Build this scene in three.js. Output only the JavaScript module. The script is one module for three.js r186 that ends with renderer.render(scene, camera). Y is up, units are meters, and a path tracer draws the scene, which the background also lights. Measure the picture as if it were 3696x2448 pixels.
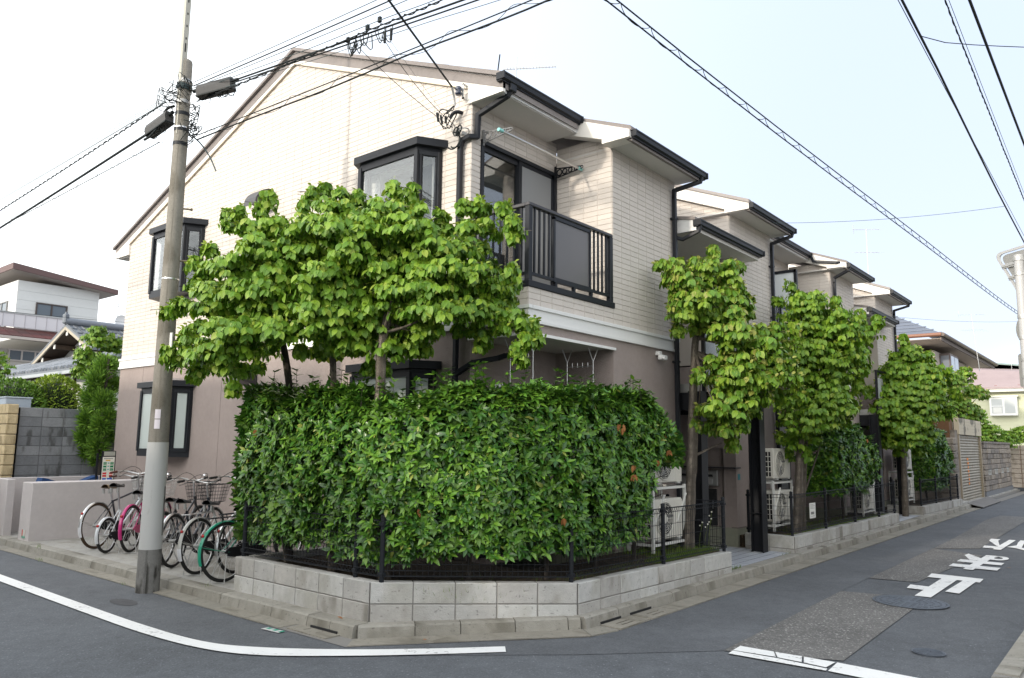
import * as THREE from 'three';
import { mergeGeometries } from 'three/addons/utils/BufferGeometryUtils.js';

// ---------------------------------------------------------------- camera, sky, sun, exposure
const scene = new THREE.Scene();
const camera = new THREE.PerspectiveCamera(47.87, 1024 / 678, 0.1, 600);
camera.position.set(0, 1.78, 0);
camera.rotation.order = 'YXZ';
camera.rotation.set(THREE.MathUtils.degToRad(7.766), THREE.MathUtils.degToRad(-50.297), THREE.MathUtils.degToRad(0.695));
const renderer = new THREE.WebGLRenderer({ antialias: true });
renderer.toneMapping = THREE.LinearToneMapping;
renderer.toneMappingExposure = 1.24;
renderer.shadowMap.enabled = true;
const SUN = new THREE.Vector3(-2.36, 0.64, -0.30).normalize();   // towards the sun
const sun = new THREE.DirectionalLight(new THREE.Color(1, 0.90, 0.77), 2.2);
sun.position.copy(SUN).multiplyScalar(60).add(new THREE.Vector3(10, 2, -8));
sun.target.position.set(10, 2, -8); scene.add(sun.target);
sun.castShadow = true; sun.shadow.radius = 4; sun.shadow.mapSize.set(4096, 4096);
Object.assign(sun.shadow.camera, { left: -35, right: 35, top: 25, bottom: -25, near: 1, far: 140 });
scene.add(sun);

// ---------------------------------------------------------------- random numbers and noise
let seed_ = 12345;
const rnd = () => { seed_ = (seed_ + 0x6d2b79f5) | 0; let t = Math.imul(seed_ ^ (seed_ >>> 15), 1 | seed_); t = (t + Math.imul(t ^ (t >>> 7), 61 | t)) ^ t; return ((t ^ (t >>> 14)) >>> 0) / 4294967296; };
const rr = (a, b) => a + (b - a) * rnd();
const gauss = () => (rnd() + rnd() + rnd() + rnd() - 2) * 0.87;
const hash = (x, y, s) => { let h = Math.imul(x, 374761393) + Math.imul(y, 668265263) + Math.imul(s, 1274126177); h = Math.imul(h ^ (h >>> 13), 1274126177); return ((h ^ (h >>> 16)) >>> 0) / 4294967296; };
const sm = (t) => t * t * (3 - 2 * t);
function vnoise(x, y, p, s) {          // value noise with period p
  const xi = Math.floor(x), yi = Math.floor(y), fx = sm(x - xi), fy = sm(y - yi), w = (v) => ((v % p) + p) % p;
  const a = hash(w(xi), w(yi), s), b = hash(w(xi + 1), w(yi), s), c = hash(w(xi), w(yi + 1), s), d = hash(w(xi + 1), w(yi + 1), s);
  return a + (b - a) * fx + (c - a) * fy + (a - b - c + d) * fx * fy;
}
function fbm(u, v, p, oct, s) { let r = 0, a = 0.5, n = 0; for (let i = 0; i < oct; i++) { r += a * vnoise(u * p, v * p, p, s + i); n += a; a *= 0.5; p *= 2; } return r / n; }
const clamp = (v, a = 0, b = 1) => Math.min(b, Math.max(a, v));
const lerp = (a, b, t) => a + (b - a) * t;
const ss = (a, b, x) => sm(clamp((x - a) / (b - a)));

// ---------------------------------------------------------------- sky: hazy bright evening air with thin cloud, brightest around the sun
{
  const W = 1024, H = 512, d = new Float32Array(W * H * 4);
  for (let j = 0; j < H; j++) for (let i = 0; i < W; i++) {
    const el = ((j + 0.5) / H - 0.5) * Math.PI, az = ((i + 0.5) / W - 0.5) * 2 * Math.PI;
    const x = Math.cos(el) * Math.cos(az), y = Math.sin(el), z = Math.cos(el) * Math.sin(az);
    const cs = x * SUN.x + y * SUN.y + z * SUN.z, up = Math.max(0, y);
    const px = x / (up + 0.35), pz = z / (up + 0.35);
    const cl = fbm(px * 0.11 + 0.5, pz * 0.11 + 0.5, 6, 5, 7), cl2 = fbm(px * 0.07 + 0.2, pz * 0.16 + 0.1, 8, 5, 21);
    let cloud = clamp(ss(0.42, 0.62, cl) * 0.85 + ss(0.44, 0.66, cl2) * 0.6);
    const side = clamp((x * 0.80 + z * 0.60) * 0.5 + 0.5);      // the side away from the sun shows the bluer air
    cloud = clamp(cloud * (1.2 - side * 0.7) + 0.55 * (1 - ss(0.35, 0.8, side)) + 0.35 * Math.pow(1 - up, 6));
    const blue = [0.655, 0.765, 0.98], white = [1.35, 1.42, 1.45];
    const glow = 1.6 * Math.pow(clamp(cs * 0.5 + 0.5), 5) + 0.9 * Math.pow(clamp(cs * 0.5 + 0.5), 24), k = (j * W + i) * 4;
    const gl = [1.0, 0.93, 0.82];
    for (let c = 0; c < 3; c++) d[k + c] = (y < -0.02 ? 0.35 : lerp(blue[c], white[c], cloud)) + glow * gl[c] * (y < -0.02 ? 0.3 : 1);
    d[k + 3] = 1;
  }
  const t = new THREE.DataTexture(d, W, H, THREE.RGBAFormat, THREE.FloatType);
  t.mapping = THREE.EquirectangularReflectionMapping; t.magFilter = THREE.LinearFilter; t.needsUpdate = true;
  scene.background = t; scene.environment = t; scene.backgroundIntensity = 1.0; scene.environmentIntensity = 1.0;
}

// ---------------------------------------------------------------- naming and parenting
const used = new Map(), BASE = new Map();
function num(n) { const c = used.get(n) ?? 0; used.set(n, c + 1); return c ? n + '_' + String(c).padStart(3, '0') : n; }
function tag(o, label, category, group, kind) { if (label) o.userData.label = label; if (category) o.userData.category = category; if (group) o.userData.group = group; if (kind) o.userData.kind = kind; return o; }
function thing(name, label, category, pos = [0, 0, 0], group, turn = 0) {
  const o = new THREE.Group(); o.name = num(name); o.position.set(...pos); o.rotation.y = turn; scene.add(o);
  if (!turn) BASE.set(o, pos);
  return tag(o, label, category, group);
}
function structure(name, geo, mat, parent) { const m = part(name, geo, mat, parent ?? scene); if (!parent) m.userData.kind = 'structure'; return m; }
function boxUV(g) {
  const p = g.attributes.position, n = g.attributes.normal, uv = new Float32Array(p.count * 2);
  for (let i = 0; i < p.count; i++) {
    const x = Math.abs(n.getX(i)), y = Math.abs(n.getY(i)), z = Math.abs(n.getZ(i));
    if (y >= x && y >= z) { uv[2 * i] = p.getX(i); uv[2 * i + 1] = p.getZ(i); } else if (x >= z) { uv[2 * i] = p.getZ(i); uv[2 * i + 1] = p.getY(i); } else { uv[2 * i] = p.getX(i); uv[2 * i + 1] = p.getY(i); }
  }
  g.setAttribute('uv', new THREE.BufferAttribute(uv, 2)); return g;
}
const mg = (l) => { l = l.flat(9); const any = l.some((g) => g.attributes.color); for (const g of l) { if (!g.attributes.uv) boxUV(g); if (any && !g.attributes.color) g.setAttribute('color', new THREE.BufferAttribute(new Float32Array(g.attributes.position.count * 3).fill(1), 3)); } return l.length === 1 ? l[0] : mergeGeometries(l); };
function part(name, geo, mat, parent = scene, keepUV) {
  let g = Array.isArray(geo) ? mg(geo) : geo;
  if (!keepUV) boxUV(g);
  const b = BASE.get(parent);
  if (b) g.translate(-b[0], -b[1], -b[2]);
  const m = new THREE.Mesh(g, mat); m.name = parent === scene ? num(name) : name; m.castShadow = m.receiveShadow = true; parent.add(m);
  if (b) BASE.set(m, b);
  return m;
}
function piece(name, geo, mat, parent, pos, turn = 0) {      // a mesh that shares its geometry with its like
  const m = new THREE.Mesh(geo, mat); m.name = parent === scene ? num(name) : name; const b = BASE.get(parent) ?? [0, 0, 0];
  m.position.set(pos[0] - b[0], pos[1] - b[1], pos[2] - b[2]); m.rotation.y = turn; m.castShadow = m.receiveShadow = true; parent.add(m); return m;
}
const stuff = (m) => { m.userData.kind = 'stuff'; return m; };
function copyOf(o, pos, turn, label) { const c = o.clone(); c.name = num(o.name.replace(/_\d{3}$/, '')); c.position.set(...pos); c.rotation.y = turn; if (label) c.userData.label = label; scene.add(c); return c; }

// ---------------------------------------------------------------- geometry helpers (all non-indexed, in metres)
const V = (x, y, z) => new THREE.Vector3(x, y, z);
function fromTris(pos) { const g = new THREE.BufferGeometry(); g.setAttribute('position', new THREE.BufferAttribute(new Float32Array(pos), 3)); g.computeVertexNormals(); return g; }
function clean(g) { const h = g.index ? g.toNonIndexed() : g; for (const k of Object.keys(h.attributes)) if (!['position', 'normal', 'uv'].includes(k)) h.deleteAttribute(k); h.morphAttributes = {}; return h; }
function bx(x0, x1, y0, y1, z0, z1, c = 0) {        // box, with chamfered edges when c > 0
  if (x1 < x0) [x0, x1] = [x1, x0]; if (y1 < y0) [y0, y1] = [y1, y0]; if (z1 < z0) [z0, z1] = [z1, z0];
  if (!c) { const g = clean(new THREE.BoxGeometry(x1 - x0, y1 - y0, z1 - z0)); g.deleteAttribute('uv'); return g.translate((x0 + x1) / 2, (y0 + y1) / 2, (z0 + z1) / 2); }
  const h = [(x1 - x0) / 2, (y1 - y0) / 2, (z1 - z0) / 2], m = [(x0 + x1) / 2, (y0 + y1) / 2, (z0 + z1) / 2], out = [];
  const P = (s, a) => [0, 1, 2].map((i) => m[i] + s[i] * (h[i] - (i === a ? 0 : c)));
  const tri = (a, b, d) => { const ux = b[0] - a[0], uy = b[1] - a[1], uz = b[2] - a[2], vx = d[0] - a[0], vy = d[1] - a[1], vz = d[2] - a[2]; const n = [uy * vz - uz * vy, uz * vx - ux * vz, ux * vy - uy * vx], q = [0, 1, 2].map((i) => (a[i] + b[i] + d[i]) / 3 - m[i]); n[0] * q[0] + n[1] * q[1] + n[2] * q[2] > 0 ? out.push(...a, ...b, ...d) : out.push(...a, ...d, ...b); };
  const quad = (a, b, d, e) => { tri(a, b, d); tri(a, d, e); };
  for (let a = 0; a < 3; a++) for (const s of [-1, 1]) { const b = (a + 1) % 3, d = (a + 2) % 3, k = (u, v) => { const t = [0, 0, 0]; t[a] = s; t[b] = u; t[d] = v; return P(t, a); }; quad(k(-1, -1), k(1, -1), k(1, 1), k(-1, 1)); }
  for (let a = 0; a < 3; a++) { const b = (a + 1) % 3, d = (a + 2) % 3; for (const u of [-1, 1]) for (const v of [-1, 1]) { const k = (t, f) => { const q = [0, 0, 0]; q[a] = t; q[b] = u; q[d] = v; return P(q, f); }; quad(k(-1, b), k(1, b), k(1, d), k(-1, d)); } }
  for (const x of [-1, 1]) for (const y of [-1, 1]) for (const z of [-1, 1]) tri(P([x, y, z], 0), P([x, y, z], 1), P([x, y, z], 2));
  return fromTris(out);
}
const cbox = (w, h, d, c) => bx(-w / 2, w / 2, -h / 2, h / 2, -d / 2, d / 2, c);
function rod(a, b, r0, r1 = r0, n = 8, caps = true) {      // tapered cylinder between two points
  a = Array.isArray(a) ? V(...a) : a; b = Array.isArray(b) ? V(...b) : b;
  const d = b.clone().sub(a), g = clean(new THREE.CylinderGeometry(r1, r0, d.length(), n, 1, !caps));
  g.applyQuaternion(new THREE.Quaternion().setFromUnitVectors(V(0, 1, 0), d.clone().normalize())); return g.translate((a.x + b.x) / 2, (a.y + b.y) / 2, (a.z + b.z) / 2);
}
function tube(pts, r, n = 6, seg, tension = 0.5) { const c = new THREE.CatmullRomCurve3(pts.map((p) => (Array.isArray(p) ? V(...p) : p)), false, 'catmullrom', tension); return clean(new THREE.TubeGeometry(c, seg ?? pts.length * 4, r, n, false)); }
function bend(pts, r, n = 8) { const l = []; for (let i = 0; i + 1 < pts.length; i++) { l.push(rod(pts[i], pts[i + 1], r, r, n)); } return mg(l); }
function sqpipe(pts, w) { const l = []; for (let i = 0; i + 1 < pts.length; i++) l.push(beam(pts[i], pts[i + 1], w, w, w * 0.35)); return mg(l); }
function beam(a, b, w, h, ext = 0) {          // square bar between two points
  a = V(...a); b = V(...b); const d = b.clone().sub(a), L = d.length(); d.normalize();
  const g = bx(-w / 2, w / 2, -h / 2, h / 2, -ext, L + ext, Math.min(w, h) * 0.12), m = new THREE.Matrix4(), up = Math.abs(d.y) > 0.95 ? V(1, 0, 0) : V(0, 1, 0), X = up.clone().cross(d).normalize(), Y = d.clone().cross(X);
  m.makeBasis(X, Y, d); m.setPosition(a); return g.applyMatrix4(m);
}
function prism(pts, vec) {                  // planar outline (array of [x,y,z]) swept along vec
  const p = pts.map((q) => V(...q)), w = V(...vec), n = V(0, 0, 0);
  for (let i = 0; i < p.length; i++) { const a = p[i], b = p[(i + 1) % p.length]; n.add(V((a.y - b.y) * (a.z + b.z), (a.z - b.z) * (a.x + b.x), (a.x - b.x) * (a.y + b.y))); }
  if (n.dot(w) > 0) { p.reverse(); n.negate(); } n.normalize();
  const u = p[1].clone().sub(p[0]).normalize(), v = n.clone().cross(u), f = p.map((q) => new THREE.Vector2(q.dot(u), q.dot(v))), out = [];
  for (const [a, b, c] of THREE.ShapeUtils.triangulateShape(f, [])) { for (const i of [a, b, c]) out.push(p[i].x, p[i].y, p[i].z); for (const i of [a, c, b]) out.push(p[i].x + w.x, p[i].y + w.y, p[i].z + w.z); }
  for (let i = 0; i < p.length; i++) { const a = p[i], b = p[(i + 1) % p.length]; out.push(a.x, a.y, a.z, a.x + w.x, a.y + w.y, a.z + w.z, b.x + w.x, b.y + w.y, b.z + w.z, a.x, a.y, a.z, b.x + w.x, b.y + w.y, b.z + w.z, b.x, b.y, b.z); }
  return fromTris(out);
}
function sheet(pts, y, holes = []) {         // flat outline [[x, z], ...] on the ground, facing up
  const f = pts.map(([x, z]) => new THREE.Vector2(x, z)), hs = holes.map((h) => h.map(([x, z]) => new THREE.Vector2(x, z)));
  if (!THREE.ShapeUtils.isClockWise(f)) f.reverse(); for (const h of hs) if (THREE.ShapeUtils.isClockWise(h)) h.reverse();
  const all = [...f, ...hs.flat()], out = [];
  for (const t of THREE.ShapeUtils.triangulateShape(f, hs)) { const [a, b, c] = t.map((i) => all[i]); const s = (b.x - a.x) * (c.y - a.y) - (b.y - a.y) * (c.x - a.x); for (const q of s < 0 ? [a, b, c] : [a, c, b]) out.push(q.x, y, q.y); }
  return fromTris(out);
}
function slabOn(pts, y0, y1) { return prism(pts.map(([x, z]) => [x, y0, z]), [0, y1 - y0, 0]); }
function lathe(pts, n = 16) { return clean(new THREE.LatheGeometry(pts.map(([r, y]) => new THREE.Vector2(r, y)), n)); }
function torus(R, r, n = 32, k = 6, arc = Math.PI * 2) { return clean(new THREE.TorusGeometry(R, r, k, n, arc)); }
// wall in the plane of u (x or z) and y, cut into boxes around rectangular holes
function wallGrid(axis, at, thick, u0, u1, y0, y1, holes = []) {
  const us = [...new Set([u0, u1, ...holes.flatMap((h) => [h[0], h[1]])])].filter((u) => u >= u0 && u <= u1).sort((a, b) => a - b), ys = [...new Set([y0, y1, ...holes.flatMap((h) => [h[2], h[3]])])].filter((y) => y >= y0 && y <= y1).sort((a, b) => a - b), l = [];
  for (let i = 0; i + 1 < us.length; i++) { let start = null; for (let j = 0; j < ys.length; j++) {
    const mid = j + 1 < ys.length ? [(us[i] + us[i + 1]) / 2, (ys[j] + ys[j + 1]) / 2] : null, solid = mid && !holes.some((h) => mid[0] > h[0] && mid[0] < h[1] && mid[1] > h[2] && mid[1] < h[3]);
    if (solid && start === null) start = ys[j]; if (!solid && start !== null) { l.push(axis === 'z' ? bx(at, at + thick, start, ys[j], us[i], us[i + 1]) : bx(us[i], us[i + 1], start, ys[j], at, at + thick)); start = null; }
  } }
  return l;
}
// ---------------------------------------------------------------- materials
const enc = (c) => Math.round(255 * clamp(c <= 0.0031308 ? 12.92 * c : 1.055 * Math.pow(c, 1 / 2.4) - 0.055));
function colorTex(n, metres, f, m = n) {        // f(u, v) gives linear rgb
  const d = new Uint8Array(n * m * 4);
  for (let j = 0; j < m; j++) for (let i = 0; i < n; i++) { const c = f((i + 0.5) / n, (j + 0.5) / m), k = (j * n + i) * 4; d[k] = enc(c[0]); d[k + 1] = enc(c[1]); d[k + 2] = enc(c[2]); d[k + 3] = 255; }
  return finish(new THREE.DataTexture(d, n, m), metres, true);
}
function greyTex(n, metres, f) {
  const d = new Uint8Array(n * n * 4);
  for (let j = 0; j < n; j++) for (let i = 0; i < n; i++) { const c = Math.round(255 * clamp(f((i + 0.5) / n, (j + 0.5) / n))), k = (j * n + i) * 4; d[k] = d[k + 1] = d[k + 2] = c; d[k + 3] = 255; }
  return finish(new THREE.DataTexture(d, n, n), metres, false);
}
function finish(t, metres, srgb) { t.wrapS = t.wrapT = THREE.RepeatWrapping; t.magFilter = THREE.LinearFilter; t.minFilter = THREE.LinearMipmapLinearFilter; t.generateMipmaps = true; if (srgb) t.colorSpace = THREE.SRGBColorSpace; if (metres) t.repeat.set(1 / metres, 1 / metres); t.needsUpdate = true; return t; }
const std = (c, rough = 0.7, o = {}) => { const m = new THREE.MeshStandardMaterial({ roughness: rough, side: THREE.DoubleSide, ...o }); if (c) m.color.setRGB(...c); return m; };
const phy = (c, rough = 0.7, o = {}) => { const m = new THREE.MeshPhysicalMaterial({ roughness: rough, side: THREE.DoubleSide, ...o }); if (c) m.color.setRGB(...c); return m; };

const grainBump = greyTex(512, 0.5, (u, v) => fbm(u, v, 64, 3, 31));
function asphalt(base, speck, amount, coarse, s, tint = [1, 1, 1]) {
  const map = colorTex(1024, 4, (u, v) => {
    const big = fbm(u, v, 5, 4, s) - 0.5, mid = fbm(u, v, 40, 3, s + 9) - 0.5, g = vnoise(u * coarse, v * coarse, coarse, s + 20), g2 = vnoise(u * coarse * 2, v * coarse * 2, coarse * 2, s + 23);
    let c = base * (1 + 0.40 * big + 0.30 * mid + 0.35 * (g - 0.5) + 0.3 * (g2 - 0.5));
    if (g > 1 - amount) c = lerp(c, speck, ss(1 - amount, 1, g)); if (g2 > 0.93) c = lerp(c, speck * 0.8, 0.5);
    return tint.map((t) => c * t);
  });
  const bump = greyTex(512, 2, (u, v) => fbm(u, v, 128, 2, s + 40));
  return std(null, 0.88, { map, bumpMap: bump, bumpScale: 0.004 });
}
const M = {};
M.asphalt = asphalt(0.104, 0.34, 0.10, 420, 3, [0.93, 1, 1.10]);
M.asphaltNew = asphalt(0.110, 0.24, 0.06, 400, 60, [0.94, 1, 1.09]);
M.asphaltOld = asphalt(0.125, 0.40, 0.28, 300, 90, [1.03, 1, 0.96]);
function concrete(col, s, stain, o = {}, metres = 1.7) {
  const map = colorTex(512, metres, (u, v) => {
    const a = fbm(u, v, 4, 5, s) - 0.5, b = fbm(u, v, 40, 3, s + 5) - 0.5, g = hash(Math.floor(u * 512), Math.floor(v * 512), s) - 0.5, st = ss(0.52, 0.72, fbm(u, v * 0.35, 6, 4, s + 11)), sp = ss(0.78, 0.86, fbm(u, v, 70, 2, s + 17));
    const k = (1 + 0.35 * a + 0.22 * b + 0.12 * g) * (1 - stain * st) * (1 - 0.35 * sp); return [col[0] * k, col[1] * k * (1 - 0.02 * st), col[2] * k * (1 - 0.07 * st)];
  });
  return std(null, 0.92, { map, bumpMap: grainBump, bumpScale: 0.003, ...o });
}
M.block = [concrete([0.43, 0.42, 0.40], 11, 0.28), concrete([0.48, 0.475, 0.455], 12, 0.18), concrete([0.40, 0.385, 0.36], 13, 0.4)];
M.kerb = [concrete([0.30, 0.285, 0.25], 14, 0.35), concrete([0.27, 0.255, 0.22], 15, 0.4)];
M.gutter = [concrete([0.27, 0.25, 0.21], 16, 0.35), concrete([0.25, 0.235, 0.20], 17, 0.3)];
M.pave = concrete([0.35, 0.34, 0.315], 18, 0.2);
M.joint = std([0.22, 0.21, 0.195], 0.95);
M.pole = concrete([0.215, 0.20, 0.172], 19, 0.25, {}, 0.9);
M.poleDirt = concrete([0.20, 0.195, 0.185], 21, 0.75, {}, 0.55);
M.oldBlock = [concrete([0.19, 0.198, 0.21], 22, 0.5, {}, 0.9), concrete([0.25, 0.258, 0.27], 23, 0.45, {}, 0.9)];
M.stone = [concrete([0.30, 0.26, 0.22], 24, 0.35, { bumpScale: 0.02 }, 0.8), concrete([0.36, 0.31, 0.26], 25, 0.3, { bumpScale: 0.02 }, 0.8), concrete([0.25, 0.22, 0.195], 26, 0.4, { bumpScale: 0.02 }, 0.8)];
M.tanStone = [concrete([0.50, 0.40, 0.24], 27, 0.35, {}, 0.6), concrete([0.56, 0.45, 0.27], 28, 0.25, {}, 0.6)];
const stuccoBump = greyTex(512, 0.35, (u, v) => 0.6 * fbm(u, v, 40, 3, 51) + 0.4 * ss(0.45, 0.7, fbm(u, v, 70, 2, 52)));
const mottled = (col, s, amt, metres = 2.2) => colorTex(256, metres, (u, v) => { const k = 1 + amt * (fbm(u, v, 5, 5, s) - 0.5) + amt * 0.6 * (fbm(u, v, 50, 2, s + 4) - 0.5); return col.map((c) => c * k); });
M.stucco = std(null, 0.95, { map: mottled([0.33, 0.275, 0.255], 33, 0.16), bumpMap: stuccoBump, bumpScale: 0.004 });
M.lowWall = std(null, 0.95, { map: mottled([0.54, 0.50, 0.49], 34, 0.14), bumpMap: stuccoBump, bumpScale: 0.003 });
M.groove = std([0.19, 0.16, 0.145], 0.95);
const brickBump = greyTex(256, 0.3, (u, v) => fbm(u, v, 30, 3, 61));
M.brick = [[0.585, 0.535, 0.487], [0.60, 0.548, 0.50], [0.57, 0.522, 0.474]].map((c, i) => std(null, 0.75, { map: mottled(c, 35 + i, 0.10, 1.3), bumpMap: brickBump, bumpScale: 0.0015 }));
M.brickAll = std(null, 0.75, { map: mottled([0.585, 0.535, 0.487], 39, 0.10, 1.3), bumpMap: brickBump, bumpScale: 0.0015, vertexColors: true });
M.brickJoint = std([0.49, 0.445, 0.40], 0.9);
M.white = std(null, 0.55, { map: mottled([0.74, 0.735, 0.725], 40, 0.06) });
M.fascia = std(null, 0.6, { map: mottled([0.76, 0.73, 0.68], 41, 0.05) });
M.soffit = std(null, 0.8, { map: mottled([0.62, 0.60, 0.57], 42, 0.06) });
M.roof = std(null, 0.75, { map: mottled([0.22, 0.195, 0.185], 43, 0.3), bumpMap: grainBump, bumpScale: 0.003 });
M.trim = std([0.26, 0.235, 0.225], 0.55, { metalness: 0.1 });
M.black = phy(null, 0.42, { specularIntensity: 0.4, map: mottled([0.020, 0.022, 0.027], 44, 0.25) });
M.blackPost = phy(null, 0.45, { specularIntensity: 0.4, map: mottled([0.014, 0.015, 0.018], 45, 0.3) });
M.bronze = std([0.05, 0.047, 0.05], 0.42, { metalness: 0.2 });
M.fence = phy([0.016, 0.018, 0.022], 0.5, { specularIntensity: 0.4 });
M.steel = std([0.62, 0.62, 0.62], 0.28, { metalness: 0.95 });
M.dullSteel = std(null, 0.5, { map: mottled([0.42, 0.42, 0.41], 46, 0.2, 0.7), metalness: 0.6 });
M.galv = std(null, 0.45, { map: mottled([0.55, 0.55, 0.54], 47, 0.2, 0.5), metalness: 0.5 });
M.glass = phy([0.93, 0.96, 0.97], 0.02, { transmission: 1, thickness: 0, ior: 1.75 });
M.frosted = phy([0.80, 0.86, 0.84], 0.45, { transmission: 0.55, thickness: 0, ior: 1.6 });
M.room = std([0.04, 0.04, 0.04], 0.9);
M.curtain = phy([0.72, 0.74, 0.72], 0.9, { transmission: 0.3, thickness: 0 });
M.screen = phy([0.34, 0.35, 0.36], 0.6, { transmission: 0.35, thickness: 0 });
M.smoke = phy([0.26, 0.25, 0.25], 0.35, { transmission: 0.6, thickness: 0 });
M.ac = std(null, 0.5, { map: mottled([0.62, 0.60, 0.54], 48, 0.08, 0.8) });
M.acStand = std([0.66, 0.66, 0.63], 0.5);
M.dark = std([0.012, 0.012, 0.013], 0.8);
M.soil = std(null, 0.98, { map: colorTex(512, 1.2, (u, v) => { const k = 0.4 + 1.2 * fbm(u, v, 12, 5, 71), w = ss(0.6, 0.75, fbm(u, v, 40, 3, 72)); return [lerp(0.045 * k, 0.11, w), lerp(0.032 * k, 0.075, w), lerp(0.02 * k, 0.045, w)]; }), bumpMap: grainBump, bumpScale: 0.02 });
const barkTex = (a, b, s) => colorTex(256, 0.5, (u, v) => { const k = fbm(u, v * 0.4, 14, 4, s), l = ss(0.55, 0.7, fbm(u, v, 8, 3, s + 6)); return [0, 1, 2].map((i) => lerp(a[i], b[i], k) * (1 + 0.4 * l)); });
M.bark = std(null, 0.95, { map: barkTex([0.06, 0.05, 0.04], [0.20, 0.17, 0.14], 81), bumpMap: grainBump, bumpScale: 0.012 });
M.barkDark = std(null, 0.95, { map: barkTex([0.028, 0.023, 0.02], [0.09, 0.075, 0.06], 82), bumpMap: grainBump, bumpScale: 0.012 });
M.rubber = std([0.012, 0.012, 0.012], 0.75);
M.cable = phy([0.012, 0.016, 0.017], 0.55, { specularIntensity: 0.4 });
M.cableThin = std([0.035, 0.06, 0.065], 0.5);
M.paintWhite = std(null, 0.7, { map: colorTex(512, 1.6, (u, v) => { const a = fbm(u, v, 6, 4, 91), w = ss(0.66, 0.74, fbm(u, v, 48, 3, 92)) * ss(0.45, 0.6, a), d = 1 - 0.16 * (a - 0.4), k = lerp(0.80 * d, 0.22, w * 0.6); return [k, k, k * 0.985]; }), bumpMap: grainBump, bumpScale: 0.002 });
const paint = (c, r = 0.3, o = {}) => phy(c, r, { clearcoat: 0.5, clearcoatRoughness: 0.2, ...o });
// ---------------------------------------------------------------- setting: ground, road, pavement, kerbs, gutters
const XG = 6.79, ZS = -5.40, ZR = -15.91, ZB = -6.35;
structure('road', [sheet([[-250, -250], [250, -250], [250, 250], [-250, 250]], 0)], M.asphalt);
// pavement body on which kerbs, walls and house stand (corner plot)
const plot = [[4.80, -60], [4.80, -5.72], [6.40, -4.49], [70, -4.49], [70, -60]];
structure('pavement', [slabOn(plot, -0.3, 0.116)], M.pave);
function patch(pts, y, mat, name = 'road_patch') { return structure(name, [sheet(pts, y)], mat); }
patch([[3.65, -30], [4.44, -30], [4.44, -6.3], [4.47, -5.60], [6.15, -4.11], [8.5, -4.06], [60, -4.0], [60, -3.14], [22.9, -3.34], [17.8, -3.15], [11.45, -3.12], [10.2, -3.10], [6.57, -3.02], [5.6, -3.9], [4.3, -5.3], [3.75, -6.4], [3.6, -8]], 0.004, M.asphaltNew);
patch([[10.2, -3.10], [10.30, -2.66], [10.0, -2.2], [9.57, -2.17], [6.95, -2.12], [6.57, -3.01]].map(([x, z]) => [x, z]), 0.008, M.asphaltOld);
patch([[11.47, -3.11], [11.57, -2.54], [13.2, -2.44], [15.2, -2.30], [15.6, -3.13]], 0.008, M.asphaltOld);
patch([[15.6, -3.12], [16.2, -2.5], [24.6, -2.55], [24.6, -3.25], [22.9, -3.33], [17.8, -3.16]], 0.0081, M.asphaltOld);
{ // round repair in the asphalt by the line
  const pts = []; for (let i = 0; i < 20; i++) { const a = i / 20 * Math.PI * 2; pts.push([3.98 + 0.11 * Math.cos(a), -8.78 + 0.24 * Math.sin(a)]); }
  patch(pts, 0.008, std(null, 0.9, { map: mottled([0.07, 0.07, 0.075], 93, 0.5, 0.4) }), 'road_repair');
}
// kerb stones: thing-like run of stones along both streets
const kerb = structure('kerb', [slabOn([[4.70, -40], [4.70, -5.66], [6.37, -4.42], [45, -4.42], [45, -4.60], [6.42, -4.60], [4.82, -5.75], [4.82, -40]], -0.2, 0.085)], M.joint);
function kerbRun(a, b, len, inner, jitter = 0.0) {       // a, b: outer top edge, inner: towards the plot
  const d = V(b[0] - a[0], 0, b[1] - a[1]), L = d.length(); d.normalize();
  const nrm = V(inner[0], 0, inner[1]).normalize(), w = 0.165; let s = 0, i = 0;
  while (s < L - 0.02) {
    const l = Math.min(i % 3 === 1 && len > 0.5 ? len * rr(0.55, 1) : len, L - s), g = 0.004, q = (t, o, y) => [a[0] + d.x * t + nrm.x * o, y, a[1] + d.z * t + nrm.z * o], t0 = s + g, t1 = s + l - g, dy = rr(-0.003, 0.003);
    const prof = [[-0.022, -0.10], [-0.022, 0.01], [-0.004, 0.104 + dy], [0.014, 0.119 + dy], [w, 0.12 + dy], [w, -0.10]];
    const geo = prism(prof.map(([o, y]) => q(t0, o, y)), [d.x * (t1 - t0), 0, d.z * (t1 - t0)]);
    part('kerb_stone', geo, M.kerb[Math.floor(rnd() * 2)], kerb); s += l; i++;
  }
}
kerbRun([4.64, -22], [4.66, -5.69], 0.60, [1, 0]);
kerbRun([4.68, -5.665], [6.345, -4.365], 0.52, [0.62, -0.78]);
kerbRun([6.37, -4.335], [27.1, -4.335], 0.60, [0, -1]);
const gut = structure('gutter', [sheet([[4.41, -40], [4.43, -5.52], [6.20, -4.14], [7, -4.06], [45, -4.06], [45, -4.36], [6.36, -4.36], [4.66, -5.68], [4.64, -40]], 0.009)], M.joint);
function slabs(a, b, len, wid, nrm) {
  const d = V(b[0] - a[0], 0, b[1] - a[1]), L = d.length(), n = Math.round(L / len); d.normalize();
  for (let i = 0; i < n; i++) { const t0 = L * i / n + 0.003, t1 = L * (i + 1) / n - 0.003, q = (t, o) => [a[0] + d.x * t + nrm[0] * o, a[1] + d.z * t + nrm[1] * o], dy = rr(0, 0.003); part('gutter_slab', slabOn([q(t0, 0), q(t1, 0), q(t1, wid), q(t0, wid)], -0.05, 0.013 + dy), M.gutter[Math.floor(rnd() * 2)], gut); }
}
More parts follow.
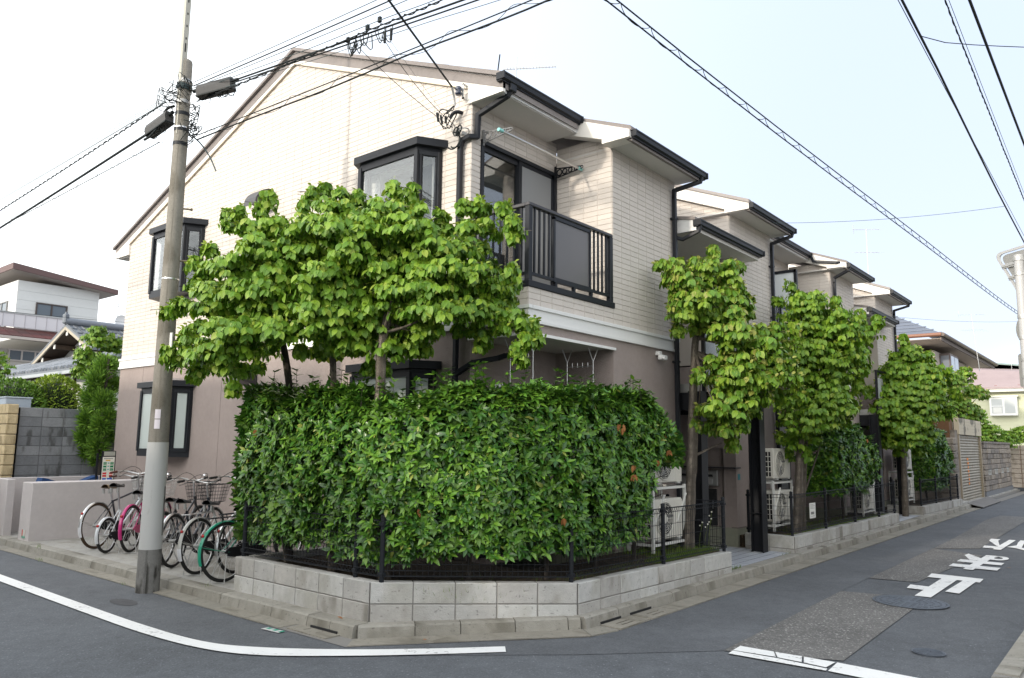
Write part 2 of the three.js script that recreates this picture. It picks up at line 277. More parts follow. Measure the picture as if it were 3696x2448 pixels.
slabs([4.425, -22], [4.435, -6.52], 0.6, 0.205, [1, 0]);
slabs([7.78, -4.30], [27, -4.30], 0.6, 0.235, [0, 1]);
part('gutter_slab', slabOn([[4.45, -5.52], [6.20, -4.15], [6.345, -4.345], [4.64, -5.67]], -0.05, 0.0145), M.gutter[0], gut);
part('gutter_slab', slabOn([[6.21, -4.15], [6.56, -4.07], [6.56, -4.33], [6.36, -4.34]], -0.05, 0.0145), M.gutter[1], gut);
// drain covers with slots, and the dark inlet under the kerb
function drain(x0, x1, z0, z1, along) {
  const t = thing('drain_cover', '', 'drain cover', [(x0 + x1) / 2, 0, (z0 + z1) / 2]);
  const hs = along === 'z' ? [0.3, 0.62].map((f) => [lerp(x0, x1, 0.3), lerp(x0, x1, 0.72), lerp(z0, z1, f), lerp(z0, z1, f) + 0.02]) : [0.34, 0.62].map((f) => [lerp(x0, x1, 0.25), lerp(x0, x1, 0.7), lerp(z0, z1, f), lerp(z0, z1, f) + 0.02]);
  part('cover_slab', prismHole(x0, x1, z0, z1, hs), M.gutter[0], t); part('pit', [bx(x0 + 0.02, x1 - 0.02, -0.03, -0.02, z0 + 0.02, z1 - 0.02)], M.dark, t);
  return t;
}
function prismHole(x0, x1, z0, z1, hs) {
  const l = [], us = [...new Set([x0, x1, ...hs.flatMap((h) => [h[0], h[1]])])].sort((a, b) => a - b), ws = [...new Set([z0, z1, ...hs.flatMap((h) => [h[2], h[3]])])].sort((a, b) => a - b);
  for (let i = 0; i + 1 < us.length; i++) for (let j = 0; j + 1 < ws.length; j++) { const m = [(us[i] + us[i + 1]) / 2, (ws[j] + ws[j + 1]) / 2]; if (!hs.some((h) => m[0] > h[0] && m[0] < h[1] && m[1] > h[2] && m[1] < h[3])) l.push(bx(us[i], us[i + 1], -0.02, 0.02, ws[j], ws[j + 1])); }
  return mg(l);
}
const dA = drain(4.47, 4.67, -6.45, -5.86, 'z'); dA.userData.label = 'slotted concrete drain cover at the kerb left of the chamfered corner';
const dB = drain(6.60, 7.16, -4.30, -4.07, 'x'); dB.userData.label = 'tan slotted concrete drain cover right of the chamfered corner';
const dC = drain(7.20, 7.75, -4.30, -4.065, 'x'); dC.userData.label = 'concrete drain cover second right of the chamfered corner';
for (const [a, b] of [[[4.655, -6.3], [4.665, -5.9]], [[6.62, -4.338], [7.0, -4.338]], [[7.18, -4.338], [7.62, -4.338]]]) part('gutter_inlet', a[0] < 5 ? bx(a[0] - 0.026, a[0] + 0.01, 0.018, 0.040, a[1], b[1]) : bx(a[0], b[0], 0.018, 0.040, a[1] - 0.01, a[1] + 0.026), M.dark, gut);
// painted line that bends round the corner
{
  const outer = [[3.70, -30], [3.70, -14], [3.67, -11.7], [3.64, -8.9], [3.64, -7.5], [3.71, -6.58], [3.93, -6.05], [4.38, -5.45], [4.90, -4.92], [5.375, -4.50]], inner = [[5.245, -4.38], [4.775, -4.79], [4.255, -5.29], [3.79, -5.84], [3.58, -6.4], [3.49, -7.25], [3.48, -8.5], [3.50, -11.1], [3.53, -14], [3.53, -30]];
  const smooth = (l) => new THREE.CatmullRomCurve3(l.map(([x, z]) => V(x, 0, z)), false, 'catmullrom', 0.5).getPoints(80).map((p) => [p.x, p.z]);
  const o = smooth(outer), n = smooth(inner).reverse(), tr = [];
  for (let i = 0; i + 1 < o.length; i++) tr.push(o[i][0], 0.012, o[i][1], o[i + 1][0], 0.012, o[i + 1][1], n[i][0], 0.012, n[i][1], n[i][0], 0.012, n[i][1], o[i + 1][0], 0.012, o[i + 1][1], n[i + 1][0], 0.012, n[i + 1][1]);
  const g = fromTris(tr); if (g.attributes.normal.getY(0) < 0) { for (let i = 0; i < tr.length; i += 9) for (let k = 0; k < 3; k++) [tr[i + 3 + k], tr[i + 6 + k]] = [tr[i + 6 + k], tr[i + 3 + k]]; }
  structure('edge_line', [fromTris(tr)], M.paintWhite);
}
// stop line, cracked in two strips, and the painted letters that tell drivers to stop (read from the far end of the street)
const stopLine = structure('stop_line', [sheet([[6.62, -2.945], [6.80, -2.955], [6.815, -2.66], [6.66, -2.58]], 0.013), sheet([[6.655, -2.565], [6.815, -2.645], [6.83, -2.42], [6.65, -2.36]], 0.013), sheet([[6.65, -2.345], [6.83, -2.405], [6.838, -2.15], [6.63, -2.16]], 0.013), sheet([[6.49, -2.93], [6.605, -2.94], [6.63, -2.55], [6.60, -2.14], [6.535, -2.13]], 0.013), sheet([[6.54, -2.115], [6.84, -2.135], [6.82, -1.50], [6.80, -1.06], [6.50, -1.06]], 0.0131)], M.paintWhite);
{
  const r = (x0, x1, z0, z1) => sheet([[x0, z0], [x1, z0], [x1, z1], [x0, z1]], 0.0135), h = 0.0135;
  structure('road_letter', [sheet([[12.11, -2.52], [12.49, -2.54], [12.47, -1.90], [12.11, -1.89]], h), sheet([[10.49, -2.335], [12.12, -2.345], [12.12, -2.16], [10.50, -2.16]], h + 0.0002), sheet([[10.98, -2.53], [11.29, -2.555], [11.29, -2.33], [10.98, -2.33]], h + 0.0004), sheet([[11.05, -2.11], [12.12, -2.09], [12.12, -1.94], [11.02, -1.95]], h + 0.0004)], M.paintWhite);
  const loop = []; for (let i = 0; i <= 26; i++) { const a = i / 26 * Math.PI * 2; loop.push([14.98 + 0.30 * Math.cos(a), -2.06 + 0.15 * Math.sin(a)]); }
  const hole = []; for (let i = 0; i < 18; i++) { const a = i / 18 * Math.PI * 2; hole.push([14.98 + 0.12 * Math.cos(a), -2.05 + 0.06 * Math.sin(a)]); }
  structure('road_letter', [r(13.46, 13.80, -2.50, -1.87), r(14.10, 14.42, -2.50, -1.90), sheet([[13.27, -2.28], [15.25, -2.26], [15.28, -2.12], [13.27, -2.15]], h + 0.0003), sheet(loop, h + 0.0002, [hole]), sheet([[14.75, -2.26], [15.25, -2.52], [15.0, -2.54], [14.45, -2.38], [14.42, -2.2]], h + 0.0005)], M.paintWhite);
  structure('road_letter', [sheet([[16.23, -2.30], [18.15, -2.28], [18.15, -2.17], [16.23, -2.18]], h + 0.0003), sheet([[16.38, -2.48], [16.75, -2.50], [16.75, -2.29], [16.38, -2.29]], h), sheet([[16.8, -2.31], [17.7, -2.56], [18.1, -2.58], [18.1, -2.42], [17.8, -2.42], [16.9, -2.28]], h + 0.0005), sheet([[16.8, -2.16], [17.2, -2.05], [17.75, -2.09], [18.2, -2.10], [18.2, -2.0], [17.6, -1.98], [16.9, -1.94], [16.5, -1.72], [16.35, -1.78], [16.7, -2.0]], h + 0.0004)], M.paintWhite);
}
// manhole lids
function manhole(x, z, r, label) {
  const t = thing('manhole_cover', label, 'manhole cover', [x, 0, z], 'manhole covers in the street'), iron = std(null, 0.55, { map: mottled([0.125, 0.14, 0.165], 95 + Math.round(r * 10), 0.4, 0.3), metalness: 0.35 });
  part('frame', [clean(new THREE.RingGeometry(r * 0.93, r, 40)).rotateX(-Math.PI / 2).translate(x, 0.016, z)], iron, t);
  part('lid', [clean(new THREE.CylinderGeometry(r * 0.915, r * 0.915, 0.02, 40)).translate(x, 0.006, z)], iron, t);
  const studs = []; for (const [k, n] of [[0.78, 26], [0.6, 20], [0.42, 14], [0.24, 8]]) for (let i = 0; i < n; i++) { const a = i / n * 6.283; studs.push(bx(-0.012, 0.012, 0.014, 0.020, -0.02, 0.02).rotateY(-a).translate(x + Math.cos(a) * r * k, 0, z + Math.sin(a) * r * k)); }
  stuff(part('stud', studs, iron, t)); return t;
}
manhole(10.03, -2.28, 0.40, 'large round iron manhole cover before the first painted letter');
manhole(7.72, -1.63, 0.135, 'small round iron valve cover near the stop line');
// corner of the opposite pavement, bottom right of the view
structure('kerb', [slabOn([[6.9, -1.045], [30, -1.05], [30, -0.85], [7.0, -0.85]], -0.1, 0.10)], M.joint);
for (let i = 0; i < 12; i++) part('kerb_stone', prism([[7.0 + i * 0.6 + 0.003, -0.05, -1.075], [7.0 + i * 0.6 + 0.003, 0.03, -1.075], [7.0 + i * 0.6 + 0.003, 0.11, -1.04], [7.0 + i * 0.6 + 0.003, 0.115, -0.88], [7.0 + i * 0.6 + 0.003, -0.05, -0.88]], [0.594, 0, 0]), M.kerb[i % 2], scene.children.filter((o) => o.name.startsWith('kerb')).pop());
structure('pavement', [slabOn([[6.9, -0.86], [60, -0.86], [60, 3], [6.5, 3]], -0.2, 0.11)], M.pave);
// ---------------------------------------------------------------- the apartment building
const X1 = 8.62, X2 = 10.42, X3 = 12.45, X4 = 14.34, X5 = 17.99, X6 = 19.77, X7 = 21.77, X8 = 23.6, X9 = 25.4;
const GY = 3.165, BY = 3.37, EAVE = 5.83;
const house = thing('apartment_building', 'two storey apartment building, cream tiles above mauve render, behind the hedge', 'apartment building', [XG, 0, ZS]);
const topY = (z) => (z > -10.3 ? 8.15 - 0.4097 * (z + 10.3) : 8.15 + 0.381 * (z + 10.3));
const win = [                               // openings in the gable: z0, z1, y0, y1
  { z0: -8.10, z1: -7.05, y0: 4.25, y1: 5.52, up: true }, { z0: -14.12, z1: -13.12, y0: 4.50, y1: 5.60, up: true },
  { z0: -14.1, z1: -13.15, y0: 1.56, y1: 2.70, up: false }, { z0: -8.10, z1: -7.05, y0: 1.50, y1: 2.68, up: false }];
// ground floor, mauve render in panels with recessed joints
const stucco = [], groove = [];
function stuccoZ(x, th, z0, z1, y0, y1, holes, cuts) {            // wall facing -x or +x
  const c = [z0, ...cuts, z1]; for (let i = 0; i + 1 < c.length; i++) stucco.push(...wallGrid('z', x, th, c[i] + (i ? 0.005 : 0), c[i + 1] - (i + 2 < c.length ? 0.005 : 0), y0, y1, holes));
  if (cuts.length) groove.push(...wallGrid('z', x + th * 0.2, th * 0.5, z0 + 0.01, z1 - 0.01, y0, y1, holes));
}
stuccoZ(XG, 0.16, ZR, -6.30, 0.10, GY, win.filter((w) => !w.up).map((w) => [w.z0, w.z1, w.y0, w.y1]), [-14.9, -12.0, -9.05]);
const stuccoX = (z, th, x0, x1, y0, y1, holes = []) => stucco.push(...wallGrid('x', z, th, x0, x1, y0, y1, holes));
const sx = (x, th, z0, z1, y0, y1, holes = []) => stucco.push(...wallGrid('z', x, th, z0, z1, y0, y1, holes));
// recess A
stuccoX(ZB, -0.15, XG + 0.16, X1, 0.3, 3.05, [[7.0, 8.45, 0.4, 2.45]]);
stucco.push(bx(XG, XG + 0.18, 0.1, 3.05, -6.30, -6.297 + 0.0));
stucco.push(bx(XG, X1, 3.052, GY, ZS - 0.14, ZS), bx(XG, XG + 0.14, 3.052, GY, -6.30, ZS - 0.14));
// street walls
for (const [a, b] of [[X1, X2], [X3, X4], [X5, X6], [X7, X8]]) { stuccoX(ZS, -0.15, a, b, 0.42, GY, []); sx(a, 0.14, -9.0, ZS - 0.15, 0.42, GY, a === X3 ? [[-6.55, -5.62, 0.42, 1.74]] : []); sx(b - 0.14, 0.14, -9.0, ZS - 0.15, 0.42, GY); }
stuccoX(ZB, -0.15, X4, X5, 0.3, GY, [[14.7, 15.9, 0.4, 2.4], [16.4, 17.6, 0.4, 2.4]]); stuccoX(ZS, -0.12, X4, X5, 3.0, GY);
stuccoX(ZB, -0.15, X8, X9, 0.3, GY); stuccoX(ZS, -0.12, X8, X9, 3.0, GY); sx(X9 - 0.15, 0.15, ZR, ZB, 0.1, GY);
stuccoX(-9.0, -0.15, X2 - 0.15, X3 + 0.15, 0.1, GY); stuccoX(-9.0, -0.15, X6 - 0.15, X7 + 0.15, 0.1, GY); stuccoX(ZR, 0.15, XG + 0.16, X9, 0.1, BY + 2.3);
part('ground_floor_wall', stucco, M.stucco, house); part('joint_backing', groove, M.groove, house);
{ const pm = std(null, 0.9, { map: mottled([0.24, 0.245, 0.19], 101, 0.25) }); for (const [a, b] of [[X1, X2], [X3, X4], [X5, X6], [X7, X8]]) part('plinth', [bx(a - 0.006, b + 0.006, 0.0, 0.42, ZS - 0.2, ZS + 0.008), bx(a - 0.008, a + 0.1, 0, 0.42, -9, ZS - 0.2), bx(b - 0.1, b + 0.008, 0, 0.42, -9, ZS - 0.2)], pm, house); }
for (const [a, b] of [[X1, X2], [X3, X4], [X5, X6], [X7, X8]]) part('drip_edge', bx(a - 0.012, b + 0.012, 0.415, 0.435, ZS - 0.1, ZS + 0.014), M.groove, house);

// upper floor: backing walls, then cream tiles laid one by one
const up = [], bricks = [];
function tiles(axis, at, dir, u0, u1, y0, y1, holes = [], top = null, cap = 1) {       // axis: direction u runs; dir: outward sign
  const pu = 0.2285, py = 0.0735, nu = Math.max(1, Math.round((u1 - u0) / pu)), w = (u1 - u0) / nu, ny = Math.ceil((y1 - y0) / py);
  for (let j = 0; j < ny; j++) for (let i = 0; i < nu; i++) {
    let a = u0 + i * w, b = a + w, c = y0 + j * py, d = Math.min(y1, c + py); if (d - c < 0.02) continue;
    if (top && Math.min(top(a), top(b)) < d) continue;
    const h = holes.find((q) => a < q[1] && b > q[0] && c < q[3] && d > q[2]);
    if (h) { if (c >= h[2] - 0.03 && d <= h[3] + 0.03) { if (a < h[0] - 0.03) b = h[0]; else if (b > h[1] + 0.03) a = h[1]; else continue; } else continue; }
    bricks.push({ axis, at, dir, u: (a + b) / 2, y: (c + d) / 2, w: b - a - 0.005, h: d - c - 0.005 });
  }
}
const gHoles = win.filter((w) => w.up).map((w) => [w.z0 - 0.03, w.z1 + 0.03, w.y0 - 0.03, w.y1 + 0.03]);
up.push(...wallGrid('z', XG + 0.006, 0.15, ZR, ZB + 0.0, GY + 0.19, 5.5, win.filter((w) => w.up).map((w) => [w.z0, w.z1, w.y0, w.y1])));
up.push(...wallGrid('z', XG + 0.006, 0.15, -14.12, ZB, 5.5, 5.6, win.filter((w) => w.up).map((w) => [w.z0, w.z1, w.y0, w.y1])));
up.push(prism([[XG + 0.006, 5.5, ZR], [XG + 0.006, 5.5, -14.12], [XG + 0.006, 5.6, -14.12], [XG + 0.006, 5.6, ZB], [XG + 0.006, topY(ZB) - 0.1, ZB], [XG + 0.006, 8.05, -10.3], [XG + 0.006, topY(ZR) - 0.1, ZR]], [0.15, 0, 0]));
tiles('z', XG + 0.006, -1, ZR, ZB, BY, 8.0, gHoles, (z) => topY(z) - 0.03);
const wx = (z, dir, x0, x1, y0, y1, holes = [], thick = 0.14) => { up.push(...wallGrid('x', z - dir * 0.006, -dir * thick, x0 + 0.013, x1 - 0.013, y0 - 0.18, y1, holes)); tiles('x', z - dir * 0.006, dir, x0, x1, y0, y1, holes); };
const wz = (x, dir, z0, z1, y0, y1, top = null) => { if (!top) up.push(...wallGrid('z', x - dir * 0.006, -dir * 0.14, z0, z1, y0 - 0.18, y1)); tiles('z', x - dir * 0.006, dir, z0, z1, y0, top ? y1 : y1, [], top); };
// balcony A: parapet, back wall, side wall
wx(ZS, 1, XG, X1, BY, 3.585, [], 0.10); wz(XG, -1, ZB + 0.001, ZS - 0.013, BY, 3.585);
tiles('x', ZB, 1, XG, XG + 0.178, 3.66, 6.06); wx(ZB, 1, XG + 0.18, X1, 3.50, 6.12, [[6.97, 8.60, 3.50, 5.67]]); wz(X1, -1, ZB, ZS - 0.013, BY, EAVE + 0.2);
wx(ZS, 1, X1, X2, BY, EAVE); wz(X2, 1, -8.9, ZS - 0.013, BY, EAVE + 0.3);
for (const [a, b] of [[X3, X4], [X5, X6], [X7, X8]]) { wx(ZS, 1, a, b, BY, EAVE); }
for (const x of [X3, X7]) { up.push(prism([[x + 0.006, BY - 0.18, ZS - 0.012], [x + 0.006, EAVE, ZS - 0.012], [x + 0.006, topY(ZS) - 0.1, ZS - 0.012], [x + 0.006, 8.0, -10.3], [x + 0.006, 8.0 - 0.35, -11.2], [x + 0.006, BY - 0.18, -11.2]], [0.13, 0, 0])); tiles('z', x + 0.006, -1, -11, ZS - 0.013, 4.6, 8, [], (z) => topY(z) - 0.03); }
wz(X4, 1, ZB, ZS - 0.013, BY, EAVE + 0.2); wz(X5, -1, ZB, ZS - 0.013, BY, EAVE + 0.2); wz(X6, 1, -8.9, ZS - 0.013, BY, EAVE + 0.3); wz(X8, 1, ZB, ZS - 0.013, BY, EAVE + 0.2);
wx(ZB, 1, X4 + 0.01, X5 - 0.01, 3.50, 6.12, [[14.62, 15.95, 3.5, 5.6], [16.4, 17.7, 3.5, 5.6]]); wx(ZS, 1, X4, X5, BY, 3.585, [], 0.10); wx(ZB, 1, X8, X9, 3.5, 6.12); wx(ZS, 1, X8, X9, BY, 3.585, [], 0.1);
up.push(...wallGrid('x', -9.0, -0.15, X2 - 0.15, X3 + 0.15, GY, 7.0), ...wallGrid('x', -9.0, -0.15, X6 - 0.15, X7 + 0.15, GY, 7.0), bx(X9 - 0.16, X9, GY, 5.6, ZR, ZB - 0.15));
part('upper_wall', up, M.brickJoint, house);
{
  const cache = new Map(), slab = (w, h) => { const k = Math.round(w * 500) + ',' + Math.round(h * 500); if (!cache.has(k)) { const e = 0.003, t = 0.0058, x = w / 2, y = h / 2, f = [[-x + e, -y + e, t], [x - e, -y + e, t], [x - e, y - e, t], [-x + e, y - e, t]], b = [[-x, -y, 0], [x, -y, 0], [x, y, 0], [-x, y, 0]], o = [], q = (a, c, d, g) => o.push(...a, ...c, ...d, ...a, ...d, ...g); q(...f); for (let i = 0; i < 4; i++) q(b[i], b[(i + 1) % 4], f[(i + 1) % 4], f[i]); cache.set(k, fromTris(o)); } return cache.get(k); };
  const ang = (b) => (b.axis === 'x' ? (b.dir > 0 ? 0 : Math.PI) : b.dir > 0 ? Math.PI / 2 : -Math.PI / 2), pos = (b) => (b.axis === 'x' ? [b.u, b.y, b.at] : [b.at, b.y, b.u]);
  for (const b of bricks) { const p = pos(b); b.d = Math.hypot(p[0], p[1] - 1.78, p[2]) - (b.axis === 'x' && b.at > -6 && b.u < X2 && b.u > X1 ? 3 : 0) - (b.axis === 'x' && b.y < 3.6 && b.u < X1 ? 3 : 0); }
  bricks.sort((a, b) => a.d - b.d);
  const rest = [], wall = house.children.find((c) => c.name === 'upper_wall');
  bricks.forEach((b, i) => {
    const p = pos(b);
    if (i < 290) { const g = slab(b.w, b.h); if (!g.attributes.uv) boxUV(g); piece('wall_tile', g, M.brick[Math.floor(rnd() * 3)], wall, p, ang(b)); } else {
      const g = slab(b.w, b.h).clone(); g.deleteAttribute('uv'); g.applyMatrix4(new THREE.Matrix4().makeRotationY(ang(b)).setPosition(...p)); const k = rr(0.95, 1.04), n = g.attributes.position.count, c = new Float32Array(n * 3).fill(k); g.setAttribute('color', new THREE.BufferAttribute(c, 3)); rest.push(g);
    }
  });
  stuff(part('wall_tiles', rest, M.brickAll, wall));
}
// white belt course with two small mouldings
const belt = [];
const beltX = (a, b, z = ZS) => belt.push(bx(a, b, GY, BY, z - 0.05, z + 0.022), bx(a - 0.012, b + 0.012, BY - 0.045, BY - 0.003, z - 0.04, z + 0.042), bx(a - 0.008, b + 0.008, GY - 0.002, GY + 0.035, z - 0.04, z + 0.036));
belt.push(bx(XG - 0.022, XG + 0.05, GY, BY, ZR - 0.02, ZS + 0.02), bx(XG - 0.042, XG + 0.03, BY - 0.045, BY - 0.003, ZR - 0.03, ZS + 0.042), bx(XG - 0.036, XG + 0.03, GY - 0.002, GY + 0.035, ZR - 0.03, ZS + 0.036));
beltX(XG + 0.05, X2); beltX(X3, X6); beltX(X7, X9);
part('belt_course', belt, M.white, house);
part('terrace_soffit', [bx(XG + 0.0, X1, 3.036, 3.05, ZB, ZS + 0.0)], M.soffit, house);
part('soffit_edge', [bx(XG - 0.03, X1 + 0.02, 3.018, 3.052, ZS - 0.0, ZS + 0.03), bx(XG - 0.03, XG, 3.018, 3.052, -6.32, ZS)], M.white, house);
part('balcony_floor', [bx(XG + 0.02, X1, 3.38, 3.46, ZB, ZS - 0.12), bx(X4, X5, 3.0, 3.46, ZB, ZS - 0.12), bx(X8, X9, 3.0, 3.46, ZB, ZS - 0.12)], M.soffit, house);

// roofs
const roofFace = (x0, x1, zf, t = 0.05) => prism([[x0, topY(zf), zf], [x0, 8.15, -10.3], [x0, topY(-16.55), -16.55], [x0, topY(-16.55) - t, -16.55], [x0, 8.15 - t, -10.3], [x0, topY(zf) - t, zf]], [x1 - x0, 0, 0]);
function roof(parts) {
  const r = part('roof', parts.map(([a, b, zf]) => [roofFace(a, b, zf), prism([[a + 0.05, topY(zf) - 0.05, zf - 0.02], [a + 0.05, 8.09, -10.3], [a + 0.05, topY(-16.5) - 0.05, -16.5], [a + 0.05, topY(-16.5) - 0.14, -16.5], [a + 0.05, 7.95, -10.3], [a + 0.05, topY(zf) - 0.18, zf - 0.02]], [b - a - 0.1, 0, 0])]), M.roof, house);
  for (const [a, b, zf] of parts) {       // courses of roofing slates, each a thin lapped strip
    for (let k = 0; k < 3; k++) { const z0 = zf - k * 0.9 - 0.02, z1 = z0 - 0.9; r.add(part('roof_course', prism([[a, topY(z0) + 0.012, z0], [a, topY(z1) + 0.004, z1], [a, topY(z1), z1], [a, topY(z0), z0]], [b - a, 0, 0]), M.roof, house)); }
  }
  return r;
}
roof([[6.70, 8.42, -5.78], [8.42, 10.56, -4.98]]); roof([[12.33, 14.46, -4.98], [14.46, 17.88, -5.78], [17.88, 19.9, -4.98]]); roof([[21.65, 23.72, -4.98], [23.72, 25.5, -5.78]]);
// boxed soffits
for (const s of [bx(6.80, 8.395, 6.08, 6.10, ZB, -5.86), bx(8.62, 10.54, EAVE, EAVE + 0.02, ZB, -5.03), bx(12.35, 14.46, EAVE, EAVE + 0.02, ZB, -5.03), bx(14.46, 17.88, 6.08, 6.10, ZB, -5.86), bx(17.86, 19.88, EAVE, EAVE + 0.02, ZB, -5.03), bx(21.67, 23.72, EAVE, EAVE + 0.02, ZB, -5.03), bx(23.7, 25.5, 6.08, 6.1, ZB, -5.86), bx(6.80, 25.45, 5.515, 5.53, -16.45, ZR)]) part('soffit', s, M.soffit, house);
for (const s of [bx(6.80, 8.42, 6.09, 6.26, -5.87, -5.835), bx(8.42, 10.53, EAVE + 0.006, 5.95, -5.05, -5.02), bx(12.36, 14.46, EAVE + 0.006, 5.95, -5.05, -5.02), bx(14.46, 17.86, 6.09, 6.26, -5.87, -5.835), bx(17.9, 19.87, EAVE + 0.006, 5.95, -5.05, -5.02), bx(21.68, 23.72, EAVE + 0.006, 5.95, -5.05, -5.02)]) part('eave_board', s, M.white, house);
// barge boards
const barge = (x, t, zf, zw, yb, back = true) => {
  const f = 0.05, d = 0.26, l = [[x, topY(zf) - f, zf], [x, 8.15 - f, -10.3]]; if (back) l.push([x, topY(-16.52) - f, -16.52], [x, 5.53, -16.52], [x, 5.53, -15.9], [x, topY(-15.9) - d, -15.9]);
  l.push([x, 8.15 - d, -10.3], [x, topY(zw - 0.02) - d, zw - 0.02], [x, yb, zw - 0.02], [x, yb, zf]); return prism(l, [t, 0, 0]);
};
const rimTop = (x, t, zf) => prism([[x, topY(zf) + 0.015, zf], [x, 8.16, -10.3], [x, topY(-16.56) + 0.01, -16.56], [x, topY(-16.56) - 0.04, -16.56], [x, 8.11, -10.3], [x, topY(zf) - 0.04, zf]], [t, 0, 0]);
part('barge_board', [barge(6.755, 0.045, -5.80, ZB - 0.03, 6.077)], M.fascia, house); part('barge_board', [barge(12.345, 0.09, -5.0, ZS - 0.02, EAVE - 0.003)], M.fascia, house); part('barge_board', [barge(21.665, 0.09, -5.0, ZS - 0.02, EAVE - 0.003)], M.fascia, house);
for (const x of [8.40, 17.86]) part('barge_board', [prism([[x, topY(-5.0) - 0.05, -5.0], [x, topY(-6.2) - 0.05, -6.2], [x, topY(-6.2) - 0.30, -6.2], [x, topY(-5.43) - 0.26, -5.43], [x, EAVE - 0.003, -5.43], [x, EAVE - 0.003, -5.0]], [x < 9 ? 0.215 : 0.08, 0, 0])], M.fascia, house);
for (const [x, z] of [[6.685, -5.79], [12.325, -4.99], [21.645, -4.99]]) part('roof_trim', rimTop(x + (x < 7 ? 0.035 : 0), 0.10, z), M.trim, house);
part('barge_drip', [prism([[6.752, 7.892, -10.3], [6.752, topY(-6.38) - 0.258, -6.38], [6.752, topY(-6.38) - 0.27, -6.38], [6.752, 7.878, -10.3], [6.752, topY(-15.9) - 0.270, -15.9], [6.752, topY(-15.9) - 0.258, -15.9]], [0.05, 0, 0])], std([0.52, 0.45, 0.34], 0.7), house);
// gutters and downpipes
function gutter(x0, x1, z, y) {
  const p = [[0, 0], [0.03, -0.055], [0.085, -0.06], [0.11, -0.045], [0.118, 0.0], [0.128, 0.012], [0.128, 0.03], [0.112, 0.03], [0.10, -0.03], [0.04, -0.042], [0.012, 0.03], [0, 0.03]];
  const g = part('gutter_pipe', [prism(p.map(([a, b]) => [x0, y + b, z + a - 0.02]), [x1 - x0, 0, 0]), bx(x0 - 0.012, x0 + 0.012, y - 0.062, y + 0.034, z - 0.022, z + 0.112, 0.004), bx(x1 - 0.012, x1 + 0.012, y - 0.062, y + 0.034, z - 0.022, z + 0.112, 0.004), bx(x0, x1, y - 0.075, y - 0.055, z - 0.02, z + 0.06)], M.black, house);
  return g;
}
gutter(6.70, 8.40, -5.84, 6.27); gutter(8.46, 10.60, -5.03, 5.90); gutter(12.36, 14.46, -5.03, 5.90); gutter(14.48, 17.84, -5.84, 6.23); gutter(17.92, 19.92, -5.03, 5.90); gutter(21.7, 23.75, -5.03, 5.90); gutter(23.78, 25.5, -5.84, 6.23);
const pipeW = 0.062;
part('downpipe', [bx(6.86, 6.98, 6.12, 6.22, -5.86, -5.76, 0.01), sqpipe([[6.92, 6.15, -5.81], [6.90, 6.08, -5.85], [6.845, 5.93, -6.29], [6.845, 5.64, -6.30]], pipeW), sqpipe([[6.845, 5.64, -6.30], [6.74, 5.62, -6.34], [6.735, 5.60, -6.45], [6.735, 5.50, -6.49]], pipeW), sqpipe([[6.735, 5.50, -6.49], [6.735, 0.2, -6.49]], pipeW)], M.black, house);
part('downpipe', [sqpipe([[6.735, 2.62, -6.46], [6.78, 2.74, -6.24], [6.98, 2.80, -6.0], [7.06, 2.88, -5.74], [7.06, 3.04, -5.72]], pipeW)], M.black, house);
for (const [xg, xw, y0] of [[10.48, 10.30, 0.2], [14.38, 14.26, 0.2], [18.0, 18.1, 3.2], [23.66, 23.5, 3.2]]) { part('downpipe', [sqpipe([[xg, 5.84, -4.98], [xg, 5.78, -5.0], [xw, 5.66, -5.34], [xw, 5.55, -5.345]], pipeW), sqpipe([[xw, 5.55, -5.345], [xw, y0, -5.345]], pipeW), [5.2, 4.2, 3.0].map((y) => bx(xw - 0.045, xw + 0.045, y, y + 0.03, -5.40, -5.31))], M.black, house); }
part('downpipe', [sqpipe([[17.8, 6.17, -5.75], [17.8, 6.05, -5.7], [17.84, 5.96, -5.2], [17.95, 5.95, -5.05]], 0.055)], M.black, house);
// lower roofs over the two stairs
for (const [a, b] of [[X2 + 0.03, 12.96], [X6 + 0.03, 22.42]]) {
  const zf = -5.08, yt = (z) => 5.24 + 0.20 * (zf - z);
  part('stair_roof', [prism([[a, yt(zf), zf], [a, yt(-9), -9], [a, yt(-9) - 0.05, -9], [a, yt(zf) - 0.05, zf]], [b - a, 0, 0])].flat(), M.roof, house);
  part('barge_board', [prism([[a + 0.02, yt(zf) - 0.05, zf + 0.005], [a + 0.02, yt(-6.4) - 0.05, -6.4], [a + 0.02, 5.03, -6.4], [a + 0.02, 5.03, zf + 0.005]], [0.05, 0, 0])], M.white, house);
  part('soffit', [bx(a + 0.03, b - 0.03, 5.03, 5.045, -8.9, -5.10), bx(a + 0.03, b - 0.03, 5.031, 5.17, -5.11, -5.085)], M.soffit, house);
  gutter(a, b, -5.09, 5.16);
  part('downpipe', [sqpipe([[a + 0.06, 5.09, -5.03], [a + 0.06, 5.02, -5.05], [a + 0.02, 4.92, -5.30], [a - 0.06, 4.93, -5.345]], 0.05)], M.black, house);
}

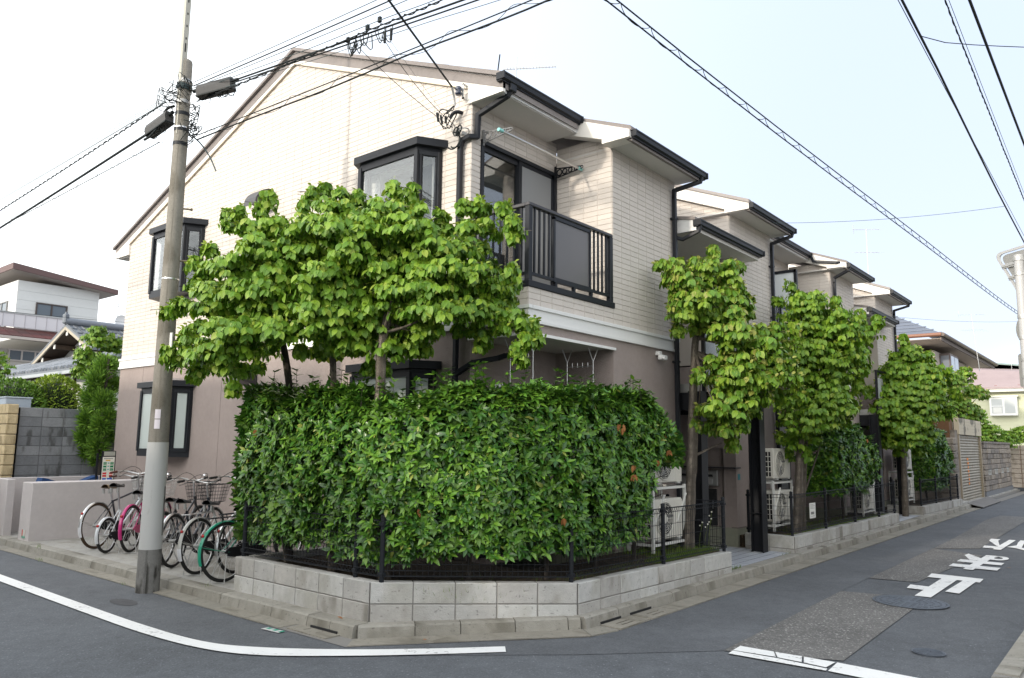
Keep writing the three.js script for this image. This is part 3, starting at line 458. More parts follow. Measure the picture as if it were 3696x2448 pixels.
// bay windows: a shallow box with slanted sides
function bay(zA, zB, y0, y1, name, frost, hood) {       // zA < zB along the wall
  const d = 0.30, xi = XG - 0.002, xo = XG - d, sl = 0.17, f = 0.055;
  const b = part('bay_window', [
    prism([[xi, y0 - 0.09, zA], [xo, y0 - 0.09, zA + sl], [xo, y0 - 0.09, zB - sl], [xi, y0 - 0.09, zB]], [0, 0.09, 0]), prism([[xi, y1, zA], [xo, y1, zA + sl], [xo, y1, zB - sl], [xi, y1, zB]], [0, 0.07, 0]),
    ...[[xo + 0.02, zA + sl + 0.01], [xo + 0.02, zB - sl - 0.01], [xi - 0.03, zA + 0.03], [xi - 0.03, zB - 0.03]].map(([x, z]) => bx(x - 0.033, x + 0.033, y0, y1, z - 0.033, z + 0.033, 0.004)),
    ...[[zA, zA + sl], [zB, zB - sl]].flatMap(([w, o]) => [beam([xi - 0.03, y0 + 0.03, w + Math.sign(o - w) * 0.03], [xo + 0.03, y0 + 0.03, o], 0.05, 0.07), beam([xi - 0.03, y1 - 0.03, w + Math.sign(o - w) * 0.03], [xo + 0.03, y1 - 0.03, o], 0.05, 0.07)]),
    bx(xo, xo + 0.05, y0, y0 + 0.045, zA + sl, zB - sl), bx(xo, xo + 0.05, y1 - 0.05, y1, zA + sl, zB - sl)], M.black, house);
  part('hood', [prism([[xi, y1 + 0.05, zA - 0.10], [xo - 0.06, y1 + 0.05, zA + sl - 0.06], [xo - 0.06, y1 + 0.05, zB - sl + 0.06], [xi, y1 + 0.05, zB + 0.10]], [0, 0.10, 0])], M.black, b);
  if (hood) { const o = []; const p = [[xi, zA - 0.08], [xo - 0.05, zA + sl - 0.05], [xo - 0.05, zB - sl + 0.05], [xi, zB + 0.08]]; for (let i = 0; i < 3; i++) o.push(p[i][0], y1 + 0.152, p[i][1], p[i + 1][0], y1 + 0.152, p[i + 1][1], xi, y1 + 0.24, (zA + zB) / 2); part('hood_roof', fromTris(o), M.trim, b); }
  part('pane', [bx(xo + 0.018, xo + 0.024, y0 + 0.03, y1 - 0.03, zA + sl + 0.02, zB - sl - 0.02)], frost ? M.frosted : M.glass, b);
  for (const [w, o] of [[zB - 0.03, zB - sl], [zA + 0.03, zA + sl]]) { part('side_pane', [prism([[xi - 0.03, y0 + 0.05, w], [xo + 0.03, y0 + 0.05, o], [xo + 0.03, y1 - 0.05, o], [xi - 0.03, y1 - 0.05, w]], [0.004, 0, 0.004])], frost ? M.frosted : M.glass, b); part('sash', [beam([xi - 0.06, y0 + 0.06, lerp(w, o, 0.16)], [xi - 0.06, y1 - 0.06, lerp(w, o, 0.16)], 0.045, 0.035), beam([xo + 0.06, y0 + 0.06, lerp(w, o, 0.88)], [xo + 0.06, y1 - 0.06, lerp(w, o, 0.88)], 0.05, 0.045)], M.black, b); }
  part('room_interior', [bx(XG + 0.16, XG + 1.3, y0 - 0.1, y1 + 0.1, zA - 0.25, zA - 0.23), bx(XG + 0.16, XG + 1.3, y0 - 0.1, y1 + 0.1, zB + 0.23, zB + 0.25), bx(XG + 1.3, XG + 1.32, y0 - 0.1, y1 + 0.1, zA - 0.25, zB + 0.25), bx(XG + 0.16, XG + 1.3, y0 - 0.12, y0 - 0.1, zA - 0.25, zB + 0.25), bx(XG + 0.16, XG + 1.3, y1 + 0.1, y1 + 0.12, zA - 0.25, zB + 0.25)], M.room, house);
  if (frost) { const pts = []; for (let i = 0; i <= 24; i++) pts.push([XG + 0.02 + 0.018 * Math.sin(i * 1.9), zA + 0.04 + (zB - zA - 0.08) * i / 24]); for (let i = 24; i >= 0; i--) pts.push([pts[i][0] + 0.004, pts[i][1]]); part('curtain', [prism(pts.map(([x, z]) => [x, y0 + 0.02, z]), [0, y1 - y0 - 0.04, 0])], M.curtain, b); }
  return b;
}
const bays = [bay(-8.35, -6.86, 4.22, 5.54, 'u', false, false), bay(-14.43, -12.90, 4.47, 5.57, 'u', false, false), bay(-14.43, -12.93, 1.56, 2.65, 'l', true, true), bay(-8.35, -6.88, 1.40, 2.64, 'l', true, true)];
bays[0].userData.label = 'upper bay window reflecting the sky'; bays[2].userData.label = 'lower bay window with drawn curtain';
{ // frosted lower half in the upper right bay: a wire mesh pane behind the glass and a grey blind
  part('blind', [bx(6.60, 6.61, 4.24, 4.75, -8.1, -7.1)], M.curtain, bays[0]);
}
// hooded vents on the gable
for (const [z, y] of [[-10.93, 5.55], [-11.1, 2.62]]) { const pr = [[0, 0.31], [-0.10, 0.30], [-0.19, 0.26], [-0.26, 0.20], [-0.31, 0.11], [-0.33, 0], [-0.31, 0], [-0.29, 0.10], [0, 0.02]]; part('vent_hood', [prism(pr.map(([x, h]) => [XG + x + 0.001, y + h, z - 0.17]), [0, 0, 0.34])], M.bronze, house); }

// balcony A: rails
function balcony(x0, x1, end, panel) {
  const y0 = 3.585, z = ZS - 0.035, yt = 4.56, b = part('balcony_rail', [bx(x0 - 0.012, x1 + 0.02, y0, y0 + 0.075, z - 0.07, z + 0.055, 0.006), ...(end ? [bx(x0 - 0.02, x0 + 0.10, y0, y0 + 0.075, ZB + 0.0, z - 0.07, 0.006)] : [])], M.black, house);
  const xa = x0 + 0.04, xb = x1 - 0.03;
  part('top_rail', [bx(xa - 0.035, xb + 0.03, yt, yt + 0.045, z - 0.035, z + 0.035, 0.008), ...(end ? [bx(xa - 0.035, xa + 0.035, yt - 0.002, yt + 0.043, ZB + 0.01, z - 0.035, 0.008)] : [])], M.bronze, b);
  part('bottom_rail', [bx(xa, xb, y0 + 0.15, y0 + 0.185, z - 0.018, z + 0.018), ...(end ? [bx(xa - 0.018, xa + 0.018, y0 + 0.15, y0 + 0.185, ZB + 0.02, z)] : [])], M.black, b);
  for (const [x, zz] of [[xa, z], [xb, z], ...(end ? [[xa, ZB + 0.03]] : []), ...[0.33].map((t) => [lerp(xa, xb, 0.33), z]).slice(0, 0)]) part('post', [bx(x - 0.035, x + 0.035, y0 + 0.07, yt, zz - 0.035, zz + 0.035, 0.006)], M.black, b);
  const p0 = lerp(xa, xb, 0.27), p1 = lerp(xa, xb, 0.73);
  const bal = (x, zz) => part('baluster', [bx(x - 0.011, x + 0.011, y0 + 0.185, yt, zz - 0.011, zz + 0.011)], M.black, b);
  for (let i = 1; i < 5; i++) { bal(lerp(xa, p0, i / 5 + 0.03), z); bal(lerp(p1, xb, i / 5), z); }
  if (end) for (let i = 1; i < 8; i++) bal(xa, lerp(ZB + 0.03, z, i / 8));
  part('panel_frame', [bx(p0, p0 + 0.03, y0 + 0.17, yt - 0.02, z - 0.02, z + 0.02), bx(p1 - 0.03, p1, y0 + 0.17, yt - 0.02, z - 0.02, z + 0.02), bx(p0, p1, y0 + 0.14, y0 + 0.20, z - 0.022, z + 0.022), bx(p0, p1, yt - 0.05, yt - 0.005, z - 0.02, z + 0.02)], M.black, b);
  part('smoked_panel', [bx(p0 + 0.03, p1 - 0.03, y0 + 0.2, yt - 0.05, z - 0.004, z + 0.004)], M.smoke, b);
  for (let i = 0; i < 3; i++) part('foot', [bx(lerp(xa, xb, 0.3 + i * 0.22) - 0.02, lerp(xa, xb, 0.3 + i * 0.22) + 0.02, y0 + 0.06, y0 + 0.16, z - 0.02, z + 0.02)], M.black, b);
  return b;
}
balcony(XG, X1, true).userData.label = 'black corner balcony rail'; balcony(X4, 16.14, false); balcony(16.18, X5, false); balcony(X8, X9, false);
// sliding doors at the back of the recesses
function slider(x0, x1, y0, y1, screenSide, z = ZB) {
  const m = (x0 + x1) / 2, d = part('sliding_door', [bx(x0, x0 + 0.05, y0, y1, z - 0.09, z + 0.02), bx(x1 - 0.05, x1, y0, y1, z - 0.09, z + 0.02), bx(x0, x1, y1 - 0.05, y1, z - 0.09, z + 0.022), bx(x0, x1, y0, y0 + 0.05, z - 0.09, z + 0.022)], M.black, house);
  part('sash', [bx(x0 + 0.05, x0 + 0.10, y0 + 0.05, y1 - 0.05, z - 0.06, z - 0.02), bx(m - 0.03, m + 0.03, y0 + 0.05, y1 - 0.05, z - 0.06, z + 0.005), bx(x0 + 0.1, m - 0.03, y1 - 0.12, y1 - 0.05, z - 0.06, z - 0.02), bx(x0 + 0.1, m - 0.03, y0 + 0.05, y0 + 0.14, z - 0.06, z - 0.02)], M.black, d);
  part('sash', [bx(m + 0.03, x1 - 0.05, y1 - 0.10, y1 - 0.05, z - 0.03, z + 0.0), bx(m + 0.03, x1 - 0.05, y0 + 0.05, y0 + 0.12, z - 0.03, z), bx(x1 - 0.10, x1 - 0.05, y0 + 0.05, y1 - 0.05, z - 0.03, z)], M.black, d);
  part('pane', [bx(x0 + 0.1, m - 0.03, y0 + 0.14, y1 - 0.12, z - 0.045, z - 0.04)], M.glass, d); part('screen', [bx(m + 0.03, x1 - 0.1, y0 + 0.12, y1 - 0.1, z - 0.015, z - 0.011)], M.screen, d); part('pane', [bx(m + 0.03, x1 - 0.1, y0 + 0.12, y1 - 0.1, z - 0.075, z - 0.07)], M.glass, d);
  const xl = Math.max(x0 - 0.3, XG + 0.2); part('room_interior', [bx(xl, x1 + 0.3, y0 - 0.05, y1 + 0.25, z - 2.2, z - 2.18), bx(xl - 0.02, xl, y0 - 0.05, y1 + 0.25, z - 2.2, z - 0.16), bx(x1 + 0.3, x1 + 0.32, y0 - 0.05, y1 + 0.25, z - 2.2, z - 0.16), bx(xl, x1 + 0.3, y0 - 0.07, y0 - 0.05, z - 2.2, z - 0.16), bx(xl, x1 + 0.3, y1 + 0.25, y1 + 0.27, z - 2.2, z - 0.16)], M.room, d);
}
slider(6.97, 8.60, 3.50, 5.66); slider(7.0, 8.45, 0.4, 2.45); slider(14.62, 15.95, 3.5, 5.6); slider(16.4, 17.7, 3.5, 5.6); slider(14.7, 15.9, 0.4, 2.4); slider(16.4, 17.6, 0.4, 2.4);
// white partition between the two middle balconies
{ const p = part('balcony_partition', [bx(16.14, 16.18, 3.46, 5.50, ZB, ZS - 0.16)], std([0.70, 0.74, 0.76], 0.6), house); part('frame', [bx(16.12, 16.20, 5.48, 5.54, ZB, ZS - 0.14), bx(16.12, 16.20, 3.5, 5.54, ZS - 0.19, ZS - 0.13)], M.black, p); }
// entrance: beam, columns, railing panels, landing, letter boxes
function stairs(a, b, sign) {
  const e = part('entrance_beam', [bx(a + 0.02, b - 0.25, 2.30, 2.56, -5.02, -4.90, 0.006), bx(a + 0.02, b - 0.25, 2.30, 2.325, -5.06, -4.86), bx(a + 0.02, b - 0.25, 2.535, 2.56, -5.06, -4.86), bx(a + 0.02, a + 0.10, 2.3, 2.56, -7, -5.02), bx(b - 0.33, b - 0.25, 2.3, 2.56, -7, -5.02)], M.blackPost, house);
  for (const [x, z] of [[a - 0.14, -5.02], [b - 0.35, -4.89]]) part('steel_column', [bx(x - 0.10, x + 0.10, 0.10, 2.56, z + 0.085, z + 0.098), bx(x - 0.10, x + 0.10, 0.10, 2.56, z - 0.098, z - 0.085), bx(x - 0.006, x + 0.006, 0.10, 2.56, z - 0.085, z + 0.085), bx(x - 0.1, x + 0.1, 0.72, 0.728, z - 0.085, z + 0.085)], M.blackPost, e);
  part('landing', [bx(a + 0.1, b - 0.05, 2.56, 2.70, -7.2, -5.0)], M.dullSteel, e);
  for (const x of [a - 0.02, lerp(a, b, 0.36), lerp(a, b, 0.7), b - 0.3]) part('rail_post', [bx(x - 0.025, x + 0.025, 2.56, 3.62, -4.99, -4.94)], M.blackPost, e);
  for (let i = 0; i < 3; i++) { const x0 = lerp(a, b, i * 0.31) + 0.03, x1 = lerp(a, b, i * 0.31 + 0.29); part('perforated_panel', [bx(x0, x1, 2.70, 3.46, -4.975, -4.965)], std(null, 0.5, { map: perf }), e); }
  part('hand_rail', [bx(a - 0.04, b - 0.25, 3.60, 3.64, -5.0, -4.93)], M.blackPost, e);
  for (let i = 0; i < 7; i++) part('stair_tread', [bx(lerp(a, b, 0.12), lerp(a, b, 0.52), 0.3 + i * 0.32, 0.34 + i * 0.32, -8.6 + i * 0.22, -8.3 + i * 0.22)], M.dullSteel, e);
  part('stair_stringer', [prism([[lerp(a, b, 0.1), 0.15, -8.7], [lerp(a, b, 0.1), 0.5, -8.8], [lerp(a, b, 0.1), 2.65, -7.1], [lerp(a, b, 0.1), 2.35, -7.1]], [0.03, 0, 0])], M.blackPost, e);
  return e;
}
const perf = colorTex(256, 0.16, (u, v) => { const q = (x) => Math.abs(((x * 8) % 1) - 0.5), r = Math.hypot(q(u), q(v + (Math.floor(u * 8) % 2) * 0.0625)); return r < 0.28 ? [0.12, 0.12, 0.125] : [0.58, 0.60, 0.62]; });
const entry = stairs(X2, X3); stairs(X6, X7);
// letter box wall inside the first entrance
{
  const n = part('letter_box', [bx(X3 - 0.05, X3 - 0.005, 1.10, 1.36, -6.5, -5.72, 0.006)], M.dullSteel, house);
  part('slot', [bx(X3 - 0.056, X3 - 0.049, 1.25, 1.29, -6.4, -5.8)], M.dark, n); part('box_door', [bx(X3 - 0.056, X3 - 0.049, 1.13, 1.22, -6.4, -5.8)], M.galv, n);
  part('ledge', [bx(X3 - 0.16, X3 + 0.06, 1.40, 1.425, -6.6, ZS + 0.06, 0.004)], M.bronze, house);
  const m = part('meter_door', [bx(X3 - 0.03, X3 - 0.004, 0.44, 1.05, -6.5, -5.75, 0.004)], M.dark, house); part('handle', [bx(X3 - 0.05, X3 - 0.03, 0.72, 0.86, -5.82, -5.80)], M.steel, m);
  part('niche_back', [bx(X3 + 0.1, X3 + 0.12, 0.42, 1.76, -6.6, -5.58)], M.stucco, house);
  const pl = part('house_number_plate', [bx(X3 + 0.06, X3 + 0.15, 1.21, 1.31, ZS, ZS + 0.006)], paint([0.02, 0.20, 0.24]), house);
}
// sign lettering on the beam: the visible part reads SUN
{
  const l = [], x0 = 10.86, y0 = 2.425, h = 0.075, w = 0.052, t = 0.012, z = -4.888;
  const bar = (ax, ay, bx_, by) => l.push(beam([x0 + ax, y0 + ay, z], [x0 + bx_, y0 + by, z], t, 0.012, 0.004));
  let o = 0; const seg = (list) => { for (const [a, b, c, d] of list) bar(o + a * w, b * h, o + c * w, d * h); o += w * 1.5; };
  seg([[1, 0.85, 0.7, 1], [0.7, 1, 0.2, 1], [0.2, 1, 0, 0.75], [0, 0.75, 0.25, 0.55], [0.25, 0.55, 0.8, 0.45], [0.8, 0.45, 1, 0.22], [1, 0.22, 0.75, 0], [0.75, 0, 0.2, 0], [0.2, 0, 0, 0.18]]);
  seg([[0, 1, 0, 0.2], [0, 0.2, 0.25, 0], [0.25, 0, 0.75, 0], [0.75, 0, 1, 0.2], [1, 0.2, 1, 1]]);
  seg([[0, 0, 0, 1], [0, 1, 1, 0], [1, 0, 1, 1]]);
  part('sign_lettering', l, paint([0.01, 0.42, 0.48]), entry); part('sign_edge', [bx(10.80, 10.812, 2.38, 2.54, -4.896, -4.886)], paint([0.01, 0.42, 0.48]), entry);
}
// laundry pole brackets on the upper balcony and steel hooks under the soffit
function bracket(x, y, z) {
  const L = 0.46, l = [beam([0, 0.06, 0], [0, 0.0, L], 0.016, 0.016), beam([0, -0.085, 0], [0, -0.03, L], 0.016, 0.016), bx(-0.012, 0.012, -0.12, 0.09, -0.012, 0.012), torus(0.02, 0.006, 14, 5).rotateY(Math.PI / 2).translate(0, -0.015, L)]; for (let i = 0; i < 4; i++) l.push(torus(0.045 - i * 0.007, 0.010, 18, 5).rotateY(Math.PI / 2).translate(0, -0.012, 0.07 + i * 0.095)); return mg(l).translate(x, y, z);
}
part('pole_bracket', [bracket(8.55, 5.66, -6.32, 1, 0.0)], M.blackPost, house); part('pole_bracket', [bracket(7.0, 5.70, -6.33, 1, 0.0)], std([0.2, 0.2, 0.2], 0.5), house);
const pole1 = thing('laundry_pole', 'steel laundry pole resting on wall brackets in the upper corner balcony', 'laundry pole', [7.0, 5.61, -5.98]);
part('pole_tube', [rod([6.86, 5.64, -5.93], [8.58, 5.63, -5.90], 0.016)], M.steel, pole1); part('end_cap', [rod([6.83, 5.64, -5.93], [6.91, 5.64, -5.93], 0.024)], paint([0.25, 0.62, 0.58]), pole1); part('end_cap', [rod([8.53, 5.63, -5.90], [8.60, 5.63, -5.90], 0.024)], paint([0.25, 0.62, 0.58]), pole1);
for (const [x, z] of [[7.10, -5.92], [7.14, -5.60], [8.36, -5.97], [8.40, -5.58]]) part('ceiling_hook', [rod([x - 0.07, 3.04, z - 0.03], [x, 2.86, z], 0.007), rod([x + 0.07, 3.04, z + 0.03], [x, 2.86, z], 0.007), tube([[x, 2.87, z], [x, 2.70, z], [x, 2.50, z], [x, 2.44, z - 0.02], [x, 2.415, z - 0.07], [x, 2.45, z - 0.115], [x, 2.52, z - 0.12]], 0.008, 8, 24)], M.steel, house);
for (const [xa, za, xb, zb] of [[7.10, -5.92, 7.14, -5.60], [8.36, -5.97, 8.40, -5.58]]) part('hook_bar', [rod([xa, 2.80, za], [xb, 2.80, zb], 0.007), ...[0.2, 0.4, 0.6, 0.8].map((t) => rod([lerp(xa, xb, t), 2.79, lerp(za, zb, t)], [lerp(xa, xb, t), 2.85, lerp(za, zb, t)], 0.006))], M.steel, house);
const pole2 = thing('laundry_pole', 'laundry pole with blue cap hanging in the hooks above the hedge', 'laundry pole', [7.0, 2.46, -5.9]);
part('pole_tube', [rod([6.94, 2.46, -5.98], [8.5, 2.46, -6.02], 0.015)], M.steel, pole2); part('end_cap', [rod([6.90, 2.46, -5.98], [6.98, 2.46, -5.98], 0.024)], std([0.75, 0.75, 0.75], 0.5), pole2); part('end_cap', [rod([7.10, 2.45, -5.98], [7.16, 2.45, -5.98], 0.028)], paint([0.02, 0.08, 0.35]), pole2);
{ const c = thing('security_camera', 'small white security camera under the belt beside the downpipe', 'camera', [9.78, 3.02, -5.34]); part('mount', [bx(9.74, 9.82, 3.06, 3.12, -5.40, -5.33, 0.006)], M.white, c); part('body', [bx(9.70, 9.86, 2.99, 3.06, -5.34, -5.26, 0.012), rod([9.71, 3.01, -5.25], [9.71, 3.01, -5.22], 0.025)], M.white, c); }
// service brackets at the upper corner of the gable
{ const s = part('cable_bracket', [bx(XG - 0.11, XG - 0.095, 6.13, 6.33, -6.43, -6.40), bx(XG - 0.11, XG, 6.315, 6.33, -6.43, -6.40), bx(XG - 0.11, XG, 6.13, 6.145, -6.43, -6.40)], M.galv, house); part('insulator', [lathe([[0, -0.06], [0.04, -0.06], [0.045, -0.03], [0.03, -0.015], [0.045, 0.01], [0.045, 0.035], [0.03, 0.05], [0, 0.05]], 14).translate(XG - 0.15, 6.23, -6.45)], paint([0.02, 0.03, 0.06]), s); part('conduit_elbow', [tube([[XG, 6.0, -6.52], [XG - 0.06, 6.0, -6.54], [XG - 0.10, 5.98, -6.58], [XG - 0.10, 5.93, -6.64]], 0.025, 8)], M.black, s); }
// ---------------------------------------------------------------- planter walls of concrete blocks
function blockWall(label, runs, rowsOf, capInside) {
  const w = thing('block_wall', label, 'wall', [runs[0].a[0], 0, runs[0].a[1]]);
  const core = [], tops = [];
  for (const r of runs) {
    const d = V(r.b[0] - r.a[0], 0, r.b[1] - r.a[1]), L = d.length(); d.normalize(); const n = V(r.n[0], 0, r.n[1]).normalize(), T = r.t ?? 0.12;
    const q = (s, o, y) => [r.a[0] + d.x * s + n.x * o, y, r.a[1] + d.z * s + n.z * o], top = (s) => lerp(r.y[0], r.y[1], s / L);
    const m0 = r.m0 ?? 0, m1 = r.m1 ?? 0;       // mitre shifts at the inner face
    core.push(prism([q(0.004, 0.008, 0.0), q(L - 0.004, 0.008, 0.0), q(L - 0.004, 0.008, top(L) - 0.008), q(0.004, 0.008, top(0) - 0.008)], [n.x * (T - 0.016), 0, n.z * (T - 0.016)]));
    const cols = Math.max(1, Math.round(L / 0.4)), bw = L / cols;
    for (let i = 0; i < cols; i++) for (let k = 0; k < 2; k++) {
      const s0 = i * bw + 0.005, s1 = (i + 1) * bw - 0.005, h = 0.19, yt0 = top(s0) - k * (h + 0.01), yt1 = top(s1) - k * (h + 0.01), yb0 = k ? 0.10 : yt0 - h, yb1 = k ? 0.10 : yt1 - h;
      if (yt0 - yb0 < 0.02) continue;
      const f = 0.005, o = [], A = [[s0, yb0], [s1, yb1], [s1, yt1], [s0, yt0]], B = [[s0 + f, yb0 + f], [s1 - f, yb1 + f], [s1 - f, yt1 - f], [s0 + f, yt0 - f]], out = rr(-0.0015, 0.0015);
      const tri = (a, b, c) => o.push(...a, ...b, ...c), Q = (a, b, c, e) => { tri(a, b, c); tri(a, c, e); };
      const F = B.map(([s, y]) => q(s, out, y)), E = A.map(([s, y]) => q(s, f + out, y)), G = A.map(([s, y]) => q(s, T, y));
      Q(F[0], F[1], F[2], F[3]); for (let j = 0; j < 4; j++) { const e = (j + 1) % 4; Q(E[j], E[e], F[e], F[j]); Q(G[j], G[e], E[e], E[j]); } Q(G[1], G[0], G[3], G[2]);
      part('block', fromTris(o), M.block[Math.floor(rnd() * 3)], w);
    }
  }
  part('mortar', core, M.joint, w); return w;
}
blockWall('two course concrete block planter wall around the chamfered corner, under the dense hedge', [
  { a: [4.84, -8.03], b: [4.84, -5.715], n: [1, 0], y: [0.478, 0.476] }, { a: [4.845, -5.705], b: [6.40, -4.44], n: [0.63, -0.776], y: [0.475, 0.42] }, { a: [6.41, -4.435], b: [9.93, -4.40], n: [0, -1], y: [0.42, 0.385] },
  { a: [5.0, -8.02], b: [6.4, -8.02], n: [0, 1], y: [0.478, 0.478] }, { a: [9.92, -4.54], b: [9.92, -5.4], n: [-1, 0], y: [0.385, 0.385] }]);
blockWall('low concrete block planter wall under the mesh fence right of the first entrance', [
  { a: [12.40, -4.43], b: [18.80, -4.40], n: [0, -1], y: [0.37, 0.345], t: 0.13 }, { a: [12.37, -5.25], b: [12.37, -4.44], n: [1, 0], y: [0.37, 0.37], t: 0.14 }, { a: [18.79, -4.54], b: [18.79, -5.4], n: [-1, 0], y: [0.345, 0.345] }]);
blockWall('farthest low concrete block planter wall, ending at the shuttered store', [
  { a: [21.49, -4.46], b: [26.4, -4.42], n: [0, -1], y: [0.34, 0.30], t: 0.13 }, { a: [21.46, -5.3], b: [21.46, -4.47], n: [1, 0], y: [0.34, 0.34], t: 0.14 }]);
structure('soil', [slabOn([[4.95, -8.0], [4.95, -5.67], [6.42, -4.54], [9.82, -4.52], [9.82, -5.39], [6.78, -5.39], [6.78, -8.0]], 0.02, 0.40)], M.soil);
structure('soil', [slabOn([[12.5, -4.54], [18.70, -4.52], [18.70, -5.39], [12.5, -5.39]], 0.02, 0.31)], M.soil); structure('soil', [slabOn([[21.6, -4.58], [26.3, -4.54], [26.3, -5.39], [21.6, -5.39]], 0.02, 0.27)], M.soil);
// pale tiles in the two entrances
function tilePath(x0, x1, z0, z1, nx, nz) {
  const p = structure('entrance_path', [bx(x0, x1, 0, 0.119, z0, z1)], std([0.11, 0.115, 0.13], 0.9)), w = (x1 - x0) / nx, d = (z1 - z0) / nz, g = cbox(w - 0.016, 0.02, d - 0.016, 0.004); boxUV(g);
  const ms = [[0.40, 0.42, 0.46], [0.44, 0.46, 0.49], [0.37, 0.39, 0.43]].map((c, i) => std(null, 0.6, { map: mottled(c, 110 + i, 0.15, 0.8) }));
  for (let i = 0; i < nx; i++) for (let j = 0; j < nz; j++) piece('tile', g, ms[Math.floor(rnd() * 3)], p, [x0 + (i + 0.5) * w, 0.111 + rr(0, 0.0015), z0 + (j + 0.5) * d]);
}
tilePath(9.97, 12.34, -5.5, -4.50, 12, 6); tilePath(18.83, 21.44, -5.4, -4.52, 11, 4);

// ---------------------------------------------------------------- mesh fences
function fence(label, posts, panels, yTop) {
  const f = thing('mesh_fence', label, 'fence', [posts[0][0], posts[0][1], posts[0][2]]);
  for (const [x, y, z] of posts) { part('post', [rod([x, y - 0.06, z], [x, yTop + 0.015, z], 0.024, 0.024, 12), lathe([[0, 0.03], [0.026, 0.02], [0.026, 0]], 10).translate(x, yTop + 0.01, z)], M.fence, f); part('clamp', [bx(x - 0.03, x + 0.03, y + 0.05, y + 0.085, z - 0.03, z + 0.03, 0.004), bx(x - 0.03, x + 0.03, yTop - 0.07, yTop - 0.035, z - 0.03, z + 0.03, 0.004)], M.fence, f); }
  for (const [i, j] of panels) {
    const a = V(...posts[i]), b = V(...posts[j]), L = Math.hypot(b.x - a.x, b.z - a.z), n = Math.round(L / 0.055), at = (t, y, o) => { const nx = -(b.z - a.z) / L, nz = (b.x - a.x) / L; return [lerp(a.x, b.x, t) + nx * o, y, lerp(a.z, b.z, t) + nz * o]; }, yb = (t) => lerp(a.y, b.y, t) + 0.055, l = [], rails = [];
    for (const [h, o, r] of [[0, 0, 0.0035], [0.0, 0.045, 0.0035], [0.05, 0.022, 0.004]]) { rails.push(rod(at(0.01, yTop - 0.02 - h, o), at(0.99, yTop - 0.02 - h, o), r, r, 5, false), rod(at(0.01, yb(0) + h, o), at(0.99, yb(1) + h, o), r, r, 5, false)); }
    for (const t of [0.34, 0.58, 0.8]) rails.push(rod(at(0.01, lerp(yb(0), yTop, 1 - t), 0.02), at(0.99, lerp(yb(1), yTop, 1 - t), 0.02), 0.003, 0.003, 5, false));
    for (let k = 1; k < n; k++) { const t = k / n, y0 = yb(t), p = [[y0 + 0.05, 0.02], [y0, 0.045], [y0, 0.0], [y0 + 0.05, 0.022], [yTop - 0.07, 0.022], [yTop - 0.02, 0.0], [yTop - 0.02, 0.045], [yTop - 0.07, 0.024]]; for (let s = 0; s + 1 < p.length; s++) l.push(rod(at(t, ...p[s]), at(t, ...p[s + 1]), 0.0021, 0.0021, 3, false)); }
    stuff(part('wire_mesh', l, M.fence, f)); part('rail_wires', rails, M.fence, f);
  }
  return f;
}
fence('dark mesh fence on the planter wall around the hedge at the corner', [[4.93, 0.475, -8.0], [4.93, 0.475, -6.03], [4.94, 0.475, -5.66], [6.42, 0.42, -4.53], [8.23, 0.40, -4.49], [9.87, 0.385, -4.48], [9.86, 0.385, -5.3]], [[0, 1], [1, 2], [2, 3], [3, 4], [4, 5], [5, 6]], 1.06);
fence('dark mesh fence in front of the two air conditioners right of the entrance', [[12.43, 0.37, -5.2], [12.47, 0.37, -4.50], [14.1, 0.365, -4.49], [15.8, 0.36, -4.48], [17.45, 0.35, -4.47], [18.72, 0.345, -4.47]], [[0, 1], [1, 2], [2, 3], [3, 4], [4, 5]], 1.03);
fence('short dark mesh fence beside the shuttered store', [[21.55, 0.34, -5.2], [21.58, 0.34, -4.53], [23.3, 0.33, -4.52], [25.1, 0.31, -4.50], [26.2, 0.30, -4.50]], [[0, 1], [1, 2], [2, 3], [3, 4]], 1.0);
{ const p = thing('paper_notice', 'small white paper notice hung on the mesh fence', 'notice', [13.22, 0.73, -4.44]); const g = new THREE.PlaneGeometry(0.27, 0.25, 6, 1); { const q = g.attributes.position; for (let i = 0; i < q.count; i++) q.setZ(i, 0.02 * Math.sin((q.getX(i) + 0.13) * 9)); } g.computeVertexNormals();
  const cv = document.createElement('canvas'); cv.width = 128; cv.height = 128; const c = cv.getContext('2d'); c.fillStyle = '#d8d8d2'; c.fillRect(0, 0, 128, 128); c.fillStyle = '#777'; for (let i = 0; i < 4; i++) c.fillRect(12, 14 + i * 10, 60 + 30 * (i % 2), 3); c.fillRect(20, 74, 60, 22); c.fillStyle = '#999'; c.fillRect(12, 108, 80, 4);
  const t = new THREE.CanvasTexture(cv); t.colorSpace = THREE.SRGBColorSpace; const m = part('sheet', clean(g).rotateY(0.02).translate(13.22, 0.73, -4.425), std(null, 0.8, { map: t }), p, true); }

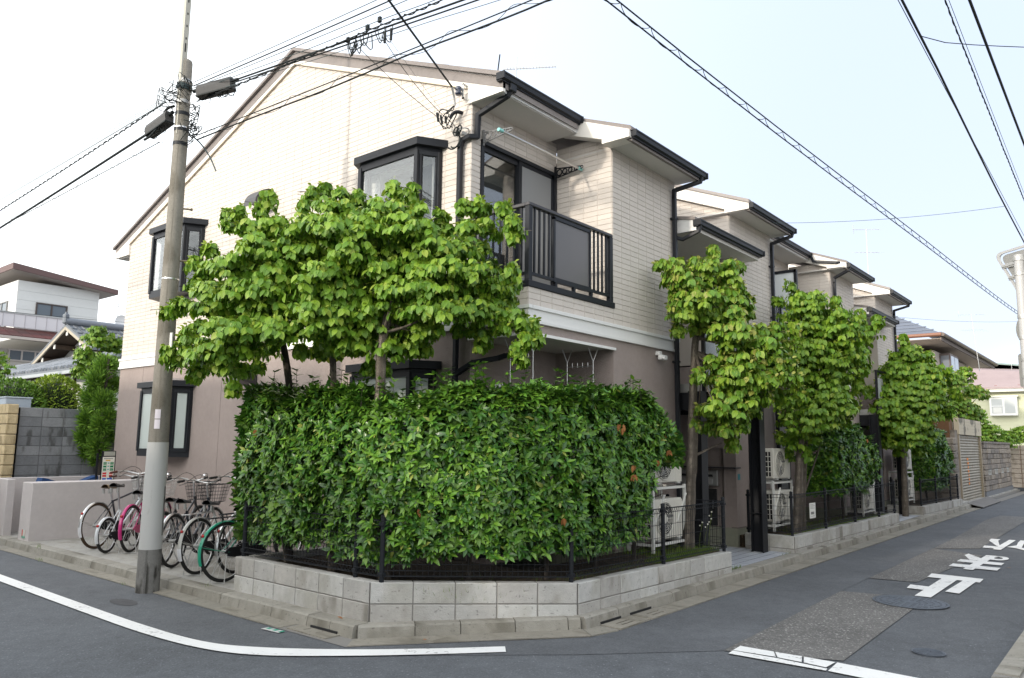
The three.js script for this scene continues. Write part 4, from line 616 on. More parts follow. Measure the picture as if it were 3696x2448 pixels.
// ---------------------------------------------------------------- air conditioner outdoor units (local: fan faces +z, width along x)
function acUnit(label, pos, copyFrom) {
  if (copyFrom) return copyOf(copyFrom, pos, 0, label);
  const a = thing('air_conditioner', label, 'air conditioner', pos, 'outdoor air conditioner units'); BASE.delete(a);
  const W = 0.76, H = 0.53, D = 0.28;
  part('casing', [bx(-W / 2, W / 2, 0.02, H, -D, 0, 0.012), bx(W / 2 - 0.16, W / 2 - 0.003, 0.022, H - 0.02, 0, 0.003)], M.ac, a);
  part('fan_opening', [clean(new THREE.CylinderGeometry(0.215, 0.215, 0.006, 40)).rotateX(Math.PI / 2).translate(-0.10, H / 2 + 0.01, 0.002)], std([0.05, 0.05, 0.05], 0.8), a);
  const gr = []; for (let k = 1; k < 8; k++) gr.push(torus(0.028 * k, 0.0035, 36, 4).translate(-0.10, H / 2 + 0.01, 0.014)); for (let i = 0; i < 12; i++) { const t = i / 12 * 6.283; gr.push(rod([-0.10 + 0.05 * Math.cos(t), H / 2 + 0.01 + 0.05 * Math.sin(t), 0.012], [-0.10 + 0.215 * Math.cos(t), H / 2 + 0.01 + 0.215 * Math.sin(t), 0.012], 0.0035, 0.0035, 4, false)); }
  part('fan_grille', [gr, torus(0.218, 0.010, 40, 6).translate(-0.10, H / 2 + 0.01, 0.008), clean(new THREE.CylinderGeometry(0.05, 0.05, 0.01, 24)).rotateX(Math.PI / 2).translate(-0.10, H / 2 + 0.01, 0.014)], M.ac, a);
  part('fan', [0, 1, 2].map((i) => bx(0.02, 0.19, -0.05, 0.05, -0.002, 0.002).rotateX(0.4).rotateZ(i * 2.094).translate(-0.10, H / 2 + 0.01, -0.006 + 0.012)), std([0.16, 0.16, 0.16], 0.6), a);
  const fin = part('side_coil', [bx(-W / 2 - 0.002, -W / 2, 0.05, H - 0.05, -D + 0.02, -0.05)], M.dark, a); part('side_grille', [...[0, 1, 2, 3, 4].map((i) => bx(-W / 2 - 0.008, -W / 2 - 0.002, 0.04, H - 0.04, -D + 0.03 + i * 0.05, -D + 0.042 + i * 0.05)), ...[0, 1, 2, 3, 4, 5].map((i) => bx(-W / 2 - 0.0085, -W / 2 - 0.003, 0.045 + i * 0.085, 0.057 + i * 0.085, -D + 0.02, -0.05))], M.ac, fin);
  for (const x of [-0.27, 0.27]) part('foot', [bx(x - 0.04, x + 0.04, 0, 0.022, -D - 0.02, 0.02)], M.galv, a);
  part('pipe_cover', [bx(W / 2, W / 2 + 0.04, 0.10, 0.32, -0.16, -0.05, 0.012)], M.ac, a); return a;
}
function acStand(label, x, z, yb, copyFrom) {
  if (copyFrom) return copyOf(copyFrom, [x, yb, z], 0, label);
  const s = thing('equipment_rack', label, 'metal rack', [x, yb, z], 'racks carrying two air conditioners'); BASE.delete(s);
  const W = 0.86, D = 0.34;
  for (const a of [-W / 2, W / 2]) for (const b of [0.02, -D]) part('leg', [bx(a - 0.02, a + 0.02, 0, 0.84, b - 0.003, b + 0.003), bx(a - 0.02, a - 0.014, 0, 0.84, b - 0.03, b)], M.acStand, s);
  for (const y of [0.11, 0.82]) { part('shelf_bar', [bx(-W / 2, W / 2, y - 0.03, y, 0.0, 0.03), bx(-W / 2, W / 2, y - 0.03, y, -D - 0.0, -D + 0.03)], M.acStand, s); for (const u of [-W / 2, W / 2]) part('side_bar', bx(u - 0.015, u + 0.015, y - 0.03, y - 0.001, -D, 0.0), M.acStand, s); }
  part('brace', [beam([W / 2, 0.72, 0.03], [W / 2 - 0.26, 0.36, 0.03], 0.03, 0.006)], M.acStand, s); part('brace', [beam([-W / 2 + 0.26, 0.72, 0.031], [-W / 2, 0.36, 0.031], 0.03, 0.006)], M.acStand, s); return s;
}
const ac1 = acUnit('upper air conditioner half hidden behind the corner hedge', [9.17, 1.275, -4.92]); acUnit('lower air conditioner behind the fence beside the entrance tree', [9.17, 0.555, -4.92], ac1);
const rk = acStand('white rack holding air conditioners at the right end of the corner hedge', 9.22, -4.94, 0.42); 
acUnit('upper beige air conditioner beside the black column, fan facing the street', [13.34, 1.215, -4.95], ac1); acUnit('lower beige air conditioner behind the fence beside the black column', [13.34, 0.50, -4.95], ac1); acStand('white rack holding air conditioners beside the black column', 13.36, -4.97, 0.36, rk);
acUnit('air conditioner at the right edge of the second hedge', [18.15, 0.42, -4.85], ac1);
acUnit('farther upper air conditioner behind the second entrance column', [22.35, 1.21, -4.95], ac1); acUnit('farther lower air conditioner behind the second entrance column', [22.35, 0.48, -4.95], ac1); acStand('farther white rack with air conditioners behind the second column', 22.4, -4.97, 0.34, rk);
{ const s = acStand('white metal rack with slanted brace at the second hedge', 18.2, -4.87, 0.30, rk); }

// ---------------------------------------------------------------- utility pole
const PX = 4.43, PZ = -9.19;
{
  const p = thing('utility_pole', 'round concrete utility pole with white band beside the bicycles', 'utility pole', [PX, 0, PZ]);
  part('shaft', [rod([PX, -0.1, PZ], [PX, 6.58, PZ], 0.128, 0.077, 40), lathe([[0.077, 0], [0.072, 0.03], [0.055, 0.045], [0, 0.05]], 40).translate(PX, 6.575, PZ)], M.pole, p);
  part('dirty_foot', [rod([PX, 0, PZ], [PX, 0.5, PZ], 0.1315, 0.127, 40, false)], M.poleDirt, p);
  part('white_wrap', [rod([PX, 0.5, PZ], [PX, 1.74, PZ], 0.1275, 0.1185, 40), rod([PX, 0.495, PZ], [PX, 0.503, PZ], 0.130, 0.130, 40)], std(null, 0.75, { map: colorTex(256, 1.4, (u, v) => { const w = ss(0.68, 0.76, fbm(u, v * 0.5, 9, 4, 121)); return [lerp(0.47, 0.17, w), lerp(0.465, 0.165, w), lerp(0.455, 0.15, w)]; }) }), p);
  part('worn_patch', [clean(new THREE.CylinderGeometry(0.1248, 0.1268, 0.34, 10, 1, true, 0.55, 0.32)).translate(PX, 1.05, PZ), clean(new THREE.CylinderGeometry(0.1272, 0.1288, 0.26, 10, 1, true, 0.55, 0.26)).translate(PX, 0.78, PZ)], M.poleDirt, p);
  part('angle_bar', [bx(PX - 0.08, PX - 0.015, 5.6, 9.2, PZ + 0.02, PZ + 0.026), bx(PX - 0.08, PX - 0.074, 5.6, 9.2, PZ + 0.02 - 0.06, PZ + 0.02)].map((g) => g.translate(0.0, 0, 0.02)), std([0.40, 0.385, 0.33], 0.6, { metalness: 0.2 }), p);
  stuff(part('bolt_hole', [...Array(14)].map((_, i) => bx(PX - 0.056, PX - 0.040, 6.7 + i * 0.17, 6.73 + i * 0.17 + (i % 4 === 0 ? 0.09 : 0), PZ + 0.046, PZ + 0.0475)), M.dark, p));
  for (const y of [6.30, 6.02, 5.86, 5.65, 5.46]) part('band', [rod([PX, y, PZ], [PX, y + 0.045, PZ], 0.132 - 0.0076 * y, 0.132 - 0.0076 * y, 32)], y > 5.9 ? M.dullSteel : M.fence, p);
  part('band', [rod([PX, 3.73, PZ], [PX, 3.745, PZ], 0.103, 0.103, 32)], M.steel, p); part('band', [rod([PX, 5.69, PZ], [PX, 5.705, PZ], 0.090, 0.090, 32)], M.steel, p);
  for (const [y, a] of [[4.66, -0.2], [3.98, -0.5], [2.98, -0.4]]) part('step_bolt', [rod([PX + 0.08 * Math.cos(a), y, PZ + 0.08 * -Math.sin(a)], [PX + 0.19 * Math.cos(a), y + 0.01, PZ - 0.19 * Math.sin(a)], 0.011), rod([PX + 0.185 * Math.cos(a), y + 0.01, PZ - 0.185 * Math.sin(a)], [PX + 0.2 * Math.cos(a), y + 0.012, PZ - 0.2 * Math.sin(a)], 0.02)], std([0.25, 0.20, 0.13], 0.6, { metalness: 0.5 }), p);
  part('number_plate', [bx(PX - 0.006, PX + 0.006, 2.62, 3.06, PZ + 0.10, PZ + 0.165)].map((g) => g.rotateY(0)), std([0.66, 0.66, 0.63], 0.5), p);
  for (const [y0, y1] of [[2.02, 2.13], [1.90, 2.01]]) part('paper_label', [clean(new THREE.CylinderGeometry(0.116, 0.117, y1 - y0, 8, 1, true, -0.42, 0.55)).rotateY(-0.55).translate(PX, (y0 + y1) / 2, PZ)], std([0.66, 0.62, 0.68], 0.7), p);
  // tangle of thin wires tied to the pole
  const tang = []; for (let i = 0; i < 16; i++) { const y = 6.12 + rr(-0.10, 0.16), a = rr(1.6, 4.4), r = rr(0.14, 0.30), c = [PX + Math.cos(a) * r, y, PZ - Math.sin(a) * r]; tang.push(tube([[PX + 0.09 * Math.cos(a + 1), y - 0.05, PZ - 0.09 * Math.sin(a + 1)], c, [c[0] + rr(-0.1, 0.1), c[1] + rr(0.0, 0.1), c[2] - rr(0, 0.12)], [c[0] + rr(-0.1, 0.05), c[1] - 0.1, c[2] - rr(0.0, 0.1)], [PX + 0.12 * Math.cos(a - 0.8), y - rr(0, 0.15), PZ - 0.12 * Math.sin(a - 0.8)]], 0.0045, 4, 18)); }
  for (let i = 0; i < 18; i++) { const y = 5.55 + rr(-0.05, 0.55), a = rr(-1.5, 1.2), r = rr(0.14, 0.24); tang.push(tube([[PX + 0.11 * Math.cos(a + 0.8), y, PZ - 0.11 * Math.sin(a + 0.8)], [PX + r * Math.cos(a), y + rr(-0.1, 0.1), PZ - r * Math.sin(a)], [PX + r * 0.9 * Math.cos(a - 0.4), y - rr(0.05, 0.2), PZ - r * 0.9 * Math.sin(a - 0.4)], [PX + 0.11 * Math.cos(a - 0.9), y - rr(0, 0.2), PZ - 0.11 * Math.sin(a - 0.9)]], 0.006, 4, 14)); }
  stuff(part('wire_tangle', tang, M.cable, p));
  const th = []; for (let i = 0; i < 9; i++) { const a = i * 0.7, y = 6.18 + 0.02 * (i % 5); th.push(tube([0, 1, 2, 3, 4, 5, 6].map((k) => [PX + 0.093 * Math.cos(a + k * 0.9), y + 0.012 * k, PZ + 0.093 * Math.sin(a + k * 0.9)]), 0.005, 4, 20)); } stuff(part('wire_wrap', th, M.cableThin, p));
  part('cable_riser', [tube([[PX - 0.05, 6.02, PZ - 0.13], [PX - 0.10, 5.98, PZ - 0.24], [PX - 0.13, 5.8, PZ - 0.32], [PX - 0.14, 5.70, PZ - 0.50], [PX - 0.12, 5.70, PZ - 0.75]], 0.017, 8, 30)], M.cable, p);
  part('loose_end', [tube([[PX + 0.10, 5.62, PZ + 0.08], [PX + 0.2, 5.52, PZ + 0.14], [PX + 0.30, 5.36, PZ + 0.2], [PX + 0.36, 5.18, PZ + 0.26]], 0.009, 6)], M.cableThin, p);
}
// cable splice boxes hung on the cables either side of the pole
function splice(label, c, dir) {
  const b = thing('splice_box', label, 'cable box', c, 'cable boxes beside the utility pole'), d = V(...dir).normalize(), m = new THREE.Matrix4(), X = V(0, 1, 0).cross(d).normalize(), Y = d.clone().cross(X); m.makeBasis(X, Y, d); m.setPosition(...c);
  const s = [[-0.055, -0.075], [-0.062, 0.02], [-0.04, 0.075], [0.04, 0.075], [0.062, 0.02], [0.055, -0.075]];
  part('shell', [prism(s.map(([x, y]) => [x, y, -0.25]), [0, 0, 0.5]).applyMatrix4(m)], std(null, 0.7, { map: mottled([0.055, 0.055, 0.055], 130, 0.4, 0.4) }), b); part('cover_lip', [bx(-0.065, 0.065, -0.085, -0.068, -0.255, 0.255).applyMatrix4(m)], M.cable, b);
  for (const z of [-0.28, 0.28]) part('cable_gland', [rod([0, 0.03, z - 0.05], [0, 0.03, z + 0.05], 0.024).applyMatrix4(m)], M.cable, b);
  const w = []; for (let i = 0; i < 8; i++) { const z = rr(-0.22, 0.2); w.push(tube([[rr(-0.03, 0.03), -0.08, z], [rr(-0.04, 0.04), -0.11 - rr(0, 0.06), z + 0.05], [rr(-0.03, 0.03), -0.11 - rr(0, 0.05), z + 0.1], [0, -0.08, z + 0.15]], 0.004, 4, 10).applyMatrix4(m)); } stuff(part('hanging_wires', w, M.cable, b)); return b;
}
splice('black cable box hung right of the pole top', [4.60, 6.17, -8.72], [0.40, 0.12, 0.92]); splice('black cable box hung left of the pole, lower than the other', [4.33, 5.83, -9.60], [0.05, 0.16, 0.99]);

// ---------------------------------------------------------------- overhead cables
function sag(a, b, drop, n = 14, wig = 0) { const l = []; for (let i = 0; i <= n; i++) { const t = i / n; l.push([lerp(a[0], b[0], t) + (wig ? wig * gauss() : 0), lerp(a[1], b[1], t) - drop * 4 * t * (1 - t) + (wig ? wig * gauss() : 0), lerp(a[2], b[2], t)]); } return l; }
function cable(label, pts, r, mat = M.cable, group = 'overhead cables', helix) {
  r *= 0.62; const t = thing('overhead_cable', label, 'cable', pts[0], group); part('conductor', [tube(pts, r, 6, pts.length * 3)], mat, t);
  if (helix) { const c = new THREE.CatmullRomCurve3(pts.map((p) => V(...p))), L = c.getLength(), n = Math.round(L / helix.pitch * 8), h = []; for (let i = 0; i <= n; i++) { const p = c.getPointAt(i / n), a = i / 8 * Math.PI * 2; h.push([p.x + helix.r * Math.cos(a), p.y - helix.drop + helix.r * Math.sin(a), p.z + helix.r * Math.cos(a) * 0.4]); } part('spiral_wire', [tube(h, helix.w, 4, n * 2)], helix.mat ?? mat, t); if (helix.second) part('carried_cable', [tube(pts.map(([x, y, z], i) => [x + 0.01 * Math.sin(i * 2), y - helix.drop * 2 + 0.012 * Math.sin(i * 1.7), z]), helix.second, 6, pts.length * 3)], mat, t); }
  return t;
}
// from the pole towards the upper right
const to = (p, q, k) => [0, 1, 2].map((i) => p[i] + (q[i] - p[i]) * k);
const topR = (p, q, label, r, mat, drop = 0.05, wig = 0, helix) => cable(label, sag(p, to(p, q, 2.6), drop, 18, wig), r, mat, undefined, helix);
topR([4.50, 6.32, -9.1], [4.824, 6.42, -5.816], 'thin top cable rising right from the pole head, highest of the bundle', 0.007, M.cableThin, 0.04);
topR([4.50, 6.27, -9.1], [4.86, 6.37, -5.75], 'thin cable just below the highest one right of the pole', 0.012, M.cable, 0.04);
topR([4.50, 6.24, -9.1], [4.90, 6.33, -5.65], 'third thin cable below the pole head', 0.007, M.cableThin, 0.05);
topR([4.52, 6.20, -9.1], [4.99, 6.27, -5.35], 'wavy thin cable above the black cable box', 0.007, M.cableThin, 0.06, 0.008);
topR([4.53, 6.06, -9.05], [5.10, 6.26, -5.05], 'twisted black cable over the black cable box', 0.011, M.cable, 0.02, 0.006, { pitch: 0.16, r: 0.014, drop: 0, w: 0.006 });
topR([4.66, 6.20, -8.46], [5.142, 6.20, -5.026], 'thick black cable leaving the right cable box', 0.018, M.cable, 0.02);
topR([4.66, 6.17, -8.46], [5.16, 6.165, -5.0], 'second thick black cable under the one from the right box', 0.014, M.cable, 0.03);
topR([4.62, 6.12, -8.5], [5.20, 6.10, -4.9], 'wavy drop wire below the thick black cables', 0.006, M.cableThin, 0.02, 0.008);
topR([4.55, 5.60, -9.0], [5.185, 5.93, -4.192], 'lower messenger cable wound with a loose spiral wire', 0.011, M.cable, 0.06, 0, { pitch: 0.75, r: 0.045, drop: 0.03, w: 0.003, second: 0.010 });
{ // cluster of clamps on the thick cable above the gable top
  const c = thing('cable_clamps', 'cluster of black clamps and loops on the cables above the roof ridge', 'cable clamps', [4.98, 6.22, -6.2]); for (const [z, y] of [[-6.55, 6.22], [-6.22, 6.25], [-6.02, 6.27]]) part('clamp', [bx(4.945, 4.98, y - 0.035, y + 0.03, z - 0.022, z + 0.022, 0.006)], M.cable, c);
  const w = []; for (let i = 0; i < 12; i++) { const z = rr(-6.6, -5.95), x = 4.95 + rr(-0.03, 0.05), y = 6.14; w.push(tube([[x, y + 0.04, z], [x + rr(-0.04, 0.04), y - rr(0.03, 0.14), z + 0.04], [x + rr(-0.03, 0.05), y - rr(0.05, 0.16), z + 0.10], [x, y, z + 0.14]], 0.006, 4, 14)); } stuff(part('wire_loop', w, M.cable, c));
  for (let i = 0; i < 2; i++) part('loop_hook', [bx(4.99, 5.01, 6.0, 6.13, -5.98 + i * 0.1, -5.96 + i * 0.1)], M.cable, c);
}
cable('left twin service drop from the cable clamps down to the gable bracket', sag([4.98, 6.12, -6.42], [6.60, 5.73, -6.50], 0.05, 10, 0.004), 0.006, M.cable, 'service drops to the building'); cable('right twin service drop from the cable clamps down to the gable bracket', sag([5.02, 6.12, -6.05], [6.60, 5.75, -6.46], 0.09, 10, 0.004), 0.006, M.cable, 'service drops to the building'); cable('thin third service wire to the gable', sag([5.02, 6.14, -6.0], [6.66, 5.74, -6.5], 0.02, 8), 0.003, M.cableThin, 'service drops to the building');
{ const c = cable('thick black power cable slanting down to the gable insulator', sag([3.55, 6.08, -4.95], [6.48, 6.205, -6.41], 0.0, 8), 0.019, M.cable, 'service drops to the building'); part('tail', [tube([[6.48, 6.205, -6.41], [6.56, 6.12, -6.45], [6.60, 6.02, -6.47]], 0.017, 6)], M.galv, c); part('tie_wire', [rod([6.45, 6.20, -6.40], [6.64, 6.23, -6.45], 0.006)], M.cable, c);
  for (const [y, z, e] of [[5.98, -6.72, 0.0], [5.9, -6.66, 0.05], [5.88, -6.58, 0.1]]) part('lead_wire', [tube([[6.60, 6.03, -6.47], [6.58, 5.95, -6.5 - e], [6.55, y + 0.02, z + 0.06], [6.56, y - 0.05, z], [6.58, y - 0.15, z + 0.02], [6.60, 5.76, -6.62 + e]], 0.007, 5, 24)], M.cable, c); part('connector', [rod([6.55, 5.98, -6.74], [6.56, 5.86, -6.72], 0.016), rod([6.56, 5.93, -6.68], [6.57, 5.82, -6.66], 0.016), rod([6.57, 5.9, -6.60], [6.575, 5.82, -6.60], 0.016)], M.cable, c);
  part('lead_wire', [tube([[6.62, 5.80, -6.62], [6.66, 5.92, -6.58], [6.70, 5.98, -6.56]], 0.008, 5), tube([[6.64, 5.78, -6.58], [6.68, 5.88, -6.56], [6.72, 5.97, -6.55]], 0.008, 5)], M.cable, c); }
{ const c = thing('cable_coil', 'coil of black service cable hanging above the upper bay window', 'cable coil', [6.70, 5.70, -6.52]); const ringAt = (y, z, R) => torus(R, 0.009, 28, 5).rotateY(Math.PI / 2 - 0.25).translate(6.66, y, z); part('loop', [ringAt(5.70, -6.50, 0.055), ringAt(5.68, -6.46, 0.045), ringAt(5.72, -6.44, 0.05), torus(0.11, 0.010, 28, 5, 4.2).rotateZ(1.4).rotateY(Math.PI / 2).translate(6.68, 5.60, -6.56), torus(0.09, 0.010, 28, 5, 4.0).rotateZ(1.6).rotateY(Math.PI / 2).translate(6.68, 5.59, -6.53)], M.cable, c); part('hook_plate', [bx(6.70, XG, 5.66, 5.70, -6.44, -6.41), torus(0.07, 0.008, 20, 5).rotateX(1.2).translate(6.72, 5.70, -6.42)], M.galv, c); }
// from the pole towards the left
const lf = (p, q, label, r, mat, drop, wig, helix) => cable(label, sag(p, to(p, q, 4.2), drop, 26, wig), r, mat, undefined, helix);
lf([4.335, 5.79, -9.88], [4.37, 5.60, -15.63], 'thick black cable bundle leaving the lower left cable box', 0.028, M.cable, 0.14, 0); lf([4.36, 5.60, -9.6], [4.36, 5.58, -15.4], 'messenger wire with spiral below the thick left cables', 0.009, M.cable, 0.10, 0, { pitch: 0.7, r: 0.04, drop: 0.0, w: 0.003 });
lf([4.34, 6.1, -9.5], [4.2, 5.86, -15.05], 'twisted cable sloping left from the pole head', 0.010, M.cable, 0.25, 0, { pitch: 0.16, r: 0.013, drop: 0, w: 0.006 });
[[6.16, 6.22, 'highest faint wire going left from the pole'], [6.14, 6.12, 'second faint wire going left from the pole'], [6.12, 6.02, 'third faint wire going left from the pole'], [6.1, 5.96, 'fourth faint wire going left from the pole'], [6.09, 5.92, 'lowest faint wire going left from the pole']].forEach(([a, b, l], i) => lf([4.33, a, -9.45], [4.16 - 0.02 * i, b, -15.0], l, 0.0055, M.cableThin, 0.22, 0));
// along the street on the right
cable('spiral bound cable pair running along the right hand street', [[2.5, 6.06, -3.70], [5.853, 6.0, -3.613], [10, 5.95, -3.45], [16, 5.93, -3.2], [27.6, 6.0, -2.85], [45, 6.35, -2.2]], 0.013, M.cable, undefined, { pitch: 0.55, r: 0.05, drop: 0.05, w: 0.004, second: 0.008 });
cable('thick black cable descending at the top right with a wire tied on', [[4, 6.15, -1.42], [7.537, 6.0, -1.494], [8.33, 5.98, -1.49], [11, 5.93, -1.53], [14.6, 5.93, -1.60], [18.37, 6.0, -1.674], [40, 6.4, -2.1]], 0.020);
cable('thin cable beside the thick one at the top right', [[4, 6.1, -1.50], [7.3, 6.0, -1.52], [14, 5.97, -1.57], [18.6, 6.05, -1.64], [40, 6.5, -2.0]], 0.007, M.cableThin);
cable('wavy twisted cable near the top right corner', sag([4, 6.1, -1.11], [30, 6.1, -1.6], 0.15, 60, 0.010), 0.010, M.cable, undefined, { pitch: 0.2, r: 0.014, drop: 0, w: 0.005 }); cable('fine wire alongside the wavy cable near the top right corner', sag([4, 6.13, -1.09], [30, 6.1, -1.56], 0.15, 12), 0.005, M.cableThin);
cable('thickest black cable crossing the top right corner', sag([4, 6.05, -0.97], [30, 6.05, -1.12], 0.12, 16), 0.022);
cable('side wire from the thick cable out to the right', [[8.33, 5.98, -1.49], [8.6, 5.96, -1.3], [9.3, 5.97, -0.6], [11, 6.1, 1.0]], 0.008); cable('thin house service wire from the street cable to the middle eave', sag([15.2, 5.93, -1.61], [13.3, 5.80, -5.05], 0.08, 10), 0.006, M.cableThin, 'service drops to the building');
cable('thin house service wire to the far end eave', sag([30.0, 5.98, -2.77], [19.0, 5.0, -5.3], 0.12, 10), 0.006, M.cableThin, 'service drops to the building');
cable('dark service wire hanging across the houses at far left', sag([2.0, 4.6, -20], [9.0, 4.75, -20], 0.05, 8), 0.008, M.cable);

// ---------------------------------------------------------------- bicycles (local: front towards +x, wheels on y = 0)
const chrome = M.steel;
function bicycle(o) {
  const b = thing('bicycle', o.label, 'bicycle', [o.x, 0.12, o.z], 'bicycles parked against the gable wall', o.turn), R = o.R ?? 0.34, wb = o.wb ?? 1.10, ra = [0, R, 0], fa = [wb, R, 0], paintM = paint(o.frame, 0.3), fm = o.fender === 'steel' ? M.steel : paint(o.fender, 0.3), tyreC = o.tyre ? std(o.tyre, 0.8) : M.rubber;
  b.rotation.order = 'YXZ'; b.rotation.x = o.lean ?? -0.05;
  const wheel = (c, f) => { const w = part('wheel', [torus(R - 0.032, 0.011, 44, 6).translate(...c)], M.steel, b); part('tyre', [torus(R - 0.020, 0.0215, 44, 8).translate(...c)], tyreC, w); const s = []; for (let i = 0; i < 20; i++) { const a = i / 20 * 6.283, e = i % 2 ? 0.03 : -0.03; s.push(rod([c[0] + 0.02 * Math.cos(a + 1), c[1] + 0.02 * Math.sin(a + 1), e], [c[0] + (R - 0.04) * Math.cos(a), c[1] + (R - 0.04) * Math.sin(a), 0], 0.0016, 0.0016, 3, false)); } stuff(part('spokes', s, M.galv, w)); part('hub', [rod([c[0], c[1], -0.05], [c[0], c[1], 0.05], 0.022)], M.dullSteel, w); };
  wheel(ra, 0); wheel(fa, 1);
  const bb = [wb * 0.42, R - 0.06, 0], st = [wb * 0.30, R + 0.36, 0], hd = [wb - 0.17, R + 0.50, 0], hl = [wb - 0.12, R + 0.34, 0];
  part('frame', [rod(bb, st, 0.016), rod(hd, hl, 0.02), rod([hl[0], hl[1], 0], bb, 0.02), ...(o.step ? [rod([hd[0], hd[1] - 0.06, 0], [wb * 0.36, R + 0.10, 0], 0.017)] : [rod([hd[0], hd[1] - 0.02, 0], [st[0], st[1] - 0.02, 0], 0.016)]), ...[-1, 1].flatMap((s) => [rod([0, R, s * 0.055], [bb[0], bb[1], s * 0.03], 0.009), rod([0, R, s * 0.055], [st[0] + 0.01, st[1] - 0.03, s * 0.02], 0.008)])], paintM, b);
  part('fork', [...[-1, 1].map((s) => tube([[fa[0], R, s * 0.05], [hl[0] + 0.07, R + 0.2, s * 0.045], [hl[0], hl[1], s * 0.02]], 0.011, 6, 10))], o.fork ? M.steel : paintM, b);
  const fend = (c, a0, a1) => { const out = []; const n = 22, r0 = R + 0.018; for (let i = 0; i < n; i++) { const A = lerp(a0, a1, i / n), B = lerp(a0, a1, (i + 1) / n); for (const [w0, w1, d0, d1] of [[-0.026, -0.012, -0.014, 0], [-0.012, 0.012, 0, 0], [0.012, 0.026, 0, -0.014]]) { const p = (a, w, d) => [c[0] + (r0 + d) * Math.cos(a), c[1] + (r0 + d) * Math.sin(a), w]; out.push(...p(A, w0, d0), ...p(B, w0, d0), ...p(B, w1, d1), ...p(A, w0, d0), ...p(B, w1, d1), ...p(A, w1, d1)); } } return fromTris(out); };
  if (o.fender) { const rf = part('fender', [fend(ra, 0.75, 3.5), ...[-1, 1].map((s) => rod([0, R, s * 0.05], [(R + 0.02) * Math.cos(2.9), R + (R + 0.02) * Math.sin(2.9), s * 0.02], 0.003, 0.003, 4))], fm, b); if (o.stripe) part('fender_tip', [fend(ra, 3.12, 3.55).scale(1.004, 1.002, 1.06)], std([0.72, 0.72, 0.74], 0.4), rf); part('fender', [fend(fa, 0.5, 2.5)], fm, b); }
  const sh = R + 0.36 + (o.seat ?? 0.16); part('seat_post', [rod(st, [st[0] - 0.045, sh, 0], 0.013)], M.steel, b);
  const sd = part('saddle', [saddleGeo().translate(st[0] - 0.06, sh + 0.03, 0)], std(o.saddle ?? [0.02, 0.02, 0.022], 0.5), b); part('saddle_spring', [-1, 1].map((s) => rod([st[0] - 0.14, sh - 0.05, s * 0.05], [st[0] - 0.14, sh + 0.02, s * 0.055], 0.018)), M.dullSteel, sd);
  const hy = R + 0.66 + (o.bar ?? 0), hx = hd[0] - 0.04; part('stem', [rod([hd[0], hd[1] - 0.02, 0], [hx, hy, 0], 0.013), rod([hx, hy, 0], [hx + 0.05, hy + 0.02, 0], 0.015)], M.steel, b);
  const hb = part('handlebar', [-1, 1].map((s) => tube([[hx + 0.05, hy + 0.02, 0], [hx + 0.05, hy + 0.03, s * 0.08], [hx + 0.0, hy + 0.07, s * 0.2], [hx - 0.12, hy + 0.07, s * 0.26], [hx - 0.26, hy + 0.06, s * 0.28]], 0.011, 7, 20)), o.darkBar ? M.blackPost : M.steel, b);
  for (const s of [-1, 1]) { part('grip', [rod([hx - 0.15, hy + 0.068, s * 0.265], [hx - 0.28, hy + 0.058, s * 0.282], 0.017)], std(o.grip ?? [0.02, 0.02, 0.02], 0.7), hb); part('brake_lever', [tube([[hx - 0.08, hy + 0.05, s * 0.25], [hx - 0.16, hy + 0.02, s * 0.27], [hx - 0.24, hy + 0.01, s * 0.285]], 0.006, 5)], M.dullSteel, hb); }
  part('bell', [lathe([[0, 0.03], [0.02, 0.025], [0.03, 0.005], [0.03, 0]], 12).translate(hx - 0.02, hy + 0.085, 0.17)], M.steel, hb);
  part('brake_cable', [tube([[hx - 0.1, hy + 0.05, 0.25], [hx + 0.06, hy + 0.12, 0.16], [hx + 0.12, hy + 0.02, 0.03], [hd[0] + 0.02, hd[1] - 0.05, 0.02]], 0.0035, 4, 16), tube([[hx - 0.1, hy + 0.05, -0.25], [hx + 0.08, hy + 0.14, -0.14], [hx + 0.12, hy, 0], [hd[0], hd[1] - 0.08, -0.02]], 0.0035, 4, 16)], M.cable, b);
  if (o.basket) { const bxx = hd[0] + 0.06, by = R + 0.40 + (o.bar ?? 0), bm = o.basket === 'black' ? M.fence : M.galv, l = [], W0 = 0.13, W1 = 0.18, D0 = 0.20, D1 = 0.28, H = 0.25, ring = (t, th) => { const w = lerp(W0, W1, t), d = lerp(D0, D1, t), y = by + H * t, p = [[bxx, y, -w], [bxx + d, y, -w], [bxx + d, y, w], [bxx, y, w], [bxx, y, -w]]; for (let i = 0; i < 4; i++) l.push(rod(p[i], p[i + 1], th, th, 4, false)); }; for (const t of [0, 0.2, 0.4, 0.6, 0.8]) ring(t, 0.0022); ring(1, 0.005); for (let i = 0; i <= 8; i++) { const f = i / 8, w = (k) => lerp(-lerp(W0, W1, k), lerp(W0, W1, k), f); for (const s of [0, 1]) l.push(rod([bxx + (s ? D0 : 0), by, w(0)], [bxx + (s ? D1 : 0), by + H, w(1)], 0.0022, 0.0022, 3, false)); const d = (k) => bxx + lerp(D0, D1, k) * f; for (const s of [-1, 1]) l.push(rod([d(0), by, s * W0], [d(1), by + H, s * W1], 0.0022, 0.0022, 3, false)); l.push(rod([bxx, by, lerp(-W0, W0, f)], [bxx + D0, by, lerp(-W0, W0, f)], 0.0022, 0.0022, 3, false)); }
    part('basket', l, bm, b); if (o.mesh) part('basket_net', [prism([[bxx + 0.01, by + 0.01, -W0], [bxx + 0.01, by + H - 0.01, -W1], [bxx + 0.01, by + H - 0.01, W1], [bxx + 0.01, by + 0.01, W0]], [0.001, 0, 0])], M.smoke, b); }
